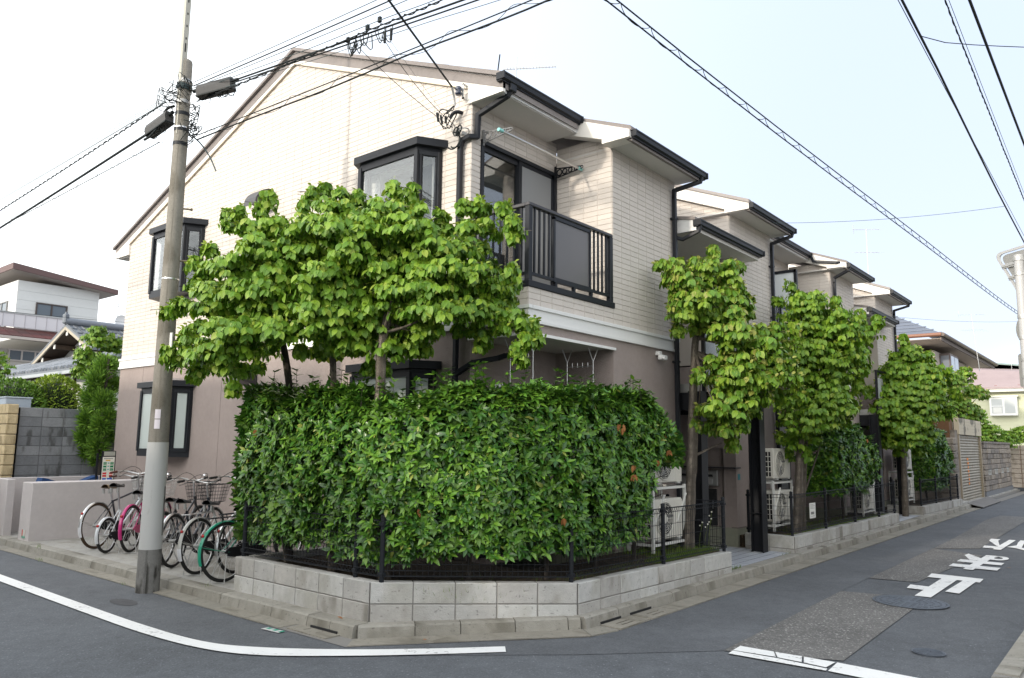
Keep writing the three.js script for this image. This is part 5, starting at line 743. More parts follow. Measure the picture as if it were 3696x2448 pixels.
  if (o.rack) part('rear_rack', [...[-1, -0.33, 0.33, 1].map((s) => rod([-0.24, R + 0.40, s * 0.06], [st[0] - 0.02, R + 0.40, s * 0.05], 0.005, 0.005, 5)), rod([-0.24, R + 0.40, -0.06], [-0.24, R + 0.40, 0.06], 0.006), rod([0, R + 0.4, -0.06], [0, R + 0.4, 0.06], 0.005), ...[-1, 1].map((s) => rod([0, R, s * 0.06], [-0.10, R + 0.40, s * 0.06], 0.005))], o.rack === 'black' ? M.fence : M.steel, b);
  part('reflector', [lathe([[0, 0.008], [0.017, 0.006], [0.02, -0.008], [0, -0.008]], 14).rotateZ(Math.PI / 2).translate(-(R + 0.03) * 0.83 + 0.0, R + (R + 0.03) * 0.56, 0)], paint([0.45, 0.012, 0.012], 0.2), b);
  part('crank', [torus(0.075, 0.006, 24, 4).translate(bb[0], bb[1], 0.045), rod([bb[0], bb[1], 0.05], [bb[0] + 0.08, bb[1] - 0.14, 0.075], 0.009), rod([bb[0], bb[1], -0.05], [bb[0] - 0.08, bb[1] + 0.14, -0.075], 0.009), bx(bb[0] + 0.04, bb[0] + 0.12, bb[1] - 0.155, bb[1] - 0.13, 0.075, 0.14, 0.005), bx(bb[0] - 0.12, bb[0] - 0.04, bb[1] + 0.13, bb[1] + 0.155, -0.14, -0.075, 0.005)], M.dullSteel, b);
  part('chain_guard', [prism([[0.02, R + 0.05, 0.05], [bb[0] + 0.06, bb[1] + 0.095, 0.05], [bb[0] + 0.11, bb[1] + 0.02, 0.05], [bb[0] + 0.04, bb[1] - 0.08, 0.05], [0.0, R - 0.05, 0.05], [-0.05, R, 0.05]], [0, 0, 0.012])], o.guard ? paint(o.guard) : M.blackPost, b);
  part('kickstand', o.stand ? [rod([-0.02, R - 0.02, 0.06], [-0.10, 0.0, 0.13], 0.006), rod([-0.02, R - 0.02, -0.06], [-0.10, 0.0, -0.13], 0.006), rod([-0.10, 0.004, -0.13], [-0.10, 0.004, 0.13], 0.006)] : [rod([0.03, R - 0.04, 0.06], [0.06, 0.0, 0.20], 0.007)], M.dullSteel, b);
  if (o.lamp) part('front_lamp', [lathe([[0, 0], [0.02, 0.005], [0.032, 0.05], [0, 0.055]], 14).rotateZ(-Math.PI / 2).translate(hl[0] + 0.06, R + 0.38, 0.06)], M.steel, b);
  return b;
}
function saddleGeo() { const out = [], n = 10, m = 8, P = (i, j) => { const t = i / n, a = j / m * Math.PI, w = t < 0.45 ? lerp(0.085, 0.10, t / 0.45) : lerp(0.10, 0.022, sm((t - 0.45) / 0.55)); const wt = t < 0.08 ? w * 0.7 : w; return [-0.12 + t * 0.27, 0.045 * Math.sin(a) * (1.1 - 0.35 * t) + 0.012 * Math.cos(t * 5), -Math.cos(a) * wt]; }; for (let i = 0; i < n; i++) for (let j = 0; j < m; j++) out.push(...P(i, j), ...P(i + 1, j), ...P(i + 1, j + 1), ...P(i, j), ...P(i + 1, j + 1), ...P(i, j + 1)); for (let i = 0; i < n; i++) out.push(...P(i, 0), ...P(i + 1, m), ...P(i + 1, 0), ...P(i, 0), ...P(i, m), ...P(i + 1, m)); return fromTris(out); }
const bikes = [
  { label: 'dark framed bicycle with tan rimmed tyres and brown saddle, leftmost of the row', x: 5.15, z: -12.43, turn: 0.50, frame: [0.03, 0.03, 0.04], fender: 'steel', tyre: [0.06, 0.035, 0.018], saddle: [0.17, 0.11, 0.045], grip: [0.10, 0.03, 0.02], basket: 'steel', stripe: true },
  { label: 'small wheeled white folding bicycle with brown grips', x: 5.07, z: -11.86, turn: 0.62, R: 0.25, wb: 1.0, frame: [0.62, 0.64, 0.66], fender: [0.62, 0.64, 0.66], grip: [0.10, 0.03, 0.02], seat: 0.30, bar: 0.18, basket: 'steel', saddle: [0.03, 0.026, 0.024], step: true },
  { label: 'bright pink bicycle with black saddle just left of the pole', x: 5.34, z: -11.69, turn: 0.72, frame: [0.42, 0.015, 0.13], fender: [0.50, 0.02, 0.17], basket: 'steel', step: true, stand: true, guard: [0.42, 0.015, 0.13], seat: 0.10 },
  { label: 'dark bicycle mostly hidden behind the utility pole', x: 5.12, z: -10.25, turn: 0.66, frame: [0.03, 0.03, 0.035], fender: [0.03, 0.03, 0.03], basket: 'black', step: true, seat: 0.08, bar: 0.04 },
  { label: 'dark blue city bicycle with silver fender and wire basket right of the pole', x: 5.10, z: -9.94, turn: 0.60, frame: [0.012, 0.018, 0.03], fender: 'steel', basket: 'black', step: true, seat: 0.08, bar: 0.02, stripe: true },
  { label: 'white framed bicycle with rear rack and tall black basket', x: 5.06, z: -9.24, turn: 0.44, frame: [0.66, 0.67, 0.66], fender: [0.55, 0.54, 0.50], basket: 'black', mesh: true, rack: 'steel', step: true, stand: true, bar: 0.10, seat: 0.10, lamp: true, stripe: true },
  { label: 'silver bicycle with bent chrome handlebar between white and green bicycles', x: 5.42, z: -8.98, turn: 0.34, frame: [0.5, 0.5, 0.5], fender: 'steel', basket: 'black', rack: 'black', step: true, bar: 0.02, seat: 0.10 },
  { label: 'green fendered bicycle nearest the planter wall', x: 5.01, z: -8.52, turn: 0.14, R: 0.345, frame: [0.01, 0.20, 0.13], fender: [0.01, 0.27, 0.16], rack: 'black', stand: true, basket: 'black', seat: 0.06, bar: 0.0, step: true },
];
for (const o of bikes) bicycle(o);
// small concrete wheel stops under the bicycles
for (let i = 0; i < 4; i++) tag(piece('wheel_stop', boxUV(cbox(0.12, 0.09, 0.62, 0.015)), M.pave, scene, [6.55, 0.162, -12.6 + i * 1.15]), ['low concrete wheel stop under the leftmost bicycle', 'low concrete wheel stop under the pink bicycle', 'low concrete wheel stop behind the utility pole', 'low concrete wheel stop under the white bicycle with rack'][i], 'wheel stop', 'wheel stops under the bicycles');

// ---------------------------------------------------------------- refuse enclosure, sign, left block wall
{
  const e = thing('refuse_enclosure', 'low mauve rendered walls of the refuse enclosure left of the bicycles', 'low wall', [4.76, 0.12, -14.0]);
  part('front_wall', [bx(4.76, 6.8, 0.1, 1.045, -14.47, -14.02, 0.006)], M.lowWall, e); part('side_wall', [bx(4.735, 4.86, 0.1, 1.06, -19, -15.11, 0.006), bx(4.3, 4.735, 0.1, 1.06, -19, -15.5)], M.lowWall, e); part('back_wall', [bx(4.86, 6.7, 0.1, 1.058, -15.85, -15.7, 0.004)], M.lowWall, e);
  part('sticker', [bx(4.753, 4.7595, 0.16, 0.29, -14.30, -14.16)], std(null, 0.6, { map: colorTex(32, 0, (u, v) => { const c = [[0.5, 0.1, 0.08], [0.1, 0.35, 0.25], [0.6, 0.6, 0.55]][Math.floor(hash(Math.floor(u * 4), Math.floor(v * 5), 3) * 3)]; return c; }) }), e);
  const n = thing('blue_net', 'folded blue crow net lying in the refuse enclosure', 'net', [5.8, 1.0, -15.4]), net = std(null, 0.9, { map: mottled([0.012, 0.05, 0.16], 140, 0.6, 0.3) });
  part('net_fold', [prism([[5.30, 0.95, -15.3], [5.34, 1.065, -15.3], [5.42, 1.05, -15.3], [5.68, 0.96, -15.3]], [0, 0, -0.25]), prism([[5.95, 0.95, -15.3], [6.2, 1.06, -15.3], [6.28, 1.08, -15.3], [6.3, 0.95, -15.3]], [0, 0, -0.25])], net, n);
}
{
  const s = thing('collection_notice', 'refuse collection notice board with green, red and blue panels by the gable corner', 'notice board', [6.44, 0.9, -15.25]);
  const cv = document.createElement('canvas'); cv.width = 128; cv.height = 256; const c = cv.getContext('2d'); c.fillStyle = '#e9e6da'; c.fillRect(0, 0, 128, 256); c.fillStyle = '#333'; for (let i = 0; i < 9; i++) c.fillRect(16 + i * 11, 12, 6, 9); c.fillStyle = '#e0a818'; c.fillRect(34, 28, 50, 10);
  for (let i = 0; i < 3; i++) { c.fillStyle = '#128048'; c.fillRect(12, 50 + i * 30, 34, 24); c.fillRect(84, 50 + i * 30, 36, 24); c.fillStyle = '#7fb8b0'; c.fillRect(56, 54 + i * 30, 20, 12); } for (let i = 0; i < 2; i++) { c.fillStyle = '#d8262a'; c.fillRect(10, 146 + i * 26, 40, 20); c.fillRect(80, 146 + i * 26, 38, 20); c.fillStyle = '#2a5cc0'; c.fillRect(10, 202 + i * 24, 40, 18); c.fillRect(60, 202 + i * 24, 56, 18); } c.fillStyle = '#eee'; for (let i = 0; i < 7; i++) for (const x of [12, 84]) c.fillRect(x, 58 + i * 22, 30, 3);
  const t = new THREE.CanvasTexture(cv); t.colorSpace = THREE.SRGBColorSpace; const g = clean(new THREE.PlaneGeometry(0.22, 0.50)).translate(6.42, 1.18, -15.234); part('poster', g, std(null, 0.6, { map: t }), s, true);
  part('board', [bx(6.30, 6.55, 0.90, 1.54, -15.27, -15.24)], M.blackPost, s); part('header', [bx(6.33, 6.53, 1.45, 1.53, -15.24, -15.233)], std([0.42, 0.42, 0.36], 0.6), s); part('post', [bx(6.23, 6.26, 0.12, 1.5, -15.32, -15.29)], M.blackPost, s);
}
{
  const w = thing('old_block_wall', 'weathered grey concrete block wall behind the refuse enclosure', 'wall', [6, 0.1, -16.8]);
  for (let r = 0; r < 12; r++) for (let i = 0; i < 7; i++) part('block', [bx(5.36 + i * 0.40 - (r % 2 ? 0.0 : 0), 5.75 + i * 0.40, 0.12 + r * 0.187, 0.12 + r * 0.187 + 0.18, -16.92, -16.80 + rr(-0.003, 0.003), 0.005)], M.oldBlock[Math.floor(rnd() * 2)], w);
  part('mortar', [bx(5.36, 8.1, 0.1, 2.355, -16.91, -16.81)], std([0.13, 0.13, 0.135], 0.9), w);
  const p = thing('stone_pillar', 'yellowish split stone gate pillar at far left beside the grey block wall', 'pillar', [5.05, 0.1, -16.9]);
  for (let r = 0; r < 12; r++) { const h = 0.193; for (let i = 0; i < 2; i++) part('stone', [bx(5.10 + rr(-0.006, 0.006), 5.29, 0.1 + r * h, 0.1 + r * h + h - 0.012, -16.66 - i * 0.32 - 0.31, -16.66 - i * 0.32 + rr(-0.006, 0.006), 0.014)], M.tanStone[Math.floor(rnd() * 2)], p); }
  part('mortar', [bx(5.115, 5.27, 0.1, 2.41, -17.28, -16.68)], std([0.25, 0.2, 0.13], 0.95), p);
  const m = thing('meter_cabinet', 'plain grey metal cabinet standing behind the stone pillar', 'cabinet', [5.5, 1.9, -17.7]); part('cabinet', [bx(5.25, 5.70, 0.1, 2.55, -18.2, -17.3, 0.01)], std([0.40, 0.46, 0.54], 0.5), m); part('cabinet_lid', [bx(5.23, 5.72, 2.55, 2.575, -18.22, -17.28, 0.004)], std([0.5, 0.56, 0.62], 0.5), m);
}
const CROWN_A = [[4.72,4.52,-7.72,0.07],[4.42,4.27,-7.88,0.07],[4.28,4.12,-7.19,0.17],[4.86,4.43,-8.16,0.19],[4.48,4.11,-7.01,0.26],[5.09,4.42,-7.96,0.29],[4.25,3.84,-6.89,0.25],[4.94,4.17,-8.01,0.29],[4.3,3.79,-8.0,0.14],[4.11,3.65,-7.16,0.25],[4.76,3.93,-8.29,0.29],[4.37,3.68,-7.23,0.26],[4.88,3.9,-8.08,0.29],[4.4,3.64,-6.87,0.25],[5.01,3.89,-7.84,0.29],[4.16,3.57,-8.07,0.07],[4.14,3.45,-7.56,0.24],[4.63,3.64,-8.44,0.26],[4.13,3.4,-7.11,0.25],[4.85,3.67,-8.34,0.29],[4.26,3.43,-6.88,0.25],[4.84,3.65,-7.82,0.28],[4.4,3.43,-6.76,0.25],[5.02,3.66,-7.7,0.28],[4.05,3.33,-8.07,0.07],[4.09,3.24,-7.54,0.23],[4.6,3.42,-8.49,0.25],[4.75,3.44,-8.31,0.29],[4.38,3.28,-7.19,0.26],[4.94,3.46,-8.1,0.29],[4.44,3.24,-6.85,0.25],[5.14,3.46,-7.91,0.29],[4.22,3.09,-8.07,0.13],[4.11,3.03,-7.26,0.25],[4.72,3.21,-8.34,0.29],[4.09,2.96,-6.96,0.24],[4.77,3.15,-8.12,0.28],[4.34,3.02,-6.93,0.25],[5.02,3.21,-8.02,0.29],[4.4,2.99,-6.72,0.25],[5.11,3.17,-7.81,0.29],[4.1,2.88,-8.03,0.11],[4.02,2.78,-7.38,0.25],[4.56,2.91,-8.35,0.28],[4.1,2.8,-7.14,0.25],[4.41,2.84,-7.3,0.22],[4.76,2.92,-7.87,0.23],[4.87,2.92,-7.58,0.11],[4.35,2.69,-8.21,0.09],[4.18,2.62,-7.39,0.17],[4.59,2.7,-8.12,0.19],[4.47,2.64,-7.56,0.14],[4.72,2.68,-7.58,0.07],[3.96,3.25,-8.22,0.09],[4.12,3.36,-8.34,0.08],[4.22,3.85,-8.21,0.08],[4.25,3.65,-8.09,0.09],[4.35,4.04,-8.13,0.08],[4.46,4.43,-7.96,0.08],[4.41,4.39,-7.64,0.08],[4.58,4.52,-7.34,0.08],[3.94,2.79,-8.13,0.07],[4.03,2.7,-8.11,0.07],[4.03,2.97,-7.92,0.08],[4.45,2.44,-7.62,0.08],[4.28,2.6,-8.16,0.08]];
const CROWN_B = [[4.84,4.44,-7.07,0.07],[4.91,4.41,-6.7,0.17],[5.43,4.68,-7.41,0.19],[5.01,4.35,-6.49,0.15],[5.57,4.63,-7.2,0.17],[4.59,4.07,-6.75,0.23],[5.04,4.29,-7.42,0.25],[4.66,4.09,-6.5,0.25],[5.26,4.38,-7.34,0.29],[4.7,4.06,-6.3,0.25],[5.32,4.36,-7.12,0.28],[4.95,4.06,-6.12,0.25],[5.64,4.36,-6.96,0.29],[4.54,3.86,-6.84,0.26],[5.02,4.07,-7.55,0.28],[4.7,3.87,-6.72,0.26],[5.18,4.08,-7.42,0.28],[4.91,3.93,-6.61,0.26],[5.42,4.15,-7.3,0.29],[4.83,3.81,-6.12,0.25],[5.74,4.18,-7.26,0.29],[4.7,3.68,-6.84,0.26],[5.23,3.89,-7.63,0.29],[4.63,3.59,-6.36,0.25],[5.27,3.84,-7.25,0.28],[4.9,3.71,-6.49,0.26],[5.39,3.9,-7.15,0.28],[5.11,3.69,-6.31,0.26],[4.5,3.41,-6.44,0.24],[5.14,3.64,-7.36,0.28],[4.78,3.44,-6.42,0.25],[4.89,3.43,-6.31,0.25],[5.54,3.64,-7.15,0.29],[4.64,3.24,-6.74,0.25],[5.15,3.39,-7.49,0.28],[4.57,3.22,-6.42,0.25],[5.34,3.45,-7.5,0.29],[4.86,3.22,-6.34,0.25],[5.62,3.44,-7.33,0.29],[5.06,3.25,-6.22,0.25],[5.77,3.45,-7.1,0.29],[4.67,3.03,-6.56,0.25],[4.74,3.02,-6.36,0.25],[5.34,3.17,-7.16,0.28],[5.57,3.19,-7.01,0.28],[4.84,2.84,-6.99,0.07],[5.12,2.87,-7.03,0.11],[5.0,2.86,-6.61,0.19],[5.56,2.97,-7.35,0.21],[5.06,2.86,-6.28,0.22],[5.75,3.0,-7.14,0.25],[5.15,4.74,-7.13,0.09],[5.01,4.65,-7.17,0.08],[5.38,4.65,-6.78,0.08],[5.16,4.65,-6.81,0.07]];
const CROWN_C = [[5.06,4.3,-6.08,0.14],[5.72,4.62,-6.87,0.16],[5.26,4.3,-5.95,0.22],[5.75,4.54,-6.51,0.24],[5.61,4.46,-6.08,0.14],[6.26,4.54,-5.63,0.07],[5.78,4.37,-6.89,0.29],[5.17,4.09,-5.83,0.25],[5.85,4.38,-6.59,0.28],[5.31,4.04,-5.66,0.25],[5.94,4.3,-6.33,0.28],[6.05,4.27,-5.99,0.13],[5.88,4.18,-5.54,0.17],[6.47,4.42,-6.1,0.19],[6.11,4.23,-5.43,0.16],[5.21,3.95,-6.25,0.26],[5.73,4.16,-6.88,0.29],[5.34,3.95,-6.09,0.26],[5.93,4.18,-6.77,0.29],[5.48,3.92,-5.84,0.26],[6.03,4.13,-6.44,0.28],[5.43,3.88,-5.57,0.25],[6.09,4.13,-6.25,0.28],[5.75,3.93,-5.47,0.23],[6.36,4.15,-6.05,0.26],[6.26,4.05,-5.62,0.07],[5.1,3.63,-6.04,0.25],[5.3,3.68,-5.83,0.25],[5.94,3.91,-6.53,0.28],[5.42,3.66,-5.71,0.25],[6.01,3.86,-6.33,0.28],[5.41,3.62,-5.38,0.25],[5.69,3.63,-5.27,0.25],[6.57,3.91,-6.09,0.29],[6.42,3.88,-5.69,0.13],[5.86,3.69,-7.06,0.29],[5.17,3.43,-5.86,0.25],[5.83,3.63,-6.61,0.28],[5.22,3.41,-5.68,0.25],[6.16,3.69,-6.71,0.29],[5.44,3.42,-5.47,0.25],[6.27,3.67,-6.31,0.29],[5.76,3.5,-5.58,0.26],[6.51,3.68,-5.9,0.28],[6.0,3.5,-5.21,0.17],[5.18,3.28,-6.11,0.25],[5.9,3.48,-6.95,0.29],[5.31,3.24,-5.79,0.25],[6.13,3.46,-6.69,0.29],[5.33,3.21,-5.55,0.25],[6.25,3.45,-6.51,0.29],[5.45,3.22,-5.41,0.25],[6.35,3.45,-6.3,0.29],[5.76,3.25,-5.34,0.25],[6.48,3.43,-6.01,0.28],[6.04,3.28,-5.38,0.26],[6.58,3.4,-5.54,0.07],[5.21,3.08,-6.25,0.26],[5.86,3.23,-7.04,0.29],[5.99,3.18,-6.78,0.29],[5.43,3.04,-5.9,0.25],[5.97,3.17,-6.49,0.28],[5.56,3.03,-5.71,0.18],[6.08,3.15,-6.25,0.19],[6.14,3.12,-5.85,0.08],[6.11,3.11,-5.56,0.1],[6.36,3.15,-5.48,0.12],[5.24,2.83,-6.07,0.19],[5.67,2.91,-6.57,0.2],[5.47,2.87,-5.99,0.14],[5.83,2.94,-6.38,0.15],[5.71,2.87,-5.99,0.09],[5.39,2.68,-6.5,0.07],[5.43,4.64,-6.23,0.09],[5.72,4.7,-6.28,0.07],[6.04,4.5,-5.71,0.08],[6.14,4.54,-5.59,0.07],[6.31,4.47,-5.36,0.08],[6.34,4.15,-5.22,0.08],[6.26,4.28,-5.21,0.08],[6.37,3.6,-5.25,0.08],[6.36,3.41,-5.31,0.07],[6.45,3.14,-5.05,0.07],[5.98,4.44,-6.06,0.08],[6.22,3.03,-5.56,0.07],[5.43,2.65,-6.32,0.07],[6.06,3.32,-5.24,0.12],[6.22,3.29,-5.22,0.11],[6.15,3.2,-5.04,0.11],[6.25,3.13,-5.04,0.1],[6.37,3.06,-5.02,0.09],[6.4,2.98,-4.97,0.08],[6.22,2.94,-4.96,0.08],[6.16,2.86,-5.03,0.07],[6.18,2.77,-5.01,0.06],[6.06,2.97,-5.42,0.1],[6.09,3.1,-5.18,0.1],[6.22,3.71,-5.17,0.11],[6.2,3.57,-5.25,0.1]];
const CROWN_D = [[9.93,4.6,-4.57,0.09],[9.49,4.41,-5.17,0.09],[9.29,4.28,-4.81,0.19],[9.63,4.37,-4.99,0.2],[9.8,4.42,-4.81,0.12],[9.65,4.35,-4.54,0.19],[10.16,4.49,-4.78,0.2],[9.84,4.3,-4.3,0.14],[10.09,4.37,-4.25,0.08],[9.41,4.14,-5.01,0.1],[9.29,4.08,-4.69,0.22],[9.94,4.24,-5.02,0.24],[9.72,4.14,-4.67,0.23],[9.83,4.17,-4.72,0.23],[10.1,4.18,-4.56,0.23],[9.89,4.08,-4.21,0.1],[9.57,3.89,-4.97,0.13],[9.3,3.85,-4.59,0.22],[9.76,3.95,-4.82,0.23],[9.37,3.81,-4.38,0.22],[10.11,3.97,-4.72,0.24],[9.84,3.91,-4.4,0.23],[9.96,3.93,-4.45,0.23],[9.97,3.9,-4.21,0.19],[10.11,3.93,-4.27,0.2],[9.27,3.64,-4.74,0.2],[9.89,3.76,-5.06,0.21],[9.69,3.66,-4.69,0.23],[9.76,3.67,-4.72,0.23],[9.8,3.68,-4.53,0.23],[10.09,3.73,-4.67,0.23],[9.74,3.64,-4.21,0.22],[10.39,3.76,-4.49,0.24],[10.37,3.73,-4.26,0.09],[9.4,3.43,-4.87,0.08],[9.82,3.5,-4.84,0.09],[9.8,3.48,-4.56,0.13],[9.66,3.42,-4.28,0.22],[10.3,3.53,-4.57,0.24],[9.67,3.4,-4.11,0.22],[10.11,3.47,-4.29,0.23],[10.2,3.46,-4.01,0.13],[10.49,3.48,-3.9,0.17],[10.63,3.49,-3.71,0.08],[9.82,3.22,-4.29,0.18],[10.09,3.26,-4.09,0.23],[10.21,3.27,-4.14,0.23],[9.95,3.2,-3.82,0.22],[10.76,3.32,-4.13,0.24],[10.73,3.27,-3.84,0.09],[9.74,3.03,-4.55,0.08],[9.97,3.04,-4.4,0.21],[10.04,3.05,-4.43,0.21],[9.74,2.99,-4.09,0.22],[10.5,3.08,-4.41,0.24],[10.15,2.99,-4.0,0.22],[10.5,3.03,-4.14,0.23],[10.25,3.02,-3.8,0.21],[10.76,3.08,-3.99,0.22],[10.5,3.0,-3.72,0.08],[9.54,2.8,-4.63,0.09],[9.88,2.81,-4.49,0.23],[10.16,2.84,-4.61,0.23],[9.62,2.79,-4.19,0.22],[10.19,2.85,-4.44,0.23],[9.81,2.75,-4.01,0.22],[10.19,2.78,-4.17,0.23],[9.98,2.79,-3.9,0.22],[10.55,2.84,-4.12,0.23],[10.3,2.81,-3.71,0.18],[10.85,2.86,-3.91,0.19],[9.72,2.57,-4.33,0.22],[10.23,2.61,-4.56,0.23],[9.87,2.55,-4.19,0.22],[10.16,2.57,-4.31,0.23],[10.03,2.56,-4.04,0.22],[10.24,2.57,-4.13,0.23],[10.45,2.59,-3.95,0.16],[10.5,2.61,-3.65,0.08],[9.72,2.36,-4.69,0.08],[9.48,2.36,-4.39,0.18],[10.11,2.4,-4.68,0.2],[9.74,2.33,-4.21,0.21],[10.17,2.35,-4.4,0.21],[10.26,2.37,-4.17,0.08],[9.84,2.16,-4.86,0.08],[10.0,2.14,-4.72,0.08],[9.91,2.13,-4.44,0.18],[10.19,2.13,-4.56,0.19],[10.16,2.16,-4.29,0.08],[10.17,1.92,-4.45,0.08]];
const CROWN_E = [[13.44,4.69,-4.74,0.11],[13.4,4.45,-4.94,0.11],[13.33,4.36,-4.52,0.28],[14.01,4.49,-4.75,0.3],[13.4,4.35,-4.31,0.26],[13.85,4.43,-4.46,0.27],[13.93,4.45,-4.09,0.11],[13.69,4.14,-4.9,0.23],[13.33,4.1,-4.47,0.32],[14.04,4.22,-4.7,0.33],[13.66,4.08,-4.29,0.32],[14.1,4.15,-4.43,0.33],[13.63,4.07,-3.93,0.28],[14.14,4.15,-4.08,0.29],[14.31,4.16,-3.85,0.2],[14.51,4.12,-3.57,0.11],[13.46,3.82,-4.96,0.11],[13.42,3.82,-4.66,0.32],[13.95,3.9,-4.84,0.33],[13.43,3.79,-4.37,0.32],[14.06,3.88,-4.58,0.33],[13.59,3.79,-4.01,0.31],[14.52,3.93,-4.28,0.33],[13.74,3.8,-3.86,0.31],[14.33,3.89,-4.03,0.33],[14.46,3.88,-3.73,0.25],[13.12,3.46,-4.65,0.24],[13.56,3.52,-4.81,0.24],[13.28,3.49,-4.48,0.31],[14.03,3.59,-4.74,0.33],[13.35,3.46,-4.16,0.31],[14.18,3.56,-4.42,0.33],[13.82,3.47,-3.96,0.32],[14.38,3.54,-4.13,0.33],[14.14,3.51,-3.83,0.24],[14.68,3.57,-3.98,0.25],[13.2,3.22,-4.9,0.11],[13.32,3.18,-4.63,0.32],[13.8,3.23,-4.8,0.33],[13.49,3.2,-4.37,0.31],[13.95,3.24,-4.52,0.33],[13.63,3.18,-4.08,0.31],[13.95,3.22,-3.97,0.32],[14.44,3.27,-4.11,0.33],[14.47,3.25,-3.8,0.11],[13.55,2.91,-4.89,0.17],[13.54,2.91,-4.57,0.32],[13.75,2.92,-4.64,0.32],[13.44,2.91,-4.25,0.31],[14.26,2.98,-4.5,0.33],[13.86,2.95,-4.06,0.32],[14.36,2.98,-4.2,0.33],[14.14,2.91,-3.86,0.11],[13.43,2.63,-4.95,0.11],[13.31,2.59,-4.68,0.31],[13.93,2.63,-4.9,0.33],[13.23,2.63,-4.31,0.31],[14.01,2.67,-4.56,0.33],[13.56,2.64,-4.06,0.31],[14.15,2.67,-4.23,0.32],[13.74,2.61,-3.94,0.23],[14.35,2.65,-4.12,0.24],[13.54,2.32,-4.96,0.13],[13.08,2.3,-4.47,0.31],[14.1,2.34,-4.82,0.33],[13.44,2.35,-4.21,0.26],[14.25,2.39,-4.46,0.28],[14.2,2.39,-4.18,0.2],[13.52,2.02,-5.03,0.11],[13.36,2.04,-4.73,0.25],[13.92,2.05,-4.92,0.26],[13.61,2.07,-4.44,0.1],[13.6,1.76,-4.94,0.11],[13.45,1.77,-4.58,0.1]];
const CROWN_F = [[21.15,4.6,-4.65,0.15],[20.77,4.15,-4.79,0.15],[20.93,4.14,-4.44,0.34],[21.54,4.21,-4.57,0.35],[21.42,4.17,-4.13,0.15],[20.56,3.65,-4.98,0.23],[20.48,3.67,-4.7,0.39],[21.3,3.75,-4.89,0.41],[20.88,3.63,-4.14,0.43],[21.73,3.7,-4.31,0.44],[21.56,3.71,-3.88,0.31],[20.56,3.27,-5.39,0.15],[20.41,3.2,-4.79,0.43],[21.03,3.24,-4.93,0.44],[20.44,3.18,-4.43,0.42],[21.66,3.26,-4.69,0.45],[20.58,3.16,-4.08,0.42],[21.76,3.24,-4.31,0.44],[21.7,3.23,-3.66,0.16],[19.98,2.72,-4.86,0.42],[20.87,2.76,-5.08,0.44],[20.38,2.79,-4.69,0.42],[21.47,2.84,-4.94,0.44],[20.38,2.68,-4.27,0.42],[21.41,2.73,-4.49,0.44],[21.69,2.81,-3.94,0.27],[20.52,2.34,-5.3,0.19],[20.49,2.24,-4.9,0.43],[20.8,2.25,-4.97,0.43],[20.26,2.27,-4.5,0.42],[21.43,2.29,-4.76,0.44],[21.06,2.26,-4.2,0.27],[20.78,1.83,-4.79,0.15],[21.28,1.82,-4.44,0.15]];
const CROWN_G = [[32.15,4.28,-5.49,0.48],[33.6,4.7,-5.28,0.37],[32.57,3.5,-5.47,0.52],[32.87,3.98,-4.93,0.35],[31.85,2.83,-5.67,0.44],[34.01,3.23,-5.29,0.47],[33.32,3.92,-4.72,0.24]];
const CROWN_H = [[38.12,3.21,-5.62,0.46],[38.17,2.48,-5.2,0.55],[37.92,2.29,-5.49,0.46],[38.84,2.31,-4.66,0.46],[40.17,2.51,-4.33,0.47],[37.87,2.66,-5.78,0.37]];
const CROWN_I = [[7.27,4.17,-18.4,0.3],[7.66,4.07,-18.5,0.25],[7.18,3.74,-18.77,0.25],[7.66,3.65,-19.13,0.31],[7.59,3.58,-18.12,0.2],[7.22,3.4,-19.07,0.2]];
const CROWN_J = [[6.77,3.23,-16.56,0.22],[6.61,2.95,-16.53,0.22],[6.92,2.88,-16.52,0.13],[6.59,2.6,-16.6,0.22],[6.69,2.51,-16.33,0.22],[6.54,2.16,-16.61,0.19],[6.65,2.07,-16.25,0.19],[6.51,1.81,-16.66,0.16],[6.66,1.64,-16.37,0.19],[6.87,1.81,-16.52,0.13],[6.62,1.5,-16.78,0.13],[6.71,1.37,-16.46,0.11],[6.73,2.24,-16.15,0.1]];
const CROWN_K = [[6.34,3.79,-21.64,0.21],[6.46,3.52,-21.49,0.21],[6.36,3.41,-21.59,0.16]];
// ---------------------------------------------------------------- leaves
function leafGeo(w, fold, droop, fine) {         // base at the origin, blade along +x, upper face +y
  const st = fine ? [0, 0.10, 0.28, 0.50, 0.72, 0.88, 1] : [0, 0.18, 0.42, 0.68, 0.88, 1], wd = fine ? [0, 0.60, 0.96, 1, 0.76, 0.36, 0] : [0.0, 0.82, 1, 0.72, 0.30, 0], C = st.map((t) => [t * (1 - 0.12 * droop * t), -droop * t * t * 0.5, 0]), o = [], uv = [];
  const side = (i, s) => { const h = wd[i] * w / 2; return [C[i][0], C[i][1] + h * fold, s * h]; };
  const add = (a, b, c, ua, ub, uc) => { o.push(...a, ...b, ...c); uv.push(...ua, ...ub, ...uc); };
  for (let i = 0; i + 1 < st.length; i++) for (const s of [-1, 1]) { const a = C[i], b = C[i + 1], c = side(i + 1, s), d = side(i, s), U = (k, e) => [st[k], 0.5 + e * 0.5 * wd[k]]; if (s < 0) { if (wd[i + 1]) add(a, c, b, U(i, 0), U(i + 1, s), U(i + 1, 0)); if (wd[i]) add(a, d, c, U(i, 0), U(i, s), U(i + 1, s)); } else { if (wd[i + 1]) add(a, b, c, U(i, 0), U(i + 1, 0), U(i + 1, s)); if (wd[i]) add(a, c, d, U(i, 0), U(i + 1, s), U(i, s)); } }
  const g = fromTris(o); g.setAttribute('uv', new THREE.BufferAttribute(new Float32Array(uv), 2)); return g;
}
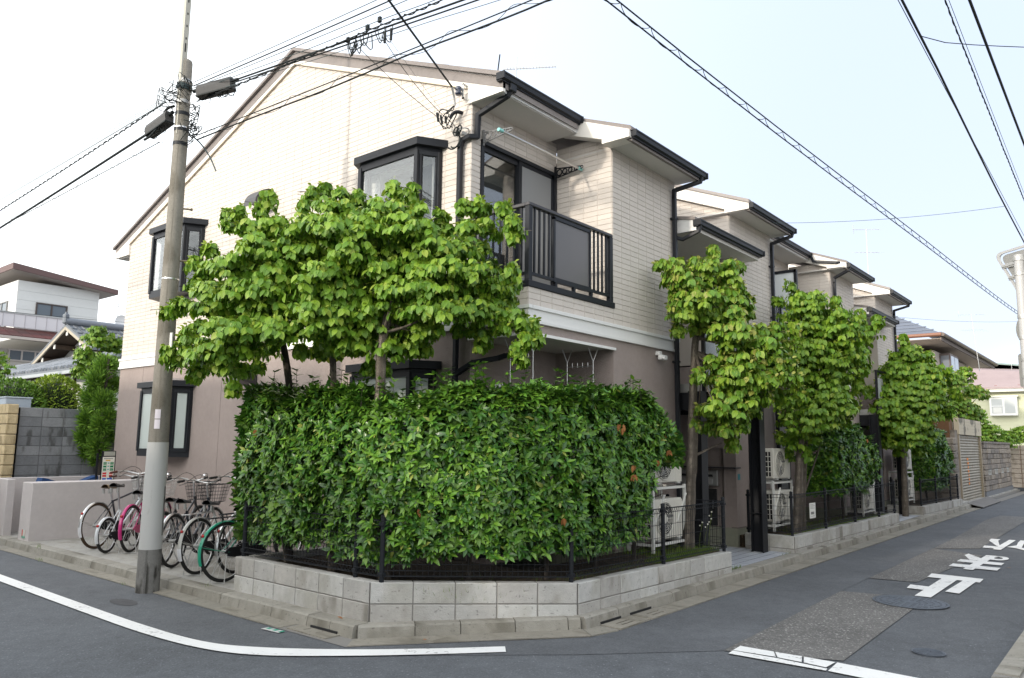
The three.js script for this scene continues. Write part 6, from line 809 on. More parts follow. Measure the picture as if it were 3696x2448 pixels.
const veinTex = (s, edge) => colorTex(64, 0, (u, v) => { const m = Math.abs(v - 0.5) * 2, mid = 1 - ss(0.02, 0.07, m), ve = ss(0.75, 1, Math.sin((u * 1.0 + m * 0.22) * 44) * 0.5 + 0.5) * 0.18, k = 0.86 + ve + 0.5 * mid + edge * ss(0.6, 1, m) + 0.16 * (fbm(u, v, 6, 3, s) - 0.5); return [clamp(k * 0.82, 0, 1), clamp(k * 0.82, 0, 1), clamp(k * 0.80, 0, 1)]; });
const vein1 = veinTex(141, 0.10), vein2 = veinTex(142, 0.0);
const leafMat = (c, rough, trans, map) => { const m = phy(c, rough, { map, specularIntensity: 0.65 }); if (trans) { m.transmission = trans; m.thickness = 0; } return m; };
const M4 = () => new THREE.Matrix4();
function leafMatrix(p, dir, up, s, roll = 0) { const X = dir.clone().normalize(), Z = X.clone().cross(up).normalize(), Y = Z.clone().cross(X).normalize(), m = M4().makeBasis(X.clone().multiplyScalar(s), Y.clone().multiplyScalar(s), Z.clone().multiplyScalar(s)); if (roll) m.multiply(M4().makeRotationX(roll)); m.setPosition(p); return m; }
const EYE = V(0, 1.78, 0);
// the leaves nearest to the eye become parts of their own, the others one stuff part of the crown
function addLeaves(owner, crown, list, geo, mats, nParts, restName = 'foliage', leafName = 'leaf') {
  const b = BASE.get(owner) ?? [0, 0, 0], p = V(0, 0, 0);
  for (const l of list) { p.setFromMatrixPosition(l.m); l.d = p.distanceTo(EYE) - (l.s ?? 0) * 2; }
  list.sort((x, y) => x.d - y.d);
  const T = M4().makeTranslation(-b[0], -b[1], -b[2]);
  list.slice(0, nParts).forEach((l) => { const m = new THREE.Mesh(geo, mats[l.k % mats.length]); m.name = leafName; m.castShadow = m.receiveShadow = true; m.applyMatrix4(T.clone().multiply(l.m)); crown.add(m); });
  const rest = list.slice(nParts); if (!rest.length) return;
  const base = leafMat([1, 1, 1], mats[0].roughness, mats[0].transmission, mats[0].map), im = new THREE.InstancedMesh(geo, base, rest.length), col = new THREE.Color();
  rest.forEach((l, i) => { im.setMatrixAt(i, T.clone().multiply(l.m)); im.setColorAt(i, col.copy(mats[l.k % mats.length].color).multiplyScalar(0.88 + 0.24 * hash(i, 7, 5))); });
  im.name = restName; im.castShadow = im.receiveShadow = true; im.userData.kind = 'stuff'; crown.add(im);
}
const dogGeo = leafGeo(0.62, 0.12, 0.5, true);
const GREENS = [[0.27, 0.47, 0.035], [0.205, 0.40, 0.028], [0.33, 0.52, 0.042], [0.155, 0.335, 0.025], [0.42, 0.55, 0.07]];
const YELLOWS = [[0.28, 0.46, 0.038], [0.21, 0.40, 0.032], [0.34, 0.50, 0.05], [0.15, 0.33, 0.026], [0.44, 0.47, 0.10]];
const dogMats = GREENS.map((c) => leafMat(c, 0.5, 0.4, vein1)), dogMatsY = YELLOWS.map((c) => leafMat(c, 0.5, 0.4, vein1));
// layered crown: twigs lie nearly flat inside lobes, leaves hang from them in pairs
function layeredLeaves(lobes, dens, size, flat, yellowTop = 0) {
  const L = [], twigs = [];
  const cx = lobes.reduce((a, l) => a + l[0], 0) / lobes.length, cz = lobes.reduce((a, l) => a + l[2], 0) / lobes.length;
  for (let [x, y, z, r] of lobes) {
    r *= 1.06;
    const tiers = Math.max(2, Math.round(r * 2 / 0.2));
    for (let t = 0; t < tiers; t++) {
      const h = lerp(-0.85, 0.85, (t + 0.5) / tiers), R = r * Math.sqrt(1 - h * h * 0.9), n = Math.max(2, Math.round(dens * (0.06 + R * R) * 100));
      for (let i = 0; i < n; i++) {
        const a = rnd() * 6.283, q = Math.sqrt(0.12 + 0.88 * rnd()), out = V(Math.cos(a), 0, Math.sin(a)), away = V(x + out.x * r - cx, 0, z + out.z * r - cz).normalize().multiplyScalar(0.5);
        const dir = out.clone().add(away).add(V(gauss() * 0.4, 0, gauss() * 0.4)).normalize(), len = rr(0.16, 0.34) * Math.min(1.2, 0.6 + r), tip = V(x + out.x * R * q, y + h * r * flat + rr(-0.03, 0.03) - q * q * 0.13, z + out.z * R * q), st = tip.clone().sub(dir.clone().multiplyScalar(len)).add(V(0, -0.03, 0));
        twigs.push([st, tip]); const m = 3 + Math.floor(rnd() * 2), perp = dir.clone().cross(V(0, 1, 0)).normalize();
        for (let k = 0; k <= m; k++) for (const s of k === m ? [0, 1, -1] : [-1, 1]) {
          const f = k / m, p = st.clone().lerp(tip, 0.25 + 0.75 * f).add(V(0, 0.02 * Math.sin(f * 3), 0)); if (rnd() < 0.06) continue;
          const young = k === m && s === 0, d = dir.clone().multiplyScalar(young ? 0.7 : 0.3 + 0.3 * f).add(perp.clone().multiplyScalar(s * (0.6 + 0.2 * gauss()))).add(V(0, young ? 0.4 : -0.65 - 0.6 * rnd(), 0)).add(V(gauss() * 0.2, gauss() * 0.15, gauss() * 0.2));
          const up = V(dir.x * 0.9 + gauss() * 0.3, 0.85, dir.z * 0.9 + gauss() * 0.3), sc = size * (young ? 0.55 : rr(0.72, 1.15)) * (0.75 + 0.3 * f);
          const top = h > 0.25 ? 2 : 0; L.push({ m: leafMatrix(p, d, up, sc, gauss() * 0.2), k: young ? 4 : Math.floor(rnd() * 4) + (rnd() < 0.12 + yellowTop * (top ? 0.2 : 0) ? 1 : 0), s: sc });
        }
      }
    }
  }
  return { L, twigs };
}
function taper(pts, r0, r1, n = 9) {            // trunk or limb of changing radius through points
  const c = new THREE.CatmullRomCurve3(pts.map((p) => (Array.isArray(p) ? V(...p) : p))), k = Math.max(4, pts.length * 3), l = [], P = [...Array(k + 1)].map((_, i) => c.getPoint(i / k)), ring = [];
  let up = V(1, 0, 0.3); for (let i = 0; i <= k; i++) { const t = c.getTangent(i / k), X = up.clone().cross(t).normalize(), Y = t.clone().cross(X), r = lerp(r0, r1, i / k) * (1 + 0.08 * Math.sin(i * 2.3 + pts.length)); ring.push([...Array(n)].map((_, j) => { const a = j / n * 6.283; return P[i].clone().add(X.clone().multiplyScalar(Math.cos(a) * r)).add(Y.clone().multiplyScalar(Math.sin(a) * r)); })); }
  for (let i = 0; i < k; i++) for (let j = 0; j < n; j++) { const e = (j + 1) % n; for (const q of [ring[i][j], ring[i][e], ring[i + 1][e], ring[i][j], ring[i + 1][e], ring[i + 1][j]]) l.push(q.x, q.y, q.z); }
  const g = fromTris(l); { const pos = g.attributes.position, nn = g.attributes.normal; for (let v = 0; v < pos.count; v += 6) { const i = Math.floor(v / 6 / n), j = (v / 6) % n, e = (j + 1) % n, N = (a, b) => ring[a][b].clone().sub(P[a]).normalize(); [[i, j], [i, e], [i + 1, e], [i, j], [i + 1, e], [i + 1, j]].forEach(([a, b], q) => { const m = N(a, b); nn.setXYZ(v + q, m.x, m.y, m.z); }); } } return g;
}
function dogwood(o) {
  const t = thing('dogwood_tree', o.label, 'tree', [o.trunk[0][0], o.trunk[0][1], o.trunk[0][2]], o.group);
  const tk = part('trunk', [taper(o.trunk, o.r0, o.r1)], o.bark ?? M.bark, t), top = V(...o.trunk[o.trunk.length - 1]), fork = V(...o.trunk[o.trunk.length - 2]);
  const { L, twigs } = layeredLeaves(o.lobes, o.dens ?? 1, o.size ?? 0.098, o.flat ?? 0.85, o.yellow ?? 0);
  let li = 0; for (const [x, y, z, r] of o.lobes) if (r > (o.limbMin ?? 0.15)) { const e = V(x, y - r * 0.2, z), s = fork.clone().lerp(top, rnd()); if (e.y < s.y - 0.1) s.copy(fork); if (o.limbEvery && li++ % o.limbEvery) continue; const mid = s.clone().lerp(e, 0.5).add(V(rr(-0.05, 0.05), -0.06, rr(-0.05, 0.05))); part('limb', [taper([s, mid, e], o.r1 * 0.55, 0.006, 6)], o.bark ?? M.bark, t); }
  const tw = twigs.filter((_, i) => i % 2 === 0).map(([a, b]) => rod(a, b, 0.0035, 0.002, 3, false)); if (tw.length) stuff(part('twigs', tw, o.bark ?? M.bark, tk));
  const crown = new THREE.Group(); crown.name = 'crown'; t.add(crown);
  addLeaves(t, crown, L, dogGeo, o.yellow ? dogMatsY : dogMats, o.parts ?? 150); return t;
}
dogwood({ label: 'leftmost of three dogwood trees in the corner hedge, dark trunk, crown spreading towards the pole', trunk: [[5.15, 0.38, -7.46], [5.12, 1.4, -7.5], [5.10, 2.3, -7.52], [5.0, 3.0, -7.6], [4.85, 3.9, -7.75]], r0: 0.055, r1: 0.03, bark: M.barkDark, lobes: CROWN_A, flat: 0.32, limbEvery: 5, parts: 290, group: undefined });
dogwood({ label: 'middle of three dogwood trees in the corner hedge, pale slim trunk', trunk: [[5.20, 0.38, -6.75], [5.17, 1.5, -6.78], [5.15, 2.4, -6.79], [5.13, 3.0, -6.85], [5.15, 3.9, -6.95]], r0: 0.045, r1: 0.028, lobes: CROWN_B, flat: 0.32, limbEvery: 5, parts: 290 });
dogwood({ label: 'rightmost of three dogwood trees in the corner hedge, crown reaching over the balcony', trunk: [[5.24, 0.38, -5.96], [5.2, 1.4, -6.02], [5.18, 2.3, -6.05], [5.2, 2.9, -6.05], [5.4, 3.7, -5.95]], r0: 0.075, r1: 0.038, lobes: CROWN_C, flat: 0.32, limbEvery: 5, parts: 290 });
dogwood({ label: 'slender yellowish green dogwood tree beside the entrance and the right end of the corner hedge', trunk: [[9.66, 0.33, -4.90], [9.72, 1.0, -4.89], [9.80, 1.7, -4.88], [9.87, 2.56, -4.88], [9.9, 3.1, -4.86], [9.85, 3.9, -4.75]], r0: 0.085, r1: 0.04, lobes: CROWN_D, flat: 0.5, limbEvery: 4, parts: 290, yellow: 1, dens: 1.0, size: 0.108 });
dogwood({ label: 'tall green dogwood tree behind the mesh fence beside the beige air conditioners', trunk: [[13.15, 0.28, -4.68], [13.3, 1.0, -4.67], [13.42, 1.65, -4.66], [13.55, 2.4, -4.62], [13.6, 3.4, -4.5]], r0: 0.085, r1: 0.04, lobes: CROWN_E, flat: 0.7, limbEvery: 4, parts: 200, dens: 0.8, size: 0.108 });
dogwood({ label: 'farther bright green tree near the second entrance, dense layered crown', trunk: [[20.9, 0.12, -4.75], [20.85, 1.0, -4.72], [20.8, 1.8, -4.7], [20.8, 2.8, -4.6]], r0: 0.08, r1: 0.04, lobes: CROWN_F, limbEvery: 4, parts: 60, dens: 0.9, size: 0.14 });
dogwood({ label: 'yellow green tree above the shuttered store at the far end of the row', trunk: [[32.6, 0, -5.6], [32.6, 1.6, -5.6], [32.7, 2.6, -5.4], [32.9, 3.6, -5.2]], r0: 0.1, r1: 0.05, lobes: CROWN_G, parts: 0, yellow: 1, dens: 0.8, size: 0.15 });
dogwood({ label: 'round green garden shrubs above the stone wall at far right', trunk: [[38.4, 0, -5.4], [38.4, 1.0, -5.4], [38.5, 1.7, -5.2], [38.6, 2.2, -5.1]], r0: 0.08, r1: 0.04, lobes: CROWN_H, parts: 0, dens: 1.0, size: 0.108 });
dogwood({ label: 'small broadleaf tree between the conifer and the tiled roof at left', trunk: [[7.5, 0, -18.9], [7.45, 1.5, -18.85], [7.4, 2.6, -18.8], [7.45, 3.4, -18.7]], r0: 0.07, r1: 0.035, lobes: CROWN_I, parts: 0, dens: 1.8, size: 0.10 });
dogwood({ label: 'dark leafy branch of a garden tree at the left picture edge', trunk: [[6.0, 0, -21.8], [6.05, 1.6, -21.7], [6.2, 2.8, -21.6], [6.35, 3.5, -21.55]], r0: 0.06, r1: 0.03, lobes: CROWN_K, parts: 0, dens: 1.0, size: 0.08 });
{ // second stem beside the tall tree, with bare lower limbs
  const t = thing('young_tree', 'multi stemmed grey trunk with bare limbs beside the tall dogwood behind the fence', 'tree', [13.78, 0.3, -4.78]); part('trunk', [taper([[13.78, 0.28, -4.78], [13.80, 0.8, -4.78], [13.9, 1.3, -4.76], [14.0, 1.9, -4.74]], 0.055, 0.025)], M.bark, t); part('limb', [taper([[13.82, 0.9, -4.78], [14.05, 1.3, -4.7], [14.3, 1.8, -4.6]], 0.025, 0.01, 6)], M.bark, t); part('limb', [taper([[13.85, 1.1, -4.78], [13.75, 1.6, -4.8], [13.75, 2.1, -4.78]], 0.025, 0.012, 6)], M.bark, t);
}
// lower side branch of the entrance tree
{ const t = scene.children.find((o) => o.userData.label?.startsWith('slender yellowish')); part('limb', [taper([[9.80, 1.62, -4.88], [9.98, 1.72, -4.75], [10.2, 1.82, -4.62]], 0.022, 0.008, 6)], M.bark, t); part('vine', [tube([[9.76, 1.4, -4.80], [9.84, 2.1, -4.80], [9.93, 2.7, -4.79], [10.03, 3.1, -4.78]], 0.007, 5)], M.bark, t); }

// ---------------------------------------------------------------- hedges of glossy evergreen leaves
const hedgeGeo = leafGeo(0.40, 0.14, 0.30);
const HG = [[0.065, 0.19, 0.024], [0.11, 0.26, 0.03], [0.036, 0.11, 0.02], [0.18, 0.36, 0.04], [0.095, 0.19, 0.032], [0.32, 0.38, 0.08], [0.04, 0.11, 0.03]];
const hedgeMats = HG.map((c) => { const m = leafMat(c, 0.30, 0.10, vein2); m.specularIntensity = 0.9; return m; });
const dryMat = leafMat([0.42, 0.17, 0.05], 0.7, 0.2, vein2);
function hedge(o) {         // o.path: points on the axis; half: half thickness; y0, top(s)
  const t = thing('evergreen_hedge', o.label, 'hedge', [o.path[0][0], o.y0, o.path[0][1]]), c = new THREE.CatmullRomCurve3(o.path.map(([x, z]) => V(x, 0, z)), false, 'centripetal').getPoints(40), seg = []; let L = 0;
  for (let i = 0; i + 1 < c.length; i++) { const l = c[i].distanceTo(c[i + 1]); seg.push([L, l, c[i], c[i + 1]]); L += l; }
  const at = (s) => { const g = seg.find((q) => s <= q[0] + q[1]) ?? seg[seg.length - 1], f = clamp((s - g[0]) / g[1]), p = g[2].clone().lerp(g[3], f), d = g[3].clone().sub(g[2]).normalize(); return { p, n: V(d.z, 0, -d.x) }; };   // n towards the plot side or street by sign
  const list = [], shoot = [], n = Math.round(L * o.count);
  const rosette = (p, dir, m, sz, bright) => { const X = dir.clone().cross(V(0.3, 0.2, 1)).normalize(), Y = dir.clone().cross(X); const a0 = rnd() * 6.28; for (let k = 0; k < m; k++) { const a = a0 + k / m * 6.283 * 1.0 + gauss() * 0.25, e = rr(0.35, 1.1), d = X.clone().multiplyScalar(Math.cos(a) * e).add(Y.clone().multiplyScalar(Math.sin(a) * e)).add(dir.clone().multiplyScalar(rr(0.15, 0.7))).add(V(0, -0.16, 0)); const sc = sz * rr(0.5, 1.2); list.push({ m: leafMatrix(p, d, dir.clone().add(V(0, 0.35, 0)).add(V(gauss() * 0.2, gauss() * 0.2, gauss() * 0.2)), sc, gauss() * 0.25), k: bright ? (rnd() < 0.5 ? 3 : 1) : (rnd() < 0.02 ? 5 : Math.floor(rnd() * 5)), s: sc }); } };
  const topAt = (s) => o.top + (o.bump ?? 0.10) * (fbm(s * 0.09 + 0.3, 0.3, 16, 4, 151) - 0.5) * 3.4 - o.endDrop * Math.pow(clamp((s - L + 0.5) / 0.5), 2), botAt = (s) => o.y0 + (o.bot ?? 0.45) + 0.22 * (fbm(s * 0.17, 0.7, 16, 3, 152) - 0.35) + o.endLift * ss(L - 0.9, L, s);
  for (let i = 0; i < n; i++) {
    const s = rnd() * L, { p, n: nn } = at(s), ht = topAt(s), hb = botAt(s), u = rnd(), face = rnd();
    let dir, q;
    const half = o.half * (1 + 0.75 * (fbm(s * 0.16, u * 0.16 + 0.2, 16, 3, 153) - 0.5)), out = rnd() < 0.2 ? rr(0.1, 0.6) : rr(0.6, 1.08);
    if (s > L - o.endLift * 1.2 * Math.pow(1 - u, 1.1)) continue; if (face < 0.66) { const y = lerp(hb, ht, Math.pow(u, 0.9)); const bulge = 1 - 0.25 * Math.pow(Math.abs(u - 0.45) * 2, 3); q = p.clone().add(nn.clone().multiplyScalar(-half * out * bulge)); q.y = y; dir = nn.clone().multiplyScalar(-1).add(V(gauss() * 0.4, 0.30 + gauss() * 0.35 + (u > 0.85 ? 0.5 : 0), gauss() * 0.4)).normalize(); } else if (face < 0.86) { q = p.clone().add(nn.clone().multiplyScalar(half * rr(-1, 1))); q.y = ht + rr(-0.12, 0.03); dir = V(gauss() * 0.4, 1, gauss() * 0.4).normalize(); } else { q = p.clone().add(nn.clone().multiplyScalar(half * out)); q.y = lerp(hb, ht, u); dir = nn.clone().add(V(gauss() * 0.4, 0.3, gauss() * 0.4)).normalize(); }
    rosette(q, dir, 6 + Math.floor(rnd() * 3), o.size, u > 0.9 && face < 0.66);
  }
  for (const s of [0, L]) { const { p, n: nn } = at(s), e = at(s ? L - 0.01 : 0.01), d = s ? p.clone().sub(e.p).normalize() : p.clone().sub(at(0.01).p).normalize(); for (let i = 0; i < o.count * 0.55; i++) { const hb = botAt(s), ht = topAt(s), u = rnd(); if (s && u < 0.45) continue; const q = p.clone().add(nn.clone().multiplyScalar(rr(-1, 1) * o.half)).add(d.clone().multiplyScalar(rr(0.0, 0.22) * Math.sin(u * 2.6 + 0.2))); q.y = lerp(hb, ht, u); rosette(q, d.clone().add(V(gauss() * 0.4, 0.3 + gauss() * 0.3, gauss() * 0.4)).normalize(), 7, o.size); } }
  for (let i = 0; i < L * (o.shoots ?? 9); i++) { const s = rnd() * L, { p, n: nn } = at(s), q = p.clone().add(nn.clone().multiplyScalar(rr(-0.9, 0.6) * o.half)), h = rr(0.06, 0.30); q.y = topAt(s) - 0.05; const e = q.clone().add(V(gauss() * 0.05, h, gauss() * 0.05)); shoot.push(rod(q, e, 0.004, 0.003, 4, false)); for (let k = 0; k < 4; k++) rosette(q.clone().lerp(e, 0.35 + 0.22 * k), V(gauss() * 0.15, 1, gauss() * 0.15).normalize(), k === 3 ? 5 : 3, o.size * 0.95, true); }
  // stems inside
  const nt = Math.max(2, Math.round(L * (o.stems ?? 1.1)));
  for (let i = 0; i < nt; i++) { const s = L * (i + 0.5) / nt, { p } = at(s); part('stem', [taper([[p.x, o.y0 - 0.05, p.z], [p.x + gauss() * 0.03, o.y0 + 0.5, p.z + gauss() * 0.03], [p.x + gauss() * 0.08, o.top - 0.3, p.z + gauss() * 0.08]], o.stemR ?? 0.03, 0.012, 7)], M.barkDark, t); }
  const br = []; for (let i = 0; i < L * 60; i++) { const s = rnd() * L, { p, n: nn } = at(s), a = p.clone(), e = p.clone().add(nn.clone().multiplyScalar(rr(-1, 1) * o.half)).add(V(gauss() * 0.15, 0, gauss() * 0.15)); a.y = lerp(botAt(s), topAt(s), rnd()) - 0.15; e.y = a.y + rr(0, 0.3); br.push(rod(a, e, 0.006, 0.003, 4, false)); } stuff(part('branches', [br, shoot], M.barkDark, t));
  const crown = new THREE.Group(); crown.name = 'crown'; t.add(crown); addLeaves(t, crown, list, hedgeGeo, hedgeMats, o.parts ?? 250);
  for (const [x, y, z] of o.dry ?? []) for (let k = 0; k < 3; k++) { const m = new THREE.Mesh(hedgeGeo, dryMat); m.name = 'dry_leaf'; m.applyMatrix4(M4().makeTranslation(-o.path[0][0], -o.y0, -o.path[0][1]).multiply(leafMatrix(V(x + gauss() * 0.03, y, z + gauss() * 0.03), V(gauss() * 0.5, -1, gauss() * 0.5), V(-0.6, 0.4, 0.7), 0.085))); crown.add(m); }
  return t;
}
hedge({ label: 'dense glossy evergreen hedge filling the corner planter inside the mesh fence', path: [[5.29, -8.10], [5.27, -6.9], [5.36, -5.72], [6.35, -4.92], [7.4, -4.86], [8.6, -4.86]], half: 0.35, y0: 0.40, top: 2.28, bot: 0.25, count: 1650, size: 0.098, parts: 290, endDrop: 0.3, endLift: 0.55, bump: 0.17, shoots: 16, dry: [[7.25, 2.0, -4.45], [7.28, 1.96, -4.44], [7.5, 1.55, -4.45], [7.52, 1.45, -4.45], [8.1, 1.6, -4.47], [8.35, 1.72, -4.47], [5.15, 1.15, -5.4], [5.9, 1.25, -4.85], [4.93, 1.9, -7.9], [4.95, 1.6, -8.0], [6.3, 1.05, -4.55], [8.3, 1.9, -4.5], [4.95, 1.75, -7.6]] });
hedge({ label: 'dark evergreen hedge behind the middle mesh fence between the tall tree and an air conditioner', path: [[15.3, -4.95], [17.9, -4.92]], half: 0.36, y0: 0.31, top: 2.15, bot: 0.55, count: 900, size: 0.10, parts: 60, endDrop: 0.5, endLift: 0.3, bump: 0.2, dry: [[17.0, 1.95, -4.5]], shoots: 5 });
hedge({ label: 'farthest evergreen shrub behind the short mesh fence beside the shuttered store', path: [[23.8, -4.95], [25.9, -4.92]], half: 0.36, y0: 0.28, top: 2.2, bot: 0.35, count: 800, size: 0.11, parts: 0, endDrop: 0.4, endLift: 0.2, bump: 0.2, shoots: 4 });
// two clipped round bushes at the left
function roundBush(label, c, r, mats) {
  const t = thing('round_shrub', label, 'shrub', [c[0], 0.1, c[2]], 'clipped round bushes'), L = []; part('trunk', [taper([[c[0], 0.1, c[2]], [c[0], 1.2, c[2]], [c[0] + 0.05, c[1], c[2]]], 0.06, 0.03, 7)], M.barkDark, t);
  for (let i = 0; i < 5200; i++) { const d = V(gauss(), gauss(), gauss()).normalize(); if (d.y < -0.75) continue; const k = rnd() < 0.2 ? rr(0.75, 0.95) : rr(0.94, 1.02), bump = 1 + 0.07 * (vnoise(d.x * 4 + 9, d.y * 4 + d.z * 4 + 9, 64, 3) - 0.5); const p = V(c[0] + d.x * r[0] * k * bump, c[1] + d.y * r[1] * k * bump, c[2] + d.z * r[2] * k * bump), dd = d.clone().add(V(gauss() * 0.7, gauss() * 0.5 + 0.15, gauss() * 0.7)); L.push({ m: leafMatrix(p, dd, d.clone().add(V(gauss() * 0.4, 0.5, gauss() * 0.4)), rr(0.05, 0.085)), k: Math.floor(rnd() * 4) }); }
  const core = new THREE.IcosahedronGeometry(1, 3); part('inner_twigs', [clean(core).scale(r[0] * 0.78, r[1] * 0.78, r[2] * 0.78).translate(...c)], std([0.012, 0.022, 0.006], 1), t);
  const crown = new THREE.Group(); crown.name = 'crown'; t.add(crown); addLeaves(t, crown, L, hedgeGeo, mats, 0);
}
const bushY = [[0.36, 0.50, 0.045], [0.29, 0.43, 0.04], [0.42, 0.54, 0.05], [0.22, 0.35, 0.03]].map((c) => leafMat(c, 0.55, 0.15, vein2)), bushG = [[0.20, 0.38, 0.04], [0.16, 0.31, 0.035], [0.25, 0.43, 0.045], [0.13, 0.26, 0.03]].map((c) => leafMat(c, 0.5, 0.15, vein2));
roundBush('clipped round bush, darker green, behind the grey block wall at far left', [5.75, 2.35, -18.6], [0.68, 0.64, 0.62], bushG); roundBush('clipped round bush, brighter yellow green, beside the conifer', [6.62, 2.48, -18.75], [0.60, 0.66, 0.6], bushY);
// ragged conifer against the gable corner
{
  const t = thing('conifer_tree', 'ragged green conifer with bare branches at the left corner of the apartment building', 'conifer', [6.75, 0.1, -16.45]), L = [], ng = leafGeo(0.16, 0.1, 0.2);
  part('trunk', [taper([[6.72, 0.1, -16.35], [6.74, 1.2, -16.36], [6.72, 2.4, -16.38], [6.75, 3.4, -16.4]], 0.07, 0.02, 8)], M.barkDark, t);
  for (const [x, y, z, r] of CROWN_J) { part('limb', [taper([[6.73, y - 0.15, -16.37], [lerp(6.73, x, 0.6), y - 0.04, lerp(-16.37, z, 0.6)], [x, y, z]], 0.016, 0.006, 5)], M.barkDark, t);
    for (let i = 0; i < 1500 * r / 0.2; i++) { const d = V(gauss(), gauss() * 1.15, gauss()).multiplyScalar(r * 0.70), p = V(x, y, z).add(d), dir = d.clone().normalize().add(V(gauss() * 0.5, 0.5 + gauss() * 0.4, gauss() * 0.5)); L.push({ m: leafMatrix(p, dir, V(gauss(), gauss(), gauss()), rr(0.07, 0.14)), k: Math.floor(rnd() * 4) }); } }
  for (let i = 0; i < 14; i++) { const y = rr(1.3, 3.1); part('bare_branch', [taper([[6.73, y, -16.36], [6.73 + rr(-0.12, 0.05), y + 0.06, -16.2 + rr(-0.05, 0.05)], [6.73 + rr(-0.25, 0.05), y + rr(0, 0.14), -16.05]], 0.008, 0.003, 4)], M.bark, t); }
  const crown = new THREE.Group(); crown.name = 'crown'; t.add(crown); addLeaves(t, crown, L, ng, [[0.20, 0.40, 0.04], [0.16, 0.33, 0.035], [0.26, 0.46, 0.045], [0.11, 0.24, 0.03]].map((c) => leafMat(c, 0.65, 0.15, vein2)), 0);
}
// grass and weeds in the planters, tufts along kerbs
function grass(label, spots) {
  const blade = fromTris([0, 0, -0.5, 0.35, 0.05, -0.35, 0.35, 0.05, 0.35, 0, 0, -0.5, 0.35, 0.05, 0.35, 0, 0, 0.5, 0.35, 0.05, -0.35, 1, 0.0, 0, 0.35, 0.05, 0.35]).scale(1, 1, 0.07), ms = [], col = new THREE.Color();
  for (const [x0, x1, z0, z1, y, n, h] of spots) for (let i = 0; i < n; i++) ms.push(leafMatrix(V(rr(x0, x1), y, rr(z0, z1)), V(gauss() * 0.6, 1, gauss() * 0.6), V(gauss(), 0.2, gauss()), h * rr(0.5, 1.2)));
  boxUV(blade); const im = new THREE.InstancedMesh(blade, leafMat([1, 1, 1], 0.6, 0.2, null), ms.length); ms.forEach((m, i) => { im.setMatrixAt(i, m); im.setColorAt(i, col.setRGB(0.09 + 0.07 * rnd(), 0.17 + 0.08 * rnd(), 0.02)); }); im.name = num('grass'); im.castShadow = im.receiveShadow = true; scene.add(im); return tag(im, label, 'grass', null, 'stuff');
}
grass('short bright grass along the planter edge by the entrance and fence', [[8.2, 9.85, -4.75, -4.53, 0.39, 2600, 0.07], [8.6, 9.8, -5.3, -4.75, 0.395, 900, 0.08], [6.5, 8.2, -4.8, -4.54, 0.40, 260, 0.05], [5.0, 6.4, -5.6, -4.6, 0.40, 120, 0.05], [12.55, 18.6, -4.72, -4.53, 0.31, 3200, 0.07], [13.4, 17, -5.2, -4.7, 0.31, 700, 0.08], [9.95, 10.4, -4.52, -4.46, 0.12, 150, 0.05], [12.0, 12.35, -4.55, -4.46, 0.12, 40, 0.04], [4.42, 4.46, -9.9, -9.75, 0.0, 24, 0.05], [4.41, 4.46, -12.7, -12.4, 0.0, 30, 0.06], [4.66, 4.8, -8.5, -8.35, 0.12, 20, 0.04], [4.62, 4.68, -13.3, -13.1, 0.1, 26, 0.07]]);
for (const [x, z, h] of [[9.70, -4.62, 0.42], [9.55, -4.6, 0.36], [9.35, -4.58, 0.40], [9.80, -4.66, 0.5]]) { const w = thing('weed_stalk', ['white flowering weed stalk nearest the entrance post', 'shortest white flowering weed stalk behind the fence by the entrance', 'white flowering weed stalk farthest left behind the entrance fence', 'tallest white flowering weed stalk by the entrance fence end'][[9.70, 9.55, 9.35, 9.80].indexOf(x)], 'weed', [x, 0.39, z], 'flowering weeds by the entrance'); part('stem', [tube([[x, 0.39, z], [x + 0.02, 0.39 + h * 0.5, z], [x + 0.06, 0.39 + h, z + 0.02]], 0.002, 4)], std([0.15, 0.2, 0.05], 0.8), w); part('flower', [clean(new THREE.IcosahedronGeometry(0.011, 1)).translate(x + 0.06, 0.39 + h, z + 0.02), clean(new THREE.IcosahedronGeometry(0.009, 1)).translate(x + 0.03, 0.39 + h * 0.9, z)], std([0.7, 0.7, 0.6], 0.8), w); }
// bright vine with heart shaped leaves climbing out of the left end of the hedge
{ const t = thing('climbing_vine', 'light green broad leaved vine on the mesh fence at the hedge left end', 'vine', [4.93, 0.9, -7.4]), L = [], g = leafGeo(0.85, 0.15, 0.3); for (let i = 0; i < 34; i++) L.push({ m: leafMatrix(V(4.90 + gauss() * 0.04, 1.06 + gauss() * 0.16, -7.35 + gauss() * 0.17), V(-0.6 + gauss() * 0.3, -0.6, gauss() * 0.6), V(-0.7, 0.7, 0.3 + gauss() * 0.2), rr(0.06, 0.10)), k: Math.floor(rnd() * 3) }); part('stem', [tube([[4.93, 0.5, -7.2], [4.92, 0.8, -7.3], [4.9, 1.1, -7.4], [4.92, 1.3, -7.3]], 0.004, 5)], M.bark, t); addLeaves(t, t, L, g, [[0.13, 0.28, 0.02], [0.17, 0.32, 0.025], [0.1, 0.24, 0.02]].map((c) => leafMat(c, 0.45, 0.25, vein1)), 60); }
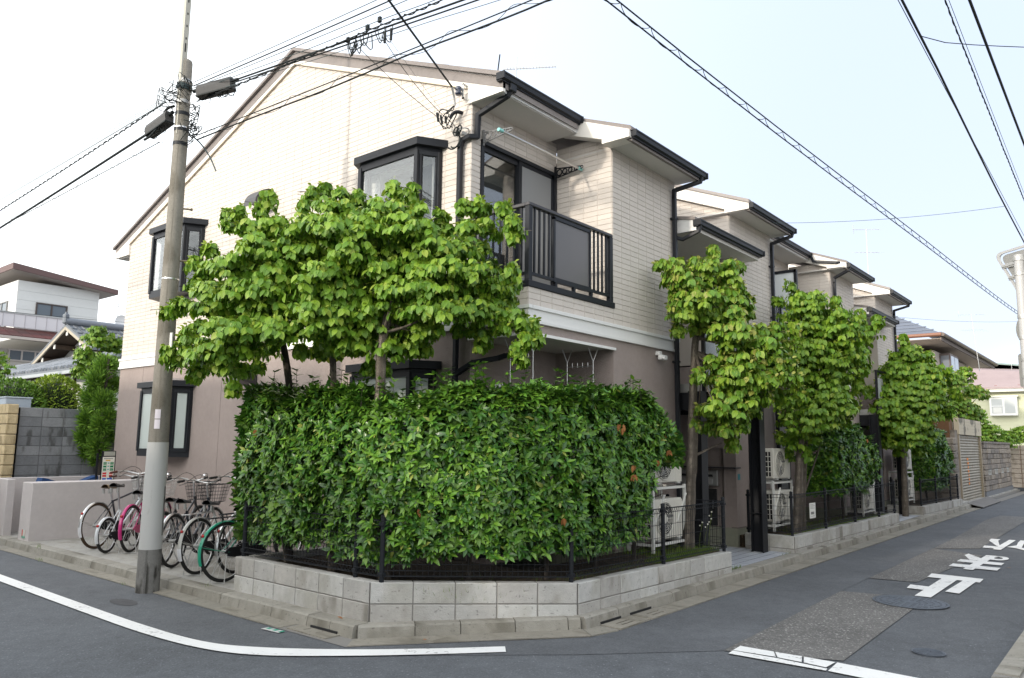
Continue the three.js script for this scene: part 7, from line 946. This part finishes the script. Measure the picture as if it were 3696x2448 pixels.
// fallen leaves and litter
for (const [x, z, l] of [[4.75, -6.05, 'small dry leaf on the kerb by the drain cover'], [5.05, -5.2, 'scrap of litter on the asphalt before the chamfered corner'], [13.9, -1.75, 'fallen leaf on the road right of the second painted letter']]) tag(piece('fallen_leaf', hedgeGeo.clone(), dryMat, scene, [x, z > -2 ? 0.016 : x < 4.9 ? 0.135 : 0.016, z], x), l, 'leaf').scale.setScalar(0.08);
{ const s = tag(part('street_sticker', [sheet([[4.30, -6.62], [4.38, -6.62], [4.40, -6.36], [4.32, -6.36]], 0.0125)], std(null, 0.5, { map: colorTex(32, 0.1, (u, v) => (v > 0.55 ? [0.55, 0.55, 0.55] : u > 0.4 ? [0.03, 0.3, 0.2] : [0.6, 0.6, 0.58])) })), 'white and green marker sheet stuck on the asphalt near the left drain cover', 'sticker'); }
// ---------------------------------------------------------------- houses behind, left
function windowSet(parent, plane, at, u0, u1, y0, y1, mat = M.black, n = 2, dir = 1) {   // plane 'z': faces +z at z = at; plane 'x': faces -x at x = at
  const B = (a, b, c, d, e, f) => (plane === 'z' ? bx(a, b, c, d, at + e * dir, at + f * dir) : bx(at - e, at - f, c, d, a, b)), t = 0.05, w = part('window', [B(u0, u1, y0, y0 + t, -0.04, 0.04), B(u0, u1, y1 - t, y1, -0.04, 0.04), B(u0, u0 + t, y0 + t, y1 - t, -0.04, 0.04), B(u1 - t, u1, y0 + t, y1 - t, -0.04, 0.04), ...[...Array(n - 1)].map((_, i) => B(lerp(u0, u1, (i + 1) / n) - 0.03, lerp(u0, u1, (i + 1) / n) + 0.03, y0 + t, y1 - t, -0.03, 0.03))], mat, parent);
  for (let i = 0; i < n; i++) part('pane', [B(lerp(u0, u1, i / n) + 0.03, lerp(u0, u1, (i + 1) / n) - 0.03, y0 + t, y1 - t, -0.01, 0.005)], std([0.10, 0.125, 0.15], 0.08), w); return w;
}
{
  const h = thing('white_house', 'white two storey house with brown flat eaves at far left', 'house', [10.3, 0, -34]), wall = std(null, 0.8, { map: mottled([0.62, 0.63, 0.62], 161, 0.06) });
  const w = part('wall', [bx(10.33, 13.38, 5.6, 7.95, -40, -34)], wall, h); for (let i = 0; i < 6; i++) part('siding_board', [bx(10.325, 13.385, 5.7 + i * 0.37, 6.06 + i * 0.37, -34.0, -33.985)], wall, w); part('wall', [bx(6.5, 14.5, 0, 5.15, -41, -33.6)], std(null, 0.8, { map: mottled([0.42, 0.40, 0.37], 162, 0.1) }), h);
  const r = part('roof', [prism([[9.95, 8.28, -33.5], [13.95, 7.86, -33.5], [13.95, 8.06, -33.5], [9.95, 8.52, -33.5]], [0, 0, -7.2])], std([0.12, 0.07, 0.065], 0.6), h); part('soffit', [prism([[10.0, 8.26, -33.55], [13.9, 7.84, -33.55], [13.9, 7.86, -33.55], [10.0, 8.28, -33.55]], [0, 0, -7])], std([0.3, 0.27, 0.25], 0.8), r);
  const lr = part('lower_roof', [prism([[5.5, 5.55, -32.6], [12.6, 5.55, -32.6], [12.6, 6.0, -34], [5.5, 6.0, -34]], [0, -0.12, 0])], std(null, 0.9, { map: mottled([0.085, 0.035, 0.032], 163, 0.5, 0.6) }), h); for (let i = 0; i < 18; i++) for (let j = 0; j < 3; j++) part('shingle', [prism([[5.6 + i * 0.39, 5.56 + j * 0.15, -32.62 - j * 0.46], [5.97 + i * 0.39, 5.56 + j * 0.15, -32.62 - j * 0.46], [5.97 + i * 0.39, 5.71 + j * 0.15, -33.07 - j * 0.46], [5.6 + i * 0.39, 5.71 + j * 0.15, -33.07 - j * 0.46]], [0, 0.022, 0])], std([0.07 + 0.04 * hash(i, j, 4), 0.032, 0.03], 0.9), lr); part('lower_gutter', [bx(5.5, 12.6, 5.44, 5.54, -32.62, -32.5)], std([0.45, 0.40, 0.36], 0.6), h);
  const b = part('balcony_panel', [bx(7, 12.4, 6.0, 6.53, -33.5, -33.46)], std([0.60, 0.58, 0.60], 0.7), h); for (let i = 0; i < 14; i++) part('panel_rib', [bx(7.1 + i * 0.38, 7.12 + i * 0.38, 6.02, 6.5, -33.46, -33.445)], std([0.42, 0.40, 0.42], 0.7), b); part('hand_rail', [bx(6.5, 12.45, 6.52, 6.58, -33.53, -33.43)], M.dullSteel, b);
  windowSet(h, 'z', -33.97, 11.02, 12.18, 6.52, 7.15, std([0.06, 0.045, 0.04], 0.5), 2); windowSet(h, 'z', -33.57, 10.1, 11.5, 4.7, 5.15, std([0.45, 0.42, 0.4], 0.5), 3); windowSet(h, 'x', 10.31, -36.2, -34.9, 5.95, 7.2, std([0.2, 0.2, 0.2], 0.5), 2);
}
{
  const h = thing('tiled_roof_house', 'old house with grey tiled roof, wooden gable and white plaster behind the bushes', 'house', [9, 0, -25]), tile = [[0.17, 0.185, 0.21], [0.22, 0.235, 0.26], [0.13, 0.145, 0.165]].map((c, i) => std(null, 0.45, { map: mottled(c, 171 + i, 0.3, 0.5) })), wood = std(null, 0.85, { map: mottled([0.06, 0.04, 0.028], 175, 0.5, 0.5) }), plaster = std([0.66, 0.66, 0.63], 0.85);
  part('wall', [bx(8.25, 12.5, 0, 3.72, -30, -20.6)], plaster, h); for (let i = 0; i < 9; i++) part('timber_post', [bx(8.21, 8.25, 1.5, 3.7, -29.2 + i * 1.02, -29.1 + i * 1.02)], wood, h); part('timber_beam', [bx(8.20, 8.25, 3.45, 3.6, -30, -20.6)], wood, h);
  // pent roof below the gable, its tile ends along the eave
  const lo = part('lower_roof', [prism([[7.75, 3.56, -30.5], [9.62, 4.27, -30.5], [9.62, 4.20, -30.5], [7.75, 3.48, -30.5]], [0, 0, 10.3])], tile[2], h), barrel = (L) => clean(new THREE.CylinderGeometry(0.085, 0.085, L, 7, 1, false, 0, Math.PI)).rotateZ(Math.PI / 2), bg = boxUV(barrel(0.44).rotateZ(0.363));
  for (let i = 0; i < 44; i++) for (let j = 0; j < 4; j++) piece('roof_tile', bg, tile[Math.floor(hash(i, j, 9) * 3)], lo, [7.95 + j * 0.40, 3.635 + j * 0.152 + 0.012 * (j % 2), -30.3 + i * 0.23]);
  part('eave_gutter', [bx(7.66, 7.74, 3.40, 3.48, -30.5, -20.2)], std([0.36, 0.39, 0.41], 0.5), h);
  // gable facing the street: plaster triangle under deep dark eaves
  part('gable_wall', [prism([[9.62, 4.1, -27.3], [9.62, 5.06, -25.0], [9.62, 4.35, -23.2], [9.62, 4.1, -23.2]], [0.1, 0, 0])], plaster, h);
  const under = [[[-25, 5.08], [-27.7, 4.0]], [[-25, 5.08], [-23.0, 4.26]]];
  for (const [p, q] of under) { part('eave_boarding', [prism([[9.0, p[1], p[0]], [9.0, q[1], q[0]], [9.0, q[1] - 0.04, q[0]], [9.0, p[1] - 0.04, p[0]]], [3.6, 0, 0])], wood, h); part('gable_board', [beam([8.98, p[1] + 0.0, p[0]], [8.98, q[1] + 0.0, q[0]], 0.05, 0.12)], std([0.40, 0.36, 0.29], 0.8), h); }
  for (const [z, y] of [[-25.05, 4.93], [-25.95, 4.58], [-26.85, 4.22], [-24.0, 4.56]]) { part('purlin', [bx(9.05, 9.62, y - 0.08, y + 0.06, z - 0.07, z + 0.07)], wood, h); part('purlin_end', [bx(9.03, 9.05, y - 0.075, y + 0.055, z - 0.065, z + 0.065)], plaster, h); }
  const up = part('roof', [prism([[8.95, 5.12, -25.0], [8.95, 4.02, -27.75], [8.95, 4.09, -27.75], [8.95, 5.19, -25.0]], [4.4, 0, 0]), prism([[8.95, 5.12, -25.0], [8.95, 4.26, -22.9], [8.95, 4.33, -22.9], [8.95, 5.19, -25.0]], [4.4, 0, 0])], tile[2], h);
  const g2 = boxUV(clean(new THREE.CylinderGeometry(0.085, 0.085, 0.45, 7, 1, false, -Math.PI / 2, Math.PI)).rotateX(Math.PI / 2).rotateX(0.39)); for (let i = 0; i < 19; i++) for (let j = 0; j < 5; j++) piece('roof_tile', g2, tile[Math.floor(hash(i, j, 11) * 3)], up, [9.05 + i * 0.23, 5.12 - j * 0.168, -24.75 + j * 0.41]);
  part('ridge_tiles', [rod([8.95, 5.27, -25.0], [13.3, 5.27, -25.0], 0.12, 0.12, 10)], tile[0], up); part('ridge_ornament', [bx(8.88, 9.02, 5.2, 5.50, -25.1, -24.9, 0.03), rod([8.95, 5.48, -25.0], [8.95, 5.56, -25.0], 0.04)], tile[2], up);
  const a = thing('tv_antenna', 'tall thin television aerial behind the tiled roof at left', 'aerial', [14.4, 4, -34.5], 'roof aerials'); aerial(a, [14.4, 5.5, -34.5], [14.42, 8.3, -34.5], 0.9, 0.5); const d = thing('satellite_dish', 'white satellite dish beside the gable edge at left', 'dish', [14.2, 6.6, -33.8]); part('dish', [lathe([[0, 0], [0.12, 0.015], [0.22, 0.05], [0.28, 0.09]], 24).rotateX(Math.PI / 2).translate(14.15, 6.72, -33.5)], std([0.7, 0.7, 0.7], 0.5), d); part('dish_mount', [rod([14.15, 6.72, -33.6], [14.15, 6.2, -33.7], 0.03)], M.galv, d);
}
function aerial(t, b, top, len, spread, dx = 0.94, dz = 0.33) {
  part('mast', [rod(b, top, 0.016, 0.012, 6)], M.galv, t); const boom = (y, L, n, e) => { const l = [rod([top[0] - dx * L / 2, y, top[2] - dz * L / 2], [top[0] + dx * L / 2, y + 0.02, top[2] + dz * L / 2], 0.008, 0.008, 5)]; for (let i = 0; i < n; i++) { const f = -0.5 + i / (n - 1), c = [top[0] + dx * L * f, y + 0.01, top[2] + dz * L * f]; l.push(rod([c[0] - dz * e, c[1] - e * 0.3, c[2] + dx * e], [c[0] + dz * e, c[1] + e * 0.3, c[2] - dx * e], 0.004, 0.004, 4)); } return l; };
  part('upper_elements', boom(top[1] - 0.03, len, 10, spread * 0.35), M.galv, t); part('lower_elements', boom(lerp(b[1], top[1], 0.72), len * 0.9, 6, spread), M.galv, t); part('reflector_elements', [rod([top[0] - dx * len / 2, top[1], top[2] - dz * len / 2], [top[0] - dx * len / 2 + 0.05, top[1] + 0.16, top[2] - dz * len / 2], 0.006, 0.006, 4), rod([top[0] - dx * len / 2, top[1], top[2] - dz * len / 2], [top[0] - dx * len / 2 + 0.05, top[1] - 0.16, top[2] - dz * len / 2], 0.006, 0.006, 4)], M.galv, t);
}
{ const a = thing('tv_antenna', 'television aerial standing on the far roof of the apartment row', 'aerial', [25.95, 6.2, -6.6], 'roof aerials'); aerial(a, [25.95, 6.0, -6.6], [25.98, 8.85, -6.6], 0.85, 0.34, 0.62, 0.78); const b = thing('tv_antenna', 'aerial lying low behind the front eave of the gable roof', 'aerial', [9.6, 6.9, -8.0], 'roof aerials'); { part('boom', [rod([9.60, 8.28, -8.24], [10.10, 8.29, -7.47], 0.009), rod([9.62, 7.1, -8.0], [9.60, 8.42, -7.95], 0.013)], M.galv, b); const e = []; for (let i = 0; i < 16; i++) { const f = i / 15, c = [lerp(9.64, 10.1, f), 8.285, lerp(-8.18, -7.47, f)]; e.push(rod([c[0] - 0.07, c[1] - 0.02, c[2] + 0.05], [c[0] + 0.07, c[1] + 0.02, c[2] - 0.05], 0.003, 0.003, 4)); } stuff(part('elements', e, M.galv, b)); part('reflector', [rod([9.54, 8.1, -8.34], [9.36, 8.42, -8.12], 0.011)], M.cable, b); }
  const c = thing('tv_antenna', 'aerial on the brown roofed house at right', 'aerial', [44, 6, -6.3], 'roof aerials'); aerial(c, [44, 5.6, -6.25], [44, 8.5, -6.45], 1.2, 0.5, 0.55, 0.83); const d = thing('tv_antenna', 'small aerial over the pink roof at far right', 'aerial', [66, 6, -7.4], 'roof aerials'); aerial(d, [66, 5.5, -7.35], [66, 8.3, -7.35], 1.6, 0.5, 0.5, 0.86); }
// ---------------------------------------------------------------- right: shuttered store, stone wall, houses
{
  const s = thing('shuttered_store', 'garage with slatted roller shutter under a weathered signboard, end of the row', 'garage', [27.2, 0, -4.6]), slat = std(null, 0.5, { map: colorTex(256, 1.5, (u, v) => { const k = 0.8 + 0.5 * fbm(u, v, 8, 4, 181), r = ss(0.7, 0.8, fbm(u, v, 14, 3, 182)); return [lerp(0.26 * k, 0.20, r), lerp(0.23 * k, 0.12, r), lerp(0.175 * k, 0.06, r)]; }), metalness: 0.25 });
  const sh = part('shutter', [bx(27.55, 31.35, 0.05, 2.2, -4.70, -4.66)], slat, s); for (let i = 0; i < 24; i++) part('slat', [prism([[27.55, 0.06 + i * 0.089, -4.655], [27.55, 0.10 + i * 0.089, -4.635], [27.55, 0.143 + i * 0.089, -4.655]], [3.8, 0, 0])], slat, sh);
  part('graffiti', [...Array(7)].map((_, i) => bx(28.95 + 0.03 * (i % 3) + (i > 4 ? -0.1 : 0), 29.12 + 0.03 * (i % 2), 0.62 + i * 0.13, 0.70 + i * 0.13, -4.636, -4.6335)), std([0.75, 0.22, 0.02], 0.6), sh);
  for (const [x, w] of [[27.42, 0.13], [31.35, 0.13]]) part('shutter_rail', [bx(x, x + w, 0, 2.2, -4.72, -4.58)], std([0.32, 0.27, 0.2], 0.5, { metalness: 0.3 }), s);
  const sg = part('signboard', [bx(27.5, 31.6, 2.22, 2.74, -4.72, -4.58)], std(null, 0.7, { map: colorTex(256, 2, (u, v) => { const w = ss(0.55, 0.62, fbm(u, v, 5, 5, 183)), k = lerp(1, 0.35, w); return [0.50 * k, 0.44 * k, 0.33 * k]; }) }), s); for (let i = 0; i < 5; i++) part('board', [bx(27.5, 31.6, 2.225 + i * 0.102, 2.32 + i * 0.102, -4.58, -4.572)], sg.material, sg);
  part('wall', [bx(27.0, 27.42, 0.0, 2.35, -9, -4.62), bx(27.42, 31.6, 2.2, 2.7, -9, -4.74), bx(31.5, 31.6, 0, 2.2, -9, -4.74)], M.stone[0], s); part('side_board', [bx(26.95, 27.45, 2.1, 2.75, -7.5, -4.75)], std([0.14, 0.07, 0.03], 0.8), s);
  const p = thing('stone_gatepost', 'rough split stone post left of the roller shutter', 'pillar', [26.9, 0, -4.6]); for (let r = 0; r < 10; r++) part('stone', [bx(26.45 + rr(-0.01, 0.01), 27.0, 0.02 + r * 0.21, 0.215 + r * 0.21, -5.0, -4.56 + rr(-0.02, 0.02), 0.02)], M.stone[Math.floor(rnd() * 3)], p); part('footing', [bx(26.4, 27.4, 0, 0.20, -5.0, -4.42, 0.02)], M.pave, p);
  const c = thing('drain_ramp', 'thin steel ramp plate lying in front of the roller shutter', 'ramp', [28.5, 0, -4.2]); part('plate', [prism([[27.0, 0.03, -4.0], [30.8, 0.03, -4.02], [31.6, 0.12, -4.5], [27.2, 0.12, -4.45]], [0, 0.015, 0])], std(null, 0.7, { map: mottled([0.16, 0.15, 0.14], 191, 0.3) }), c);
}
{
  const w = thing('stone_wall', 'split stone garden wall with pierced blocks right of the roller shutter', 'wall', [35, 0, -4.6]); for (let r = 0; r < 9; r++) for (let i = 0; i < 9; i++) { const x = 31.7 + i * 0.76; if (r === 3 && i % 2 && i < 9) { part('pierced_block', [bx(x, x + 0.74, 0.28 + r * 0.19, 0.28 + r * 0.19 + 0.03, -4.75, -4.56), bx(x, x + 0.74, 0.28 + r * 0.19 + 0.15, 0.28 + r * 0.19 + 0.18, -4.75, -4.56), ...[0, 1, 2, 3].map((k) => bx(x + k * 0.23, x + k * 0.23 + 0.05, 0.31 + r * 0.19, 0.43 + r * 0.19, -4.75, -4.56))], M.block[1], w); continue; } part('stone', [bx(x, x + 0.745, 0.28 + r * 0.19, 0.455 + r * 0.19, -4.75, -4.56 + rr(-0.02, 0.025), 0.02)], M.stone[Math.floor(rnd() * 3)], w); }
  part('mortar', [bx(31.7, 38.5, 0.0, 1.98, -4.76, -4.62)], std([0.14, 0.12, 0.105], 0.95), w); part('footing', [bx(31.65, 38.52, 0, 0.28, -4.75, -4.55)], std(null, 0.9, { map: mottled([0.16, 0.165, 0.175], 190, 0.2) }), w); part('coping', [bx(31.65, 38.55, 1.98, 2.05, -4.8, -4.53)], M.stone[2], w);
  const v = thing('stone_wall', 'sunlit pinkish stone wall closing the view where the street bends at far right', 'wall', [39.5, 0, -4]); for (let r = 0; r < 9; r++) for (let i = 0; i < 7; i++) part('stone', [bx(39.4, 39.7 + rr(-0.02, 0.02), 0.15 + r * 0.2, 0.34 + r * 0.2, -4.9 + i * 0.6, -4.33 + i * 0.6, 0.02)].map((g) => g), std(null, 0.9, { map: v.userData.m ?? M.stone[1].map }), v); part('mortar', [bx(39.45, 39.8, 0, 1.95, -4.9, -0.7)], std([0.3, 0.22, 0.17], 0.95), v); part('footing', [bx(39.38, 39.5, 0, 0.16, -4.9, -0.7)], std([0.05, 0.055, 0.065], 0.8), v);
}
{
  const h = thing('brown_roof_house', 'two storey house with grey roof and brown gutters above the far trees', 'house', [40, 0, -7]), wall = std(null, 0.85, { map: mottled([0.46, 0.40, 0.35], 195, 0.1) });
  part('wall', [bx(40.2, 49, 0, 6.35, -14, -7.5)], wall, h);
  const zf = -6.45, xl = 38.6; const r = part('roof', [prism([[xl, 6.83, zf - 0.4], [51, 6.5, zf], [51, 9.4, -11.5], [43.5, 9.4, -11.5]], [0, 0.10, 0]), prism([[xl, 6.83, zf - 0.4], [43.5, 9.4, -11.5], [xl, 6.83, -16]], [0, 0.10, 0])], std(null, 0.6, { map: mottled([0.13, 0.145, 0.18], 196, 0.2) }), h);
  for (let i = 0; i < 12; i++) { const t = i / 12; part('roof_course', [prism([[lerp(xl, 43.5, t), lerp(6.95, 9.52, t), lerp(zf - 0.4, -11.5, t)], [lerp(xl, 43.5, t), lerp(6.95, 9.52, t), lerp(-16, -11.5, t)], [lerp(xl, 43.5, t) + 0.04, lerp(6.95, 9.52, t) + 0.05, lerp(-16, -11.5, t)], [lerp(xl, 43.5, t) + 0.04, lerp(6.95, 9.52, t) + 0.05, lerp(zf - 0.4, -11.5, t)]], [0.02, 0.01, 0])], r.material, r); }
  part('gutter', [rod([xl - 0.05, 6.88, -16], [xl - 0.05, 6.88, zf - 0.42], 0.09), ], std([0.22, 0.10, 0.06], 0.5), h); part('gutter', [rod([xl - 0.05, 6.88, zf - 0.36], [51, 6.54, zf + 0.05], 0.09)], std([0.10, 0.07, 0.055], 0.5), h); part('soffit', [prism([[xl + 0.05, 6.70, zf - 0.45], [51, 6.40, zf - 0.05], [51, 6.4, -8], [40.2, 6.4, -14], [xl, 6.7, -16]], [0, 0.02, 0])], std([0.40, 0.33, 0.28], 0.8), h); part('eave_board', [prism([[xl + 0.05, 6.62, zf - 0.44], [51, 6.3, zf - 0.04], [51, 6.5, zf - 0.04], [xl + 0.05, 6.82, zf - 0.44]], [0, 0, -0.06])], std([0.13, 0.10, 0.085], 0.7), h);
  const b = part('bay_window', [bx(41.3, 43.4, 5.2, 6.3, -7.5, -7.05)], std([0.14, 0.11, 0.10], 0.6), h); part('pane', [bx(41.5, 42.3, 5.3, 6.2, -7.05, -7.04), bx(42.4, 43.3, 5.3, 6.2, -7.05, -7.04)], std([0.34, 0.38, 0.42], 0.1), b); part('pane', [bx(41.29, 41.3, 5.3, 6.2, -7.45, -7.1)], std([0.2, 0.22, 0.25], 0.1), b); windowSet(h, 'z', -7.5, 45.2, 47.4, 5.0, 6.0, std([0.05, 0.045, 0.04], 0.5), 3);
}
{
  const h = thing('pale_green_house', 'pale yellow green house with pink roof and white bay window at far right', 'house', [62, 0, -7]), wall = std(null, 0.85, { map: mottled([0.56, 0.57, 0.41], 201, 0.06) });
  part('wall', [bx(62, 72, 0, 5.72, -13, 3)], wall, h); for (let i = 0; i < 8; i++) part('siding_board', [bx(61.985, 62, 3.4 + i * 0.28, 3.655 + i * 0.28, -9.4, -2)], wall, h);
  part('fascia', [bx(61.4, 61.6, 5.66, 5.86, -13.3, 3.3)], std([0.66, 0.65, 0.58], 0.7), h); const r = part('roof', [prism([[61.3, 5.86, -13.4], [61.3, 5.86, 3.4], [66.5, 7.15, -2.5], [66.5, 8.1, -9.2], [66.5, 8.0, -13.4]], [0, 0.1, 0])], std(null, 0.7, { map: mottled([0.32, 0.245, 0.24], 202, 0.15, 3) }), h); for (let i = 0; i < 9; i++) part('snow_guard', [bx(61.6, 61.75, 6.02, 6.12, -12 + i * 1.35, -11.85 + i * 1.35)], std([0.25, 0.14, 0.14], 0.7), r); part('roof_edge', [prism([[66.5, 8.15, -9.3], [66.5, 7.2, -2.6], [66.5, 7.3, -2.6], [66.5, 8.26, -9.3]], [-0.2, 0, 0])], std([0.20, 0.27, 0.25], 0.6), r);
  const b = part('bay_window', [bx(61.5, 62, 4.05, 5.3, -8.3, -6.7)], std([0.72, 0.72, 0.70], 0.5), h); for (const [z0, z1] of [[-8.18, -7.55], [-7.42, -6.82]]) part('pane', [bx(61.49, 61.5, 4.2, 5.18, z0, z1)], std([0.46, 0.48, 0.48], 0.15), b); part('curtain', [bx(61.485, 61.489, 4.22, 4.6, -8.1, -7.6)], std([0.62, 0.62, 0.6], 0.9), b); part('window_rail', [bx(61.47, 61.49, 4.66, 4.71, -8.2, -7.5)], std([0.75, 0.75, 0.75], 0.5), b); part('hood', [bx(61.4, 62, 5.3, 5.4, -8.4, -6.6)], std([0.6, 0.6, 0.5], 0.6), b);
}
// ---------------------------------------------------------------- traffic sign seen from behind, right edge
{
  const X = 12.0, Z = -1.165, PL = (g) => g.rotateY(Math.PI / 2 - 0.72).translate(X + 0.02, 0, Z), t = thing('traffic_sign', 'grey sign post seen from behind with triangular, round and square plates', 'traffic sign', [X, 0, Z]), al = std(null, 0.45, { map: mottled([0.30, 0.30, 0.29], 211, 0.06), metalness: 0.1 }), wh = std([0.46, 0.46, 0.46], 0.45);
  part('pole', [rod([X, 0, Z], [X, 4.36, Z], 0.058, 0.058, 20)], wh, t);
  const tri = (k, x0, th) => { const s = new THREE.Shape(), r = 0.08 * k, c = [[-0.46 * k, 0.26 * k], [0.46 * k, 0.26 * k], [0, -0.53 * k]]; for (let i = 0; i < 3; i++) { const a = c[i], p = c[(i + 2) % 3], q = c[(i + 1) % 3], u = (m) => { const d = [m[0] - a[0], m[1] - a[1]], l = Math.hypot(...d); return [a[0] + d[0] / l * r * 1.7, a[1] + d[1] / l * r * 1.7]; }, A = u(p), B = u(q); i ? s.lineTo(...A) : s.moveTo(...A); s.quadraticCurveTo(a[0], a[1], B[0], B[1]); } s.closePath(); return s; };
  const pl = part('triangle_plate', [PL(clean(new THREE.ExtrudeGeometry(tri(0.86), { depth: 0.015, bevelEnabled: true, bevelSize: 0.004, bevelThickness: 0.004, bevelSegments: 1, curveSegments: 8 })).translate(0, 4.22, 0.085))], al, t);
  const ring = tri(1.08); ring.holes.push(tri(0.95)); part('stiffening_rim', [PL(clean(new THREE.ExtrudeGeometry(ring, { depth: 0.02, bevelEnabled: false, curveSegments: 8 })).translate(0, 4.22, 0.065))], wh, pl);
  for (const [y, w] of [[4.28, 0.36], [4.10, 0.26]]) part('clamp_channel', [PL(bx(-w, w, y - 0.03, y + 0.03, 0.058, 0.082, 0.004)), PL(bx(-w, w, y - 0.006, y + 0.006, 0.05, 0.06))], M.galv, pl);
  part('round_plate', [PL(clean(new THREE.CylinderGeometry(0.228, 0.228, 0.012, 36)).rotateX(Math.PI / 2).translate(0, 3.377, 0.09))], al, t); part('square_plate', [(() => { const s = new THREE.Shape(); const w = 0.23, h = 0.223, r = 0.04; s.moveTo(-w + r, -h); s.lineTo(w - r, -h); s.quadraticCurveTo(w, -h, w, -h + r); s.lineTo(w, h - r); s.quadraticCurveTo(w, h, w - r, h); s.lineTo(-w + r, h); s.quadraticCurveTo(-w, h, -w, h - r); s.lineTo(-w, -h + r); s.quadraticCurveTo(-w, -h, -w + r, -h); return PL(clean(new THREE.ExtrudeGeometry(s, { depth: 0.012, bevelEnabled: false })).translate(0, 2.83, 0.085)); })()], al, t);
  for (const y of [4.30, 4.10, 3.52, 3.24, 2.95, 2.72]) part('pole_band', [rod([X, y - 0.02, Z], [X, y + 0.025, Z], 0.066, 0.066, 20)], M.galv, t);
}
// ---------------------------------------------------------------- houses across the road behind the viewer: they shade the road and stand in the glass
{
  const w1 = thing('neighbour_house', 'house across the left street, outside the view', 'house', [-6, 0, -20], 'houses across the road'), wl = std(null, 0.85, { map: mottled([0.5, 0.47, 0.42], 221, 0.1) });
  const block = (o, x0, x1, z0, z1, h, rise) => { part('wall', [bx(x0, x1, 0, h, z0, z1)], wl, o); part('roof', [prism([[x0 - 0.5, h - 0.1, z0 - 0.5], [(x0 + x1) / 2, h + rise, z0 - 0.5], [x1 + 0.5, h - 0.1, z0 - 0.5], [x1 + 0.5, h + 0.05, z0 - 0.5], [(x0 + x1) / 2, h + rise + 0.15, z0 - 0.5], [x0 - 0.5, h + 0.05, z0 - 0.5]], [0, 0, z1 - z0 + 1])], M.roof, o); windowSet(o, 'x', x1 + 0.01, z0 + 1, z0 + 2.6, 3.6, 4.8, M.black, 2); };
  block(w1, -11, -2.6, -28, -11.4, 5.2, 1.2); const wg = thing('neighbour_garage', 'low flat garage between the houses across the left street, outside the view', 'garage', [-5, 0, -10]); part('wall', [bx(-9, -2.9, 0, 3.35, -10.8, -6.6)], wl, wg); part('roof', [bx(-9.2, -2.7, 3.35, 3.5, -10.88, -6.45)], M.roof, wg);
  const w2 = thing('neighbour_house', 'house across the left street nearer the corner, outside the view', 'house', [-6, 0, 0], 'houses across the road'); block(w2, -11, -2.6, -5.9, 5, 4.2, 0.9);
  const w3 = thing('neighbour_house', 'house across the right hand street, outside the view', 'house', [14, 0, 7], 'houses across the road'); part('wall', [bx(8, 26, 0, 5.4, 1.5, 9)], wl, w3); part('roof', [prism([[7.5, 5.3, 1.0], [7.5, 6.8, 5.2], [7.5, 5.3, 9.5], [7.5, 5.45, 9.5], [7.5, 6.95, 5.2], [7.5, 5.45, 1.0]], [19, 0, 0])], M.roof, w3);
}
renderer.render(scene, camera);
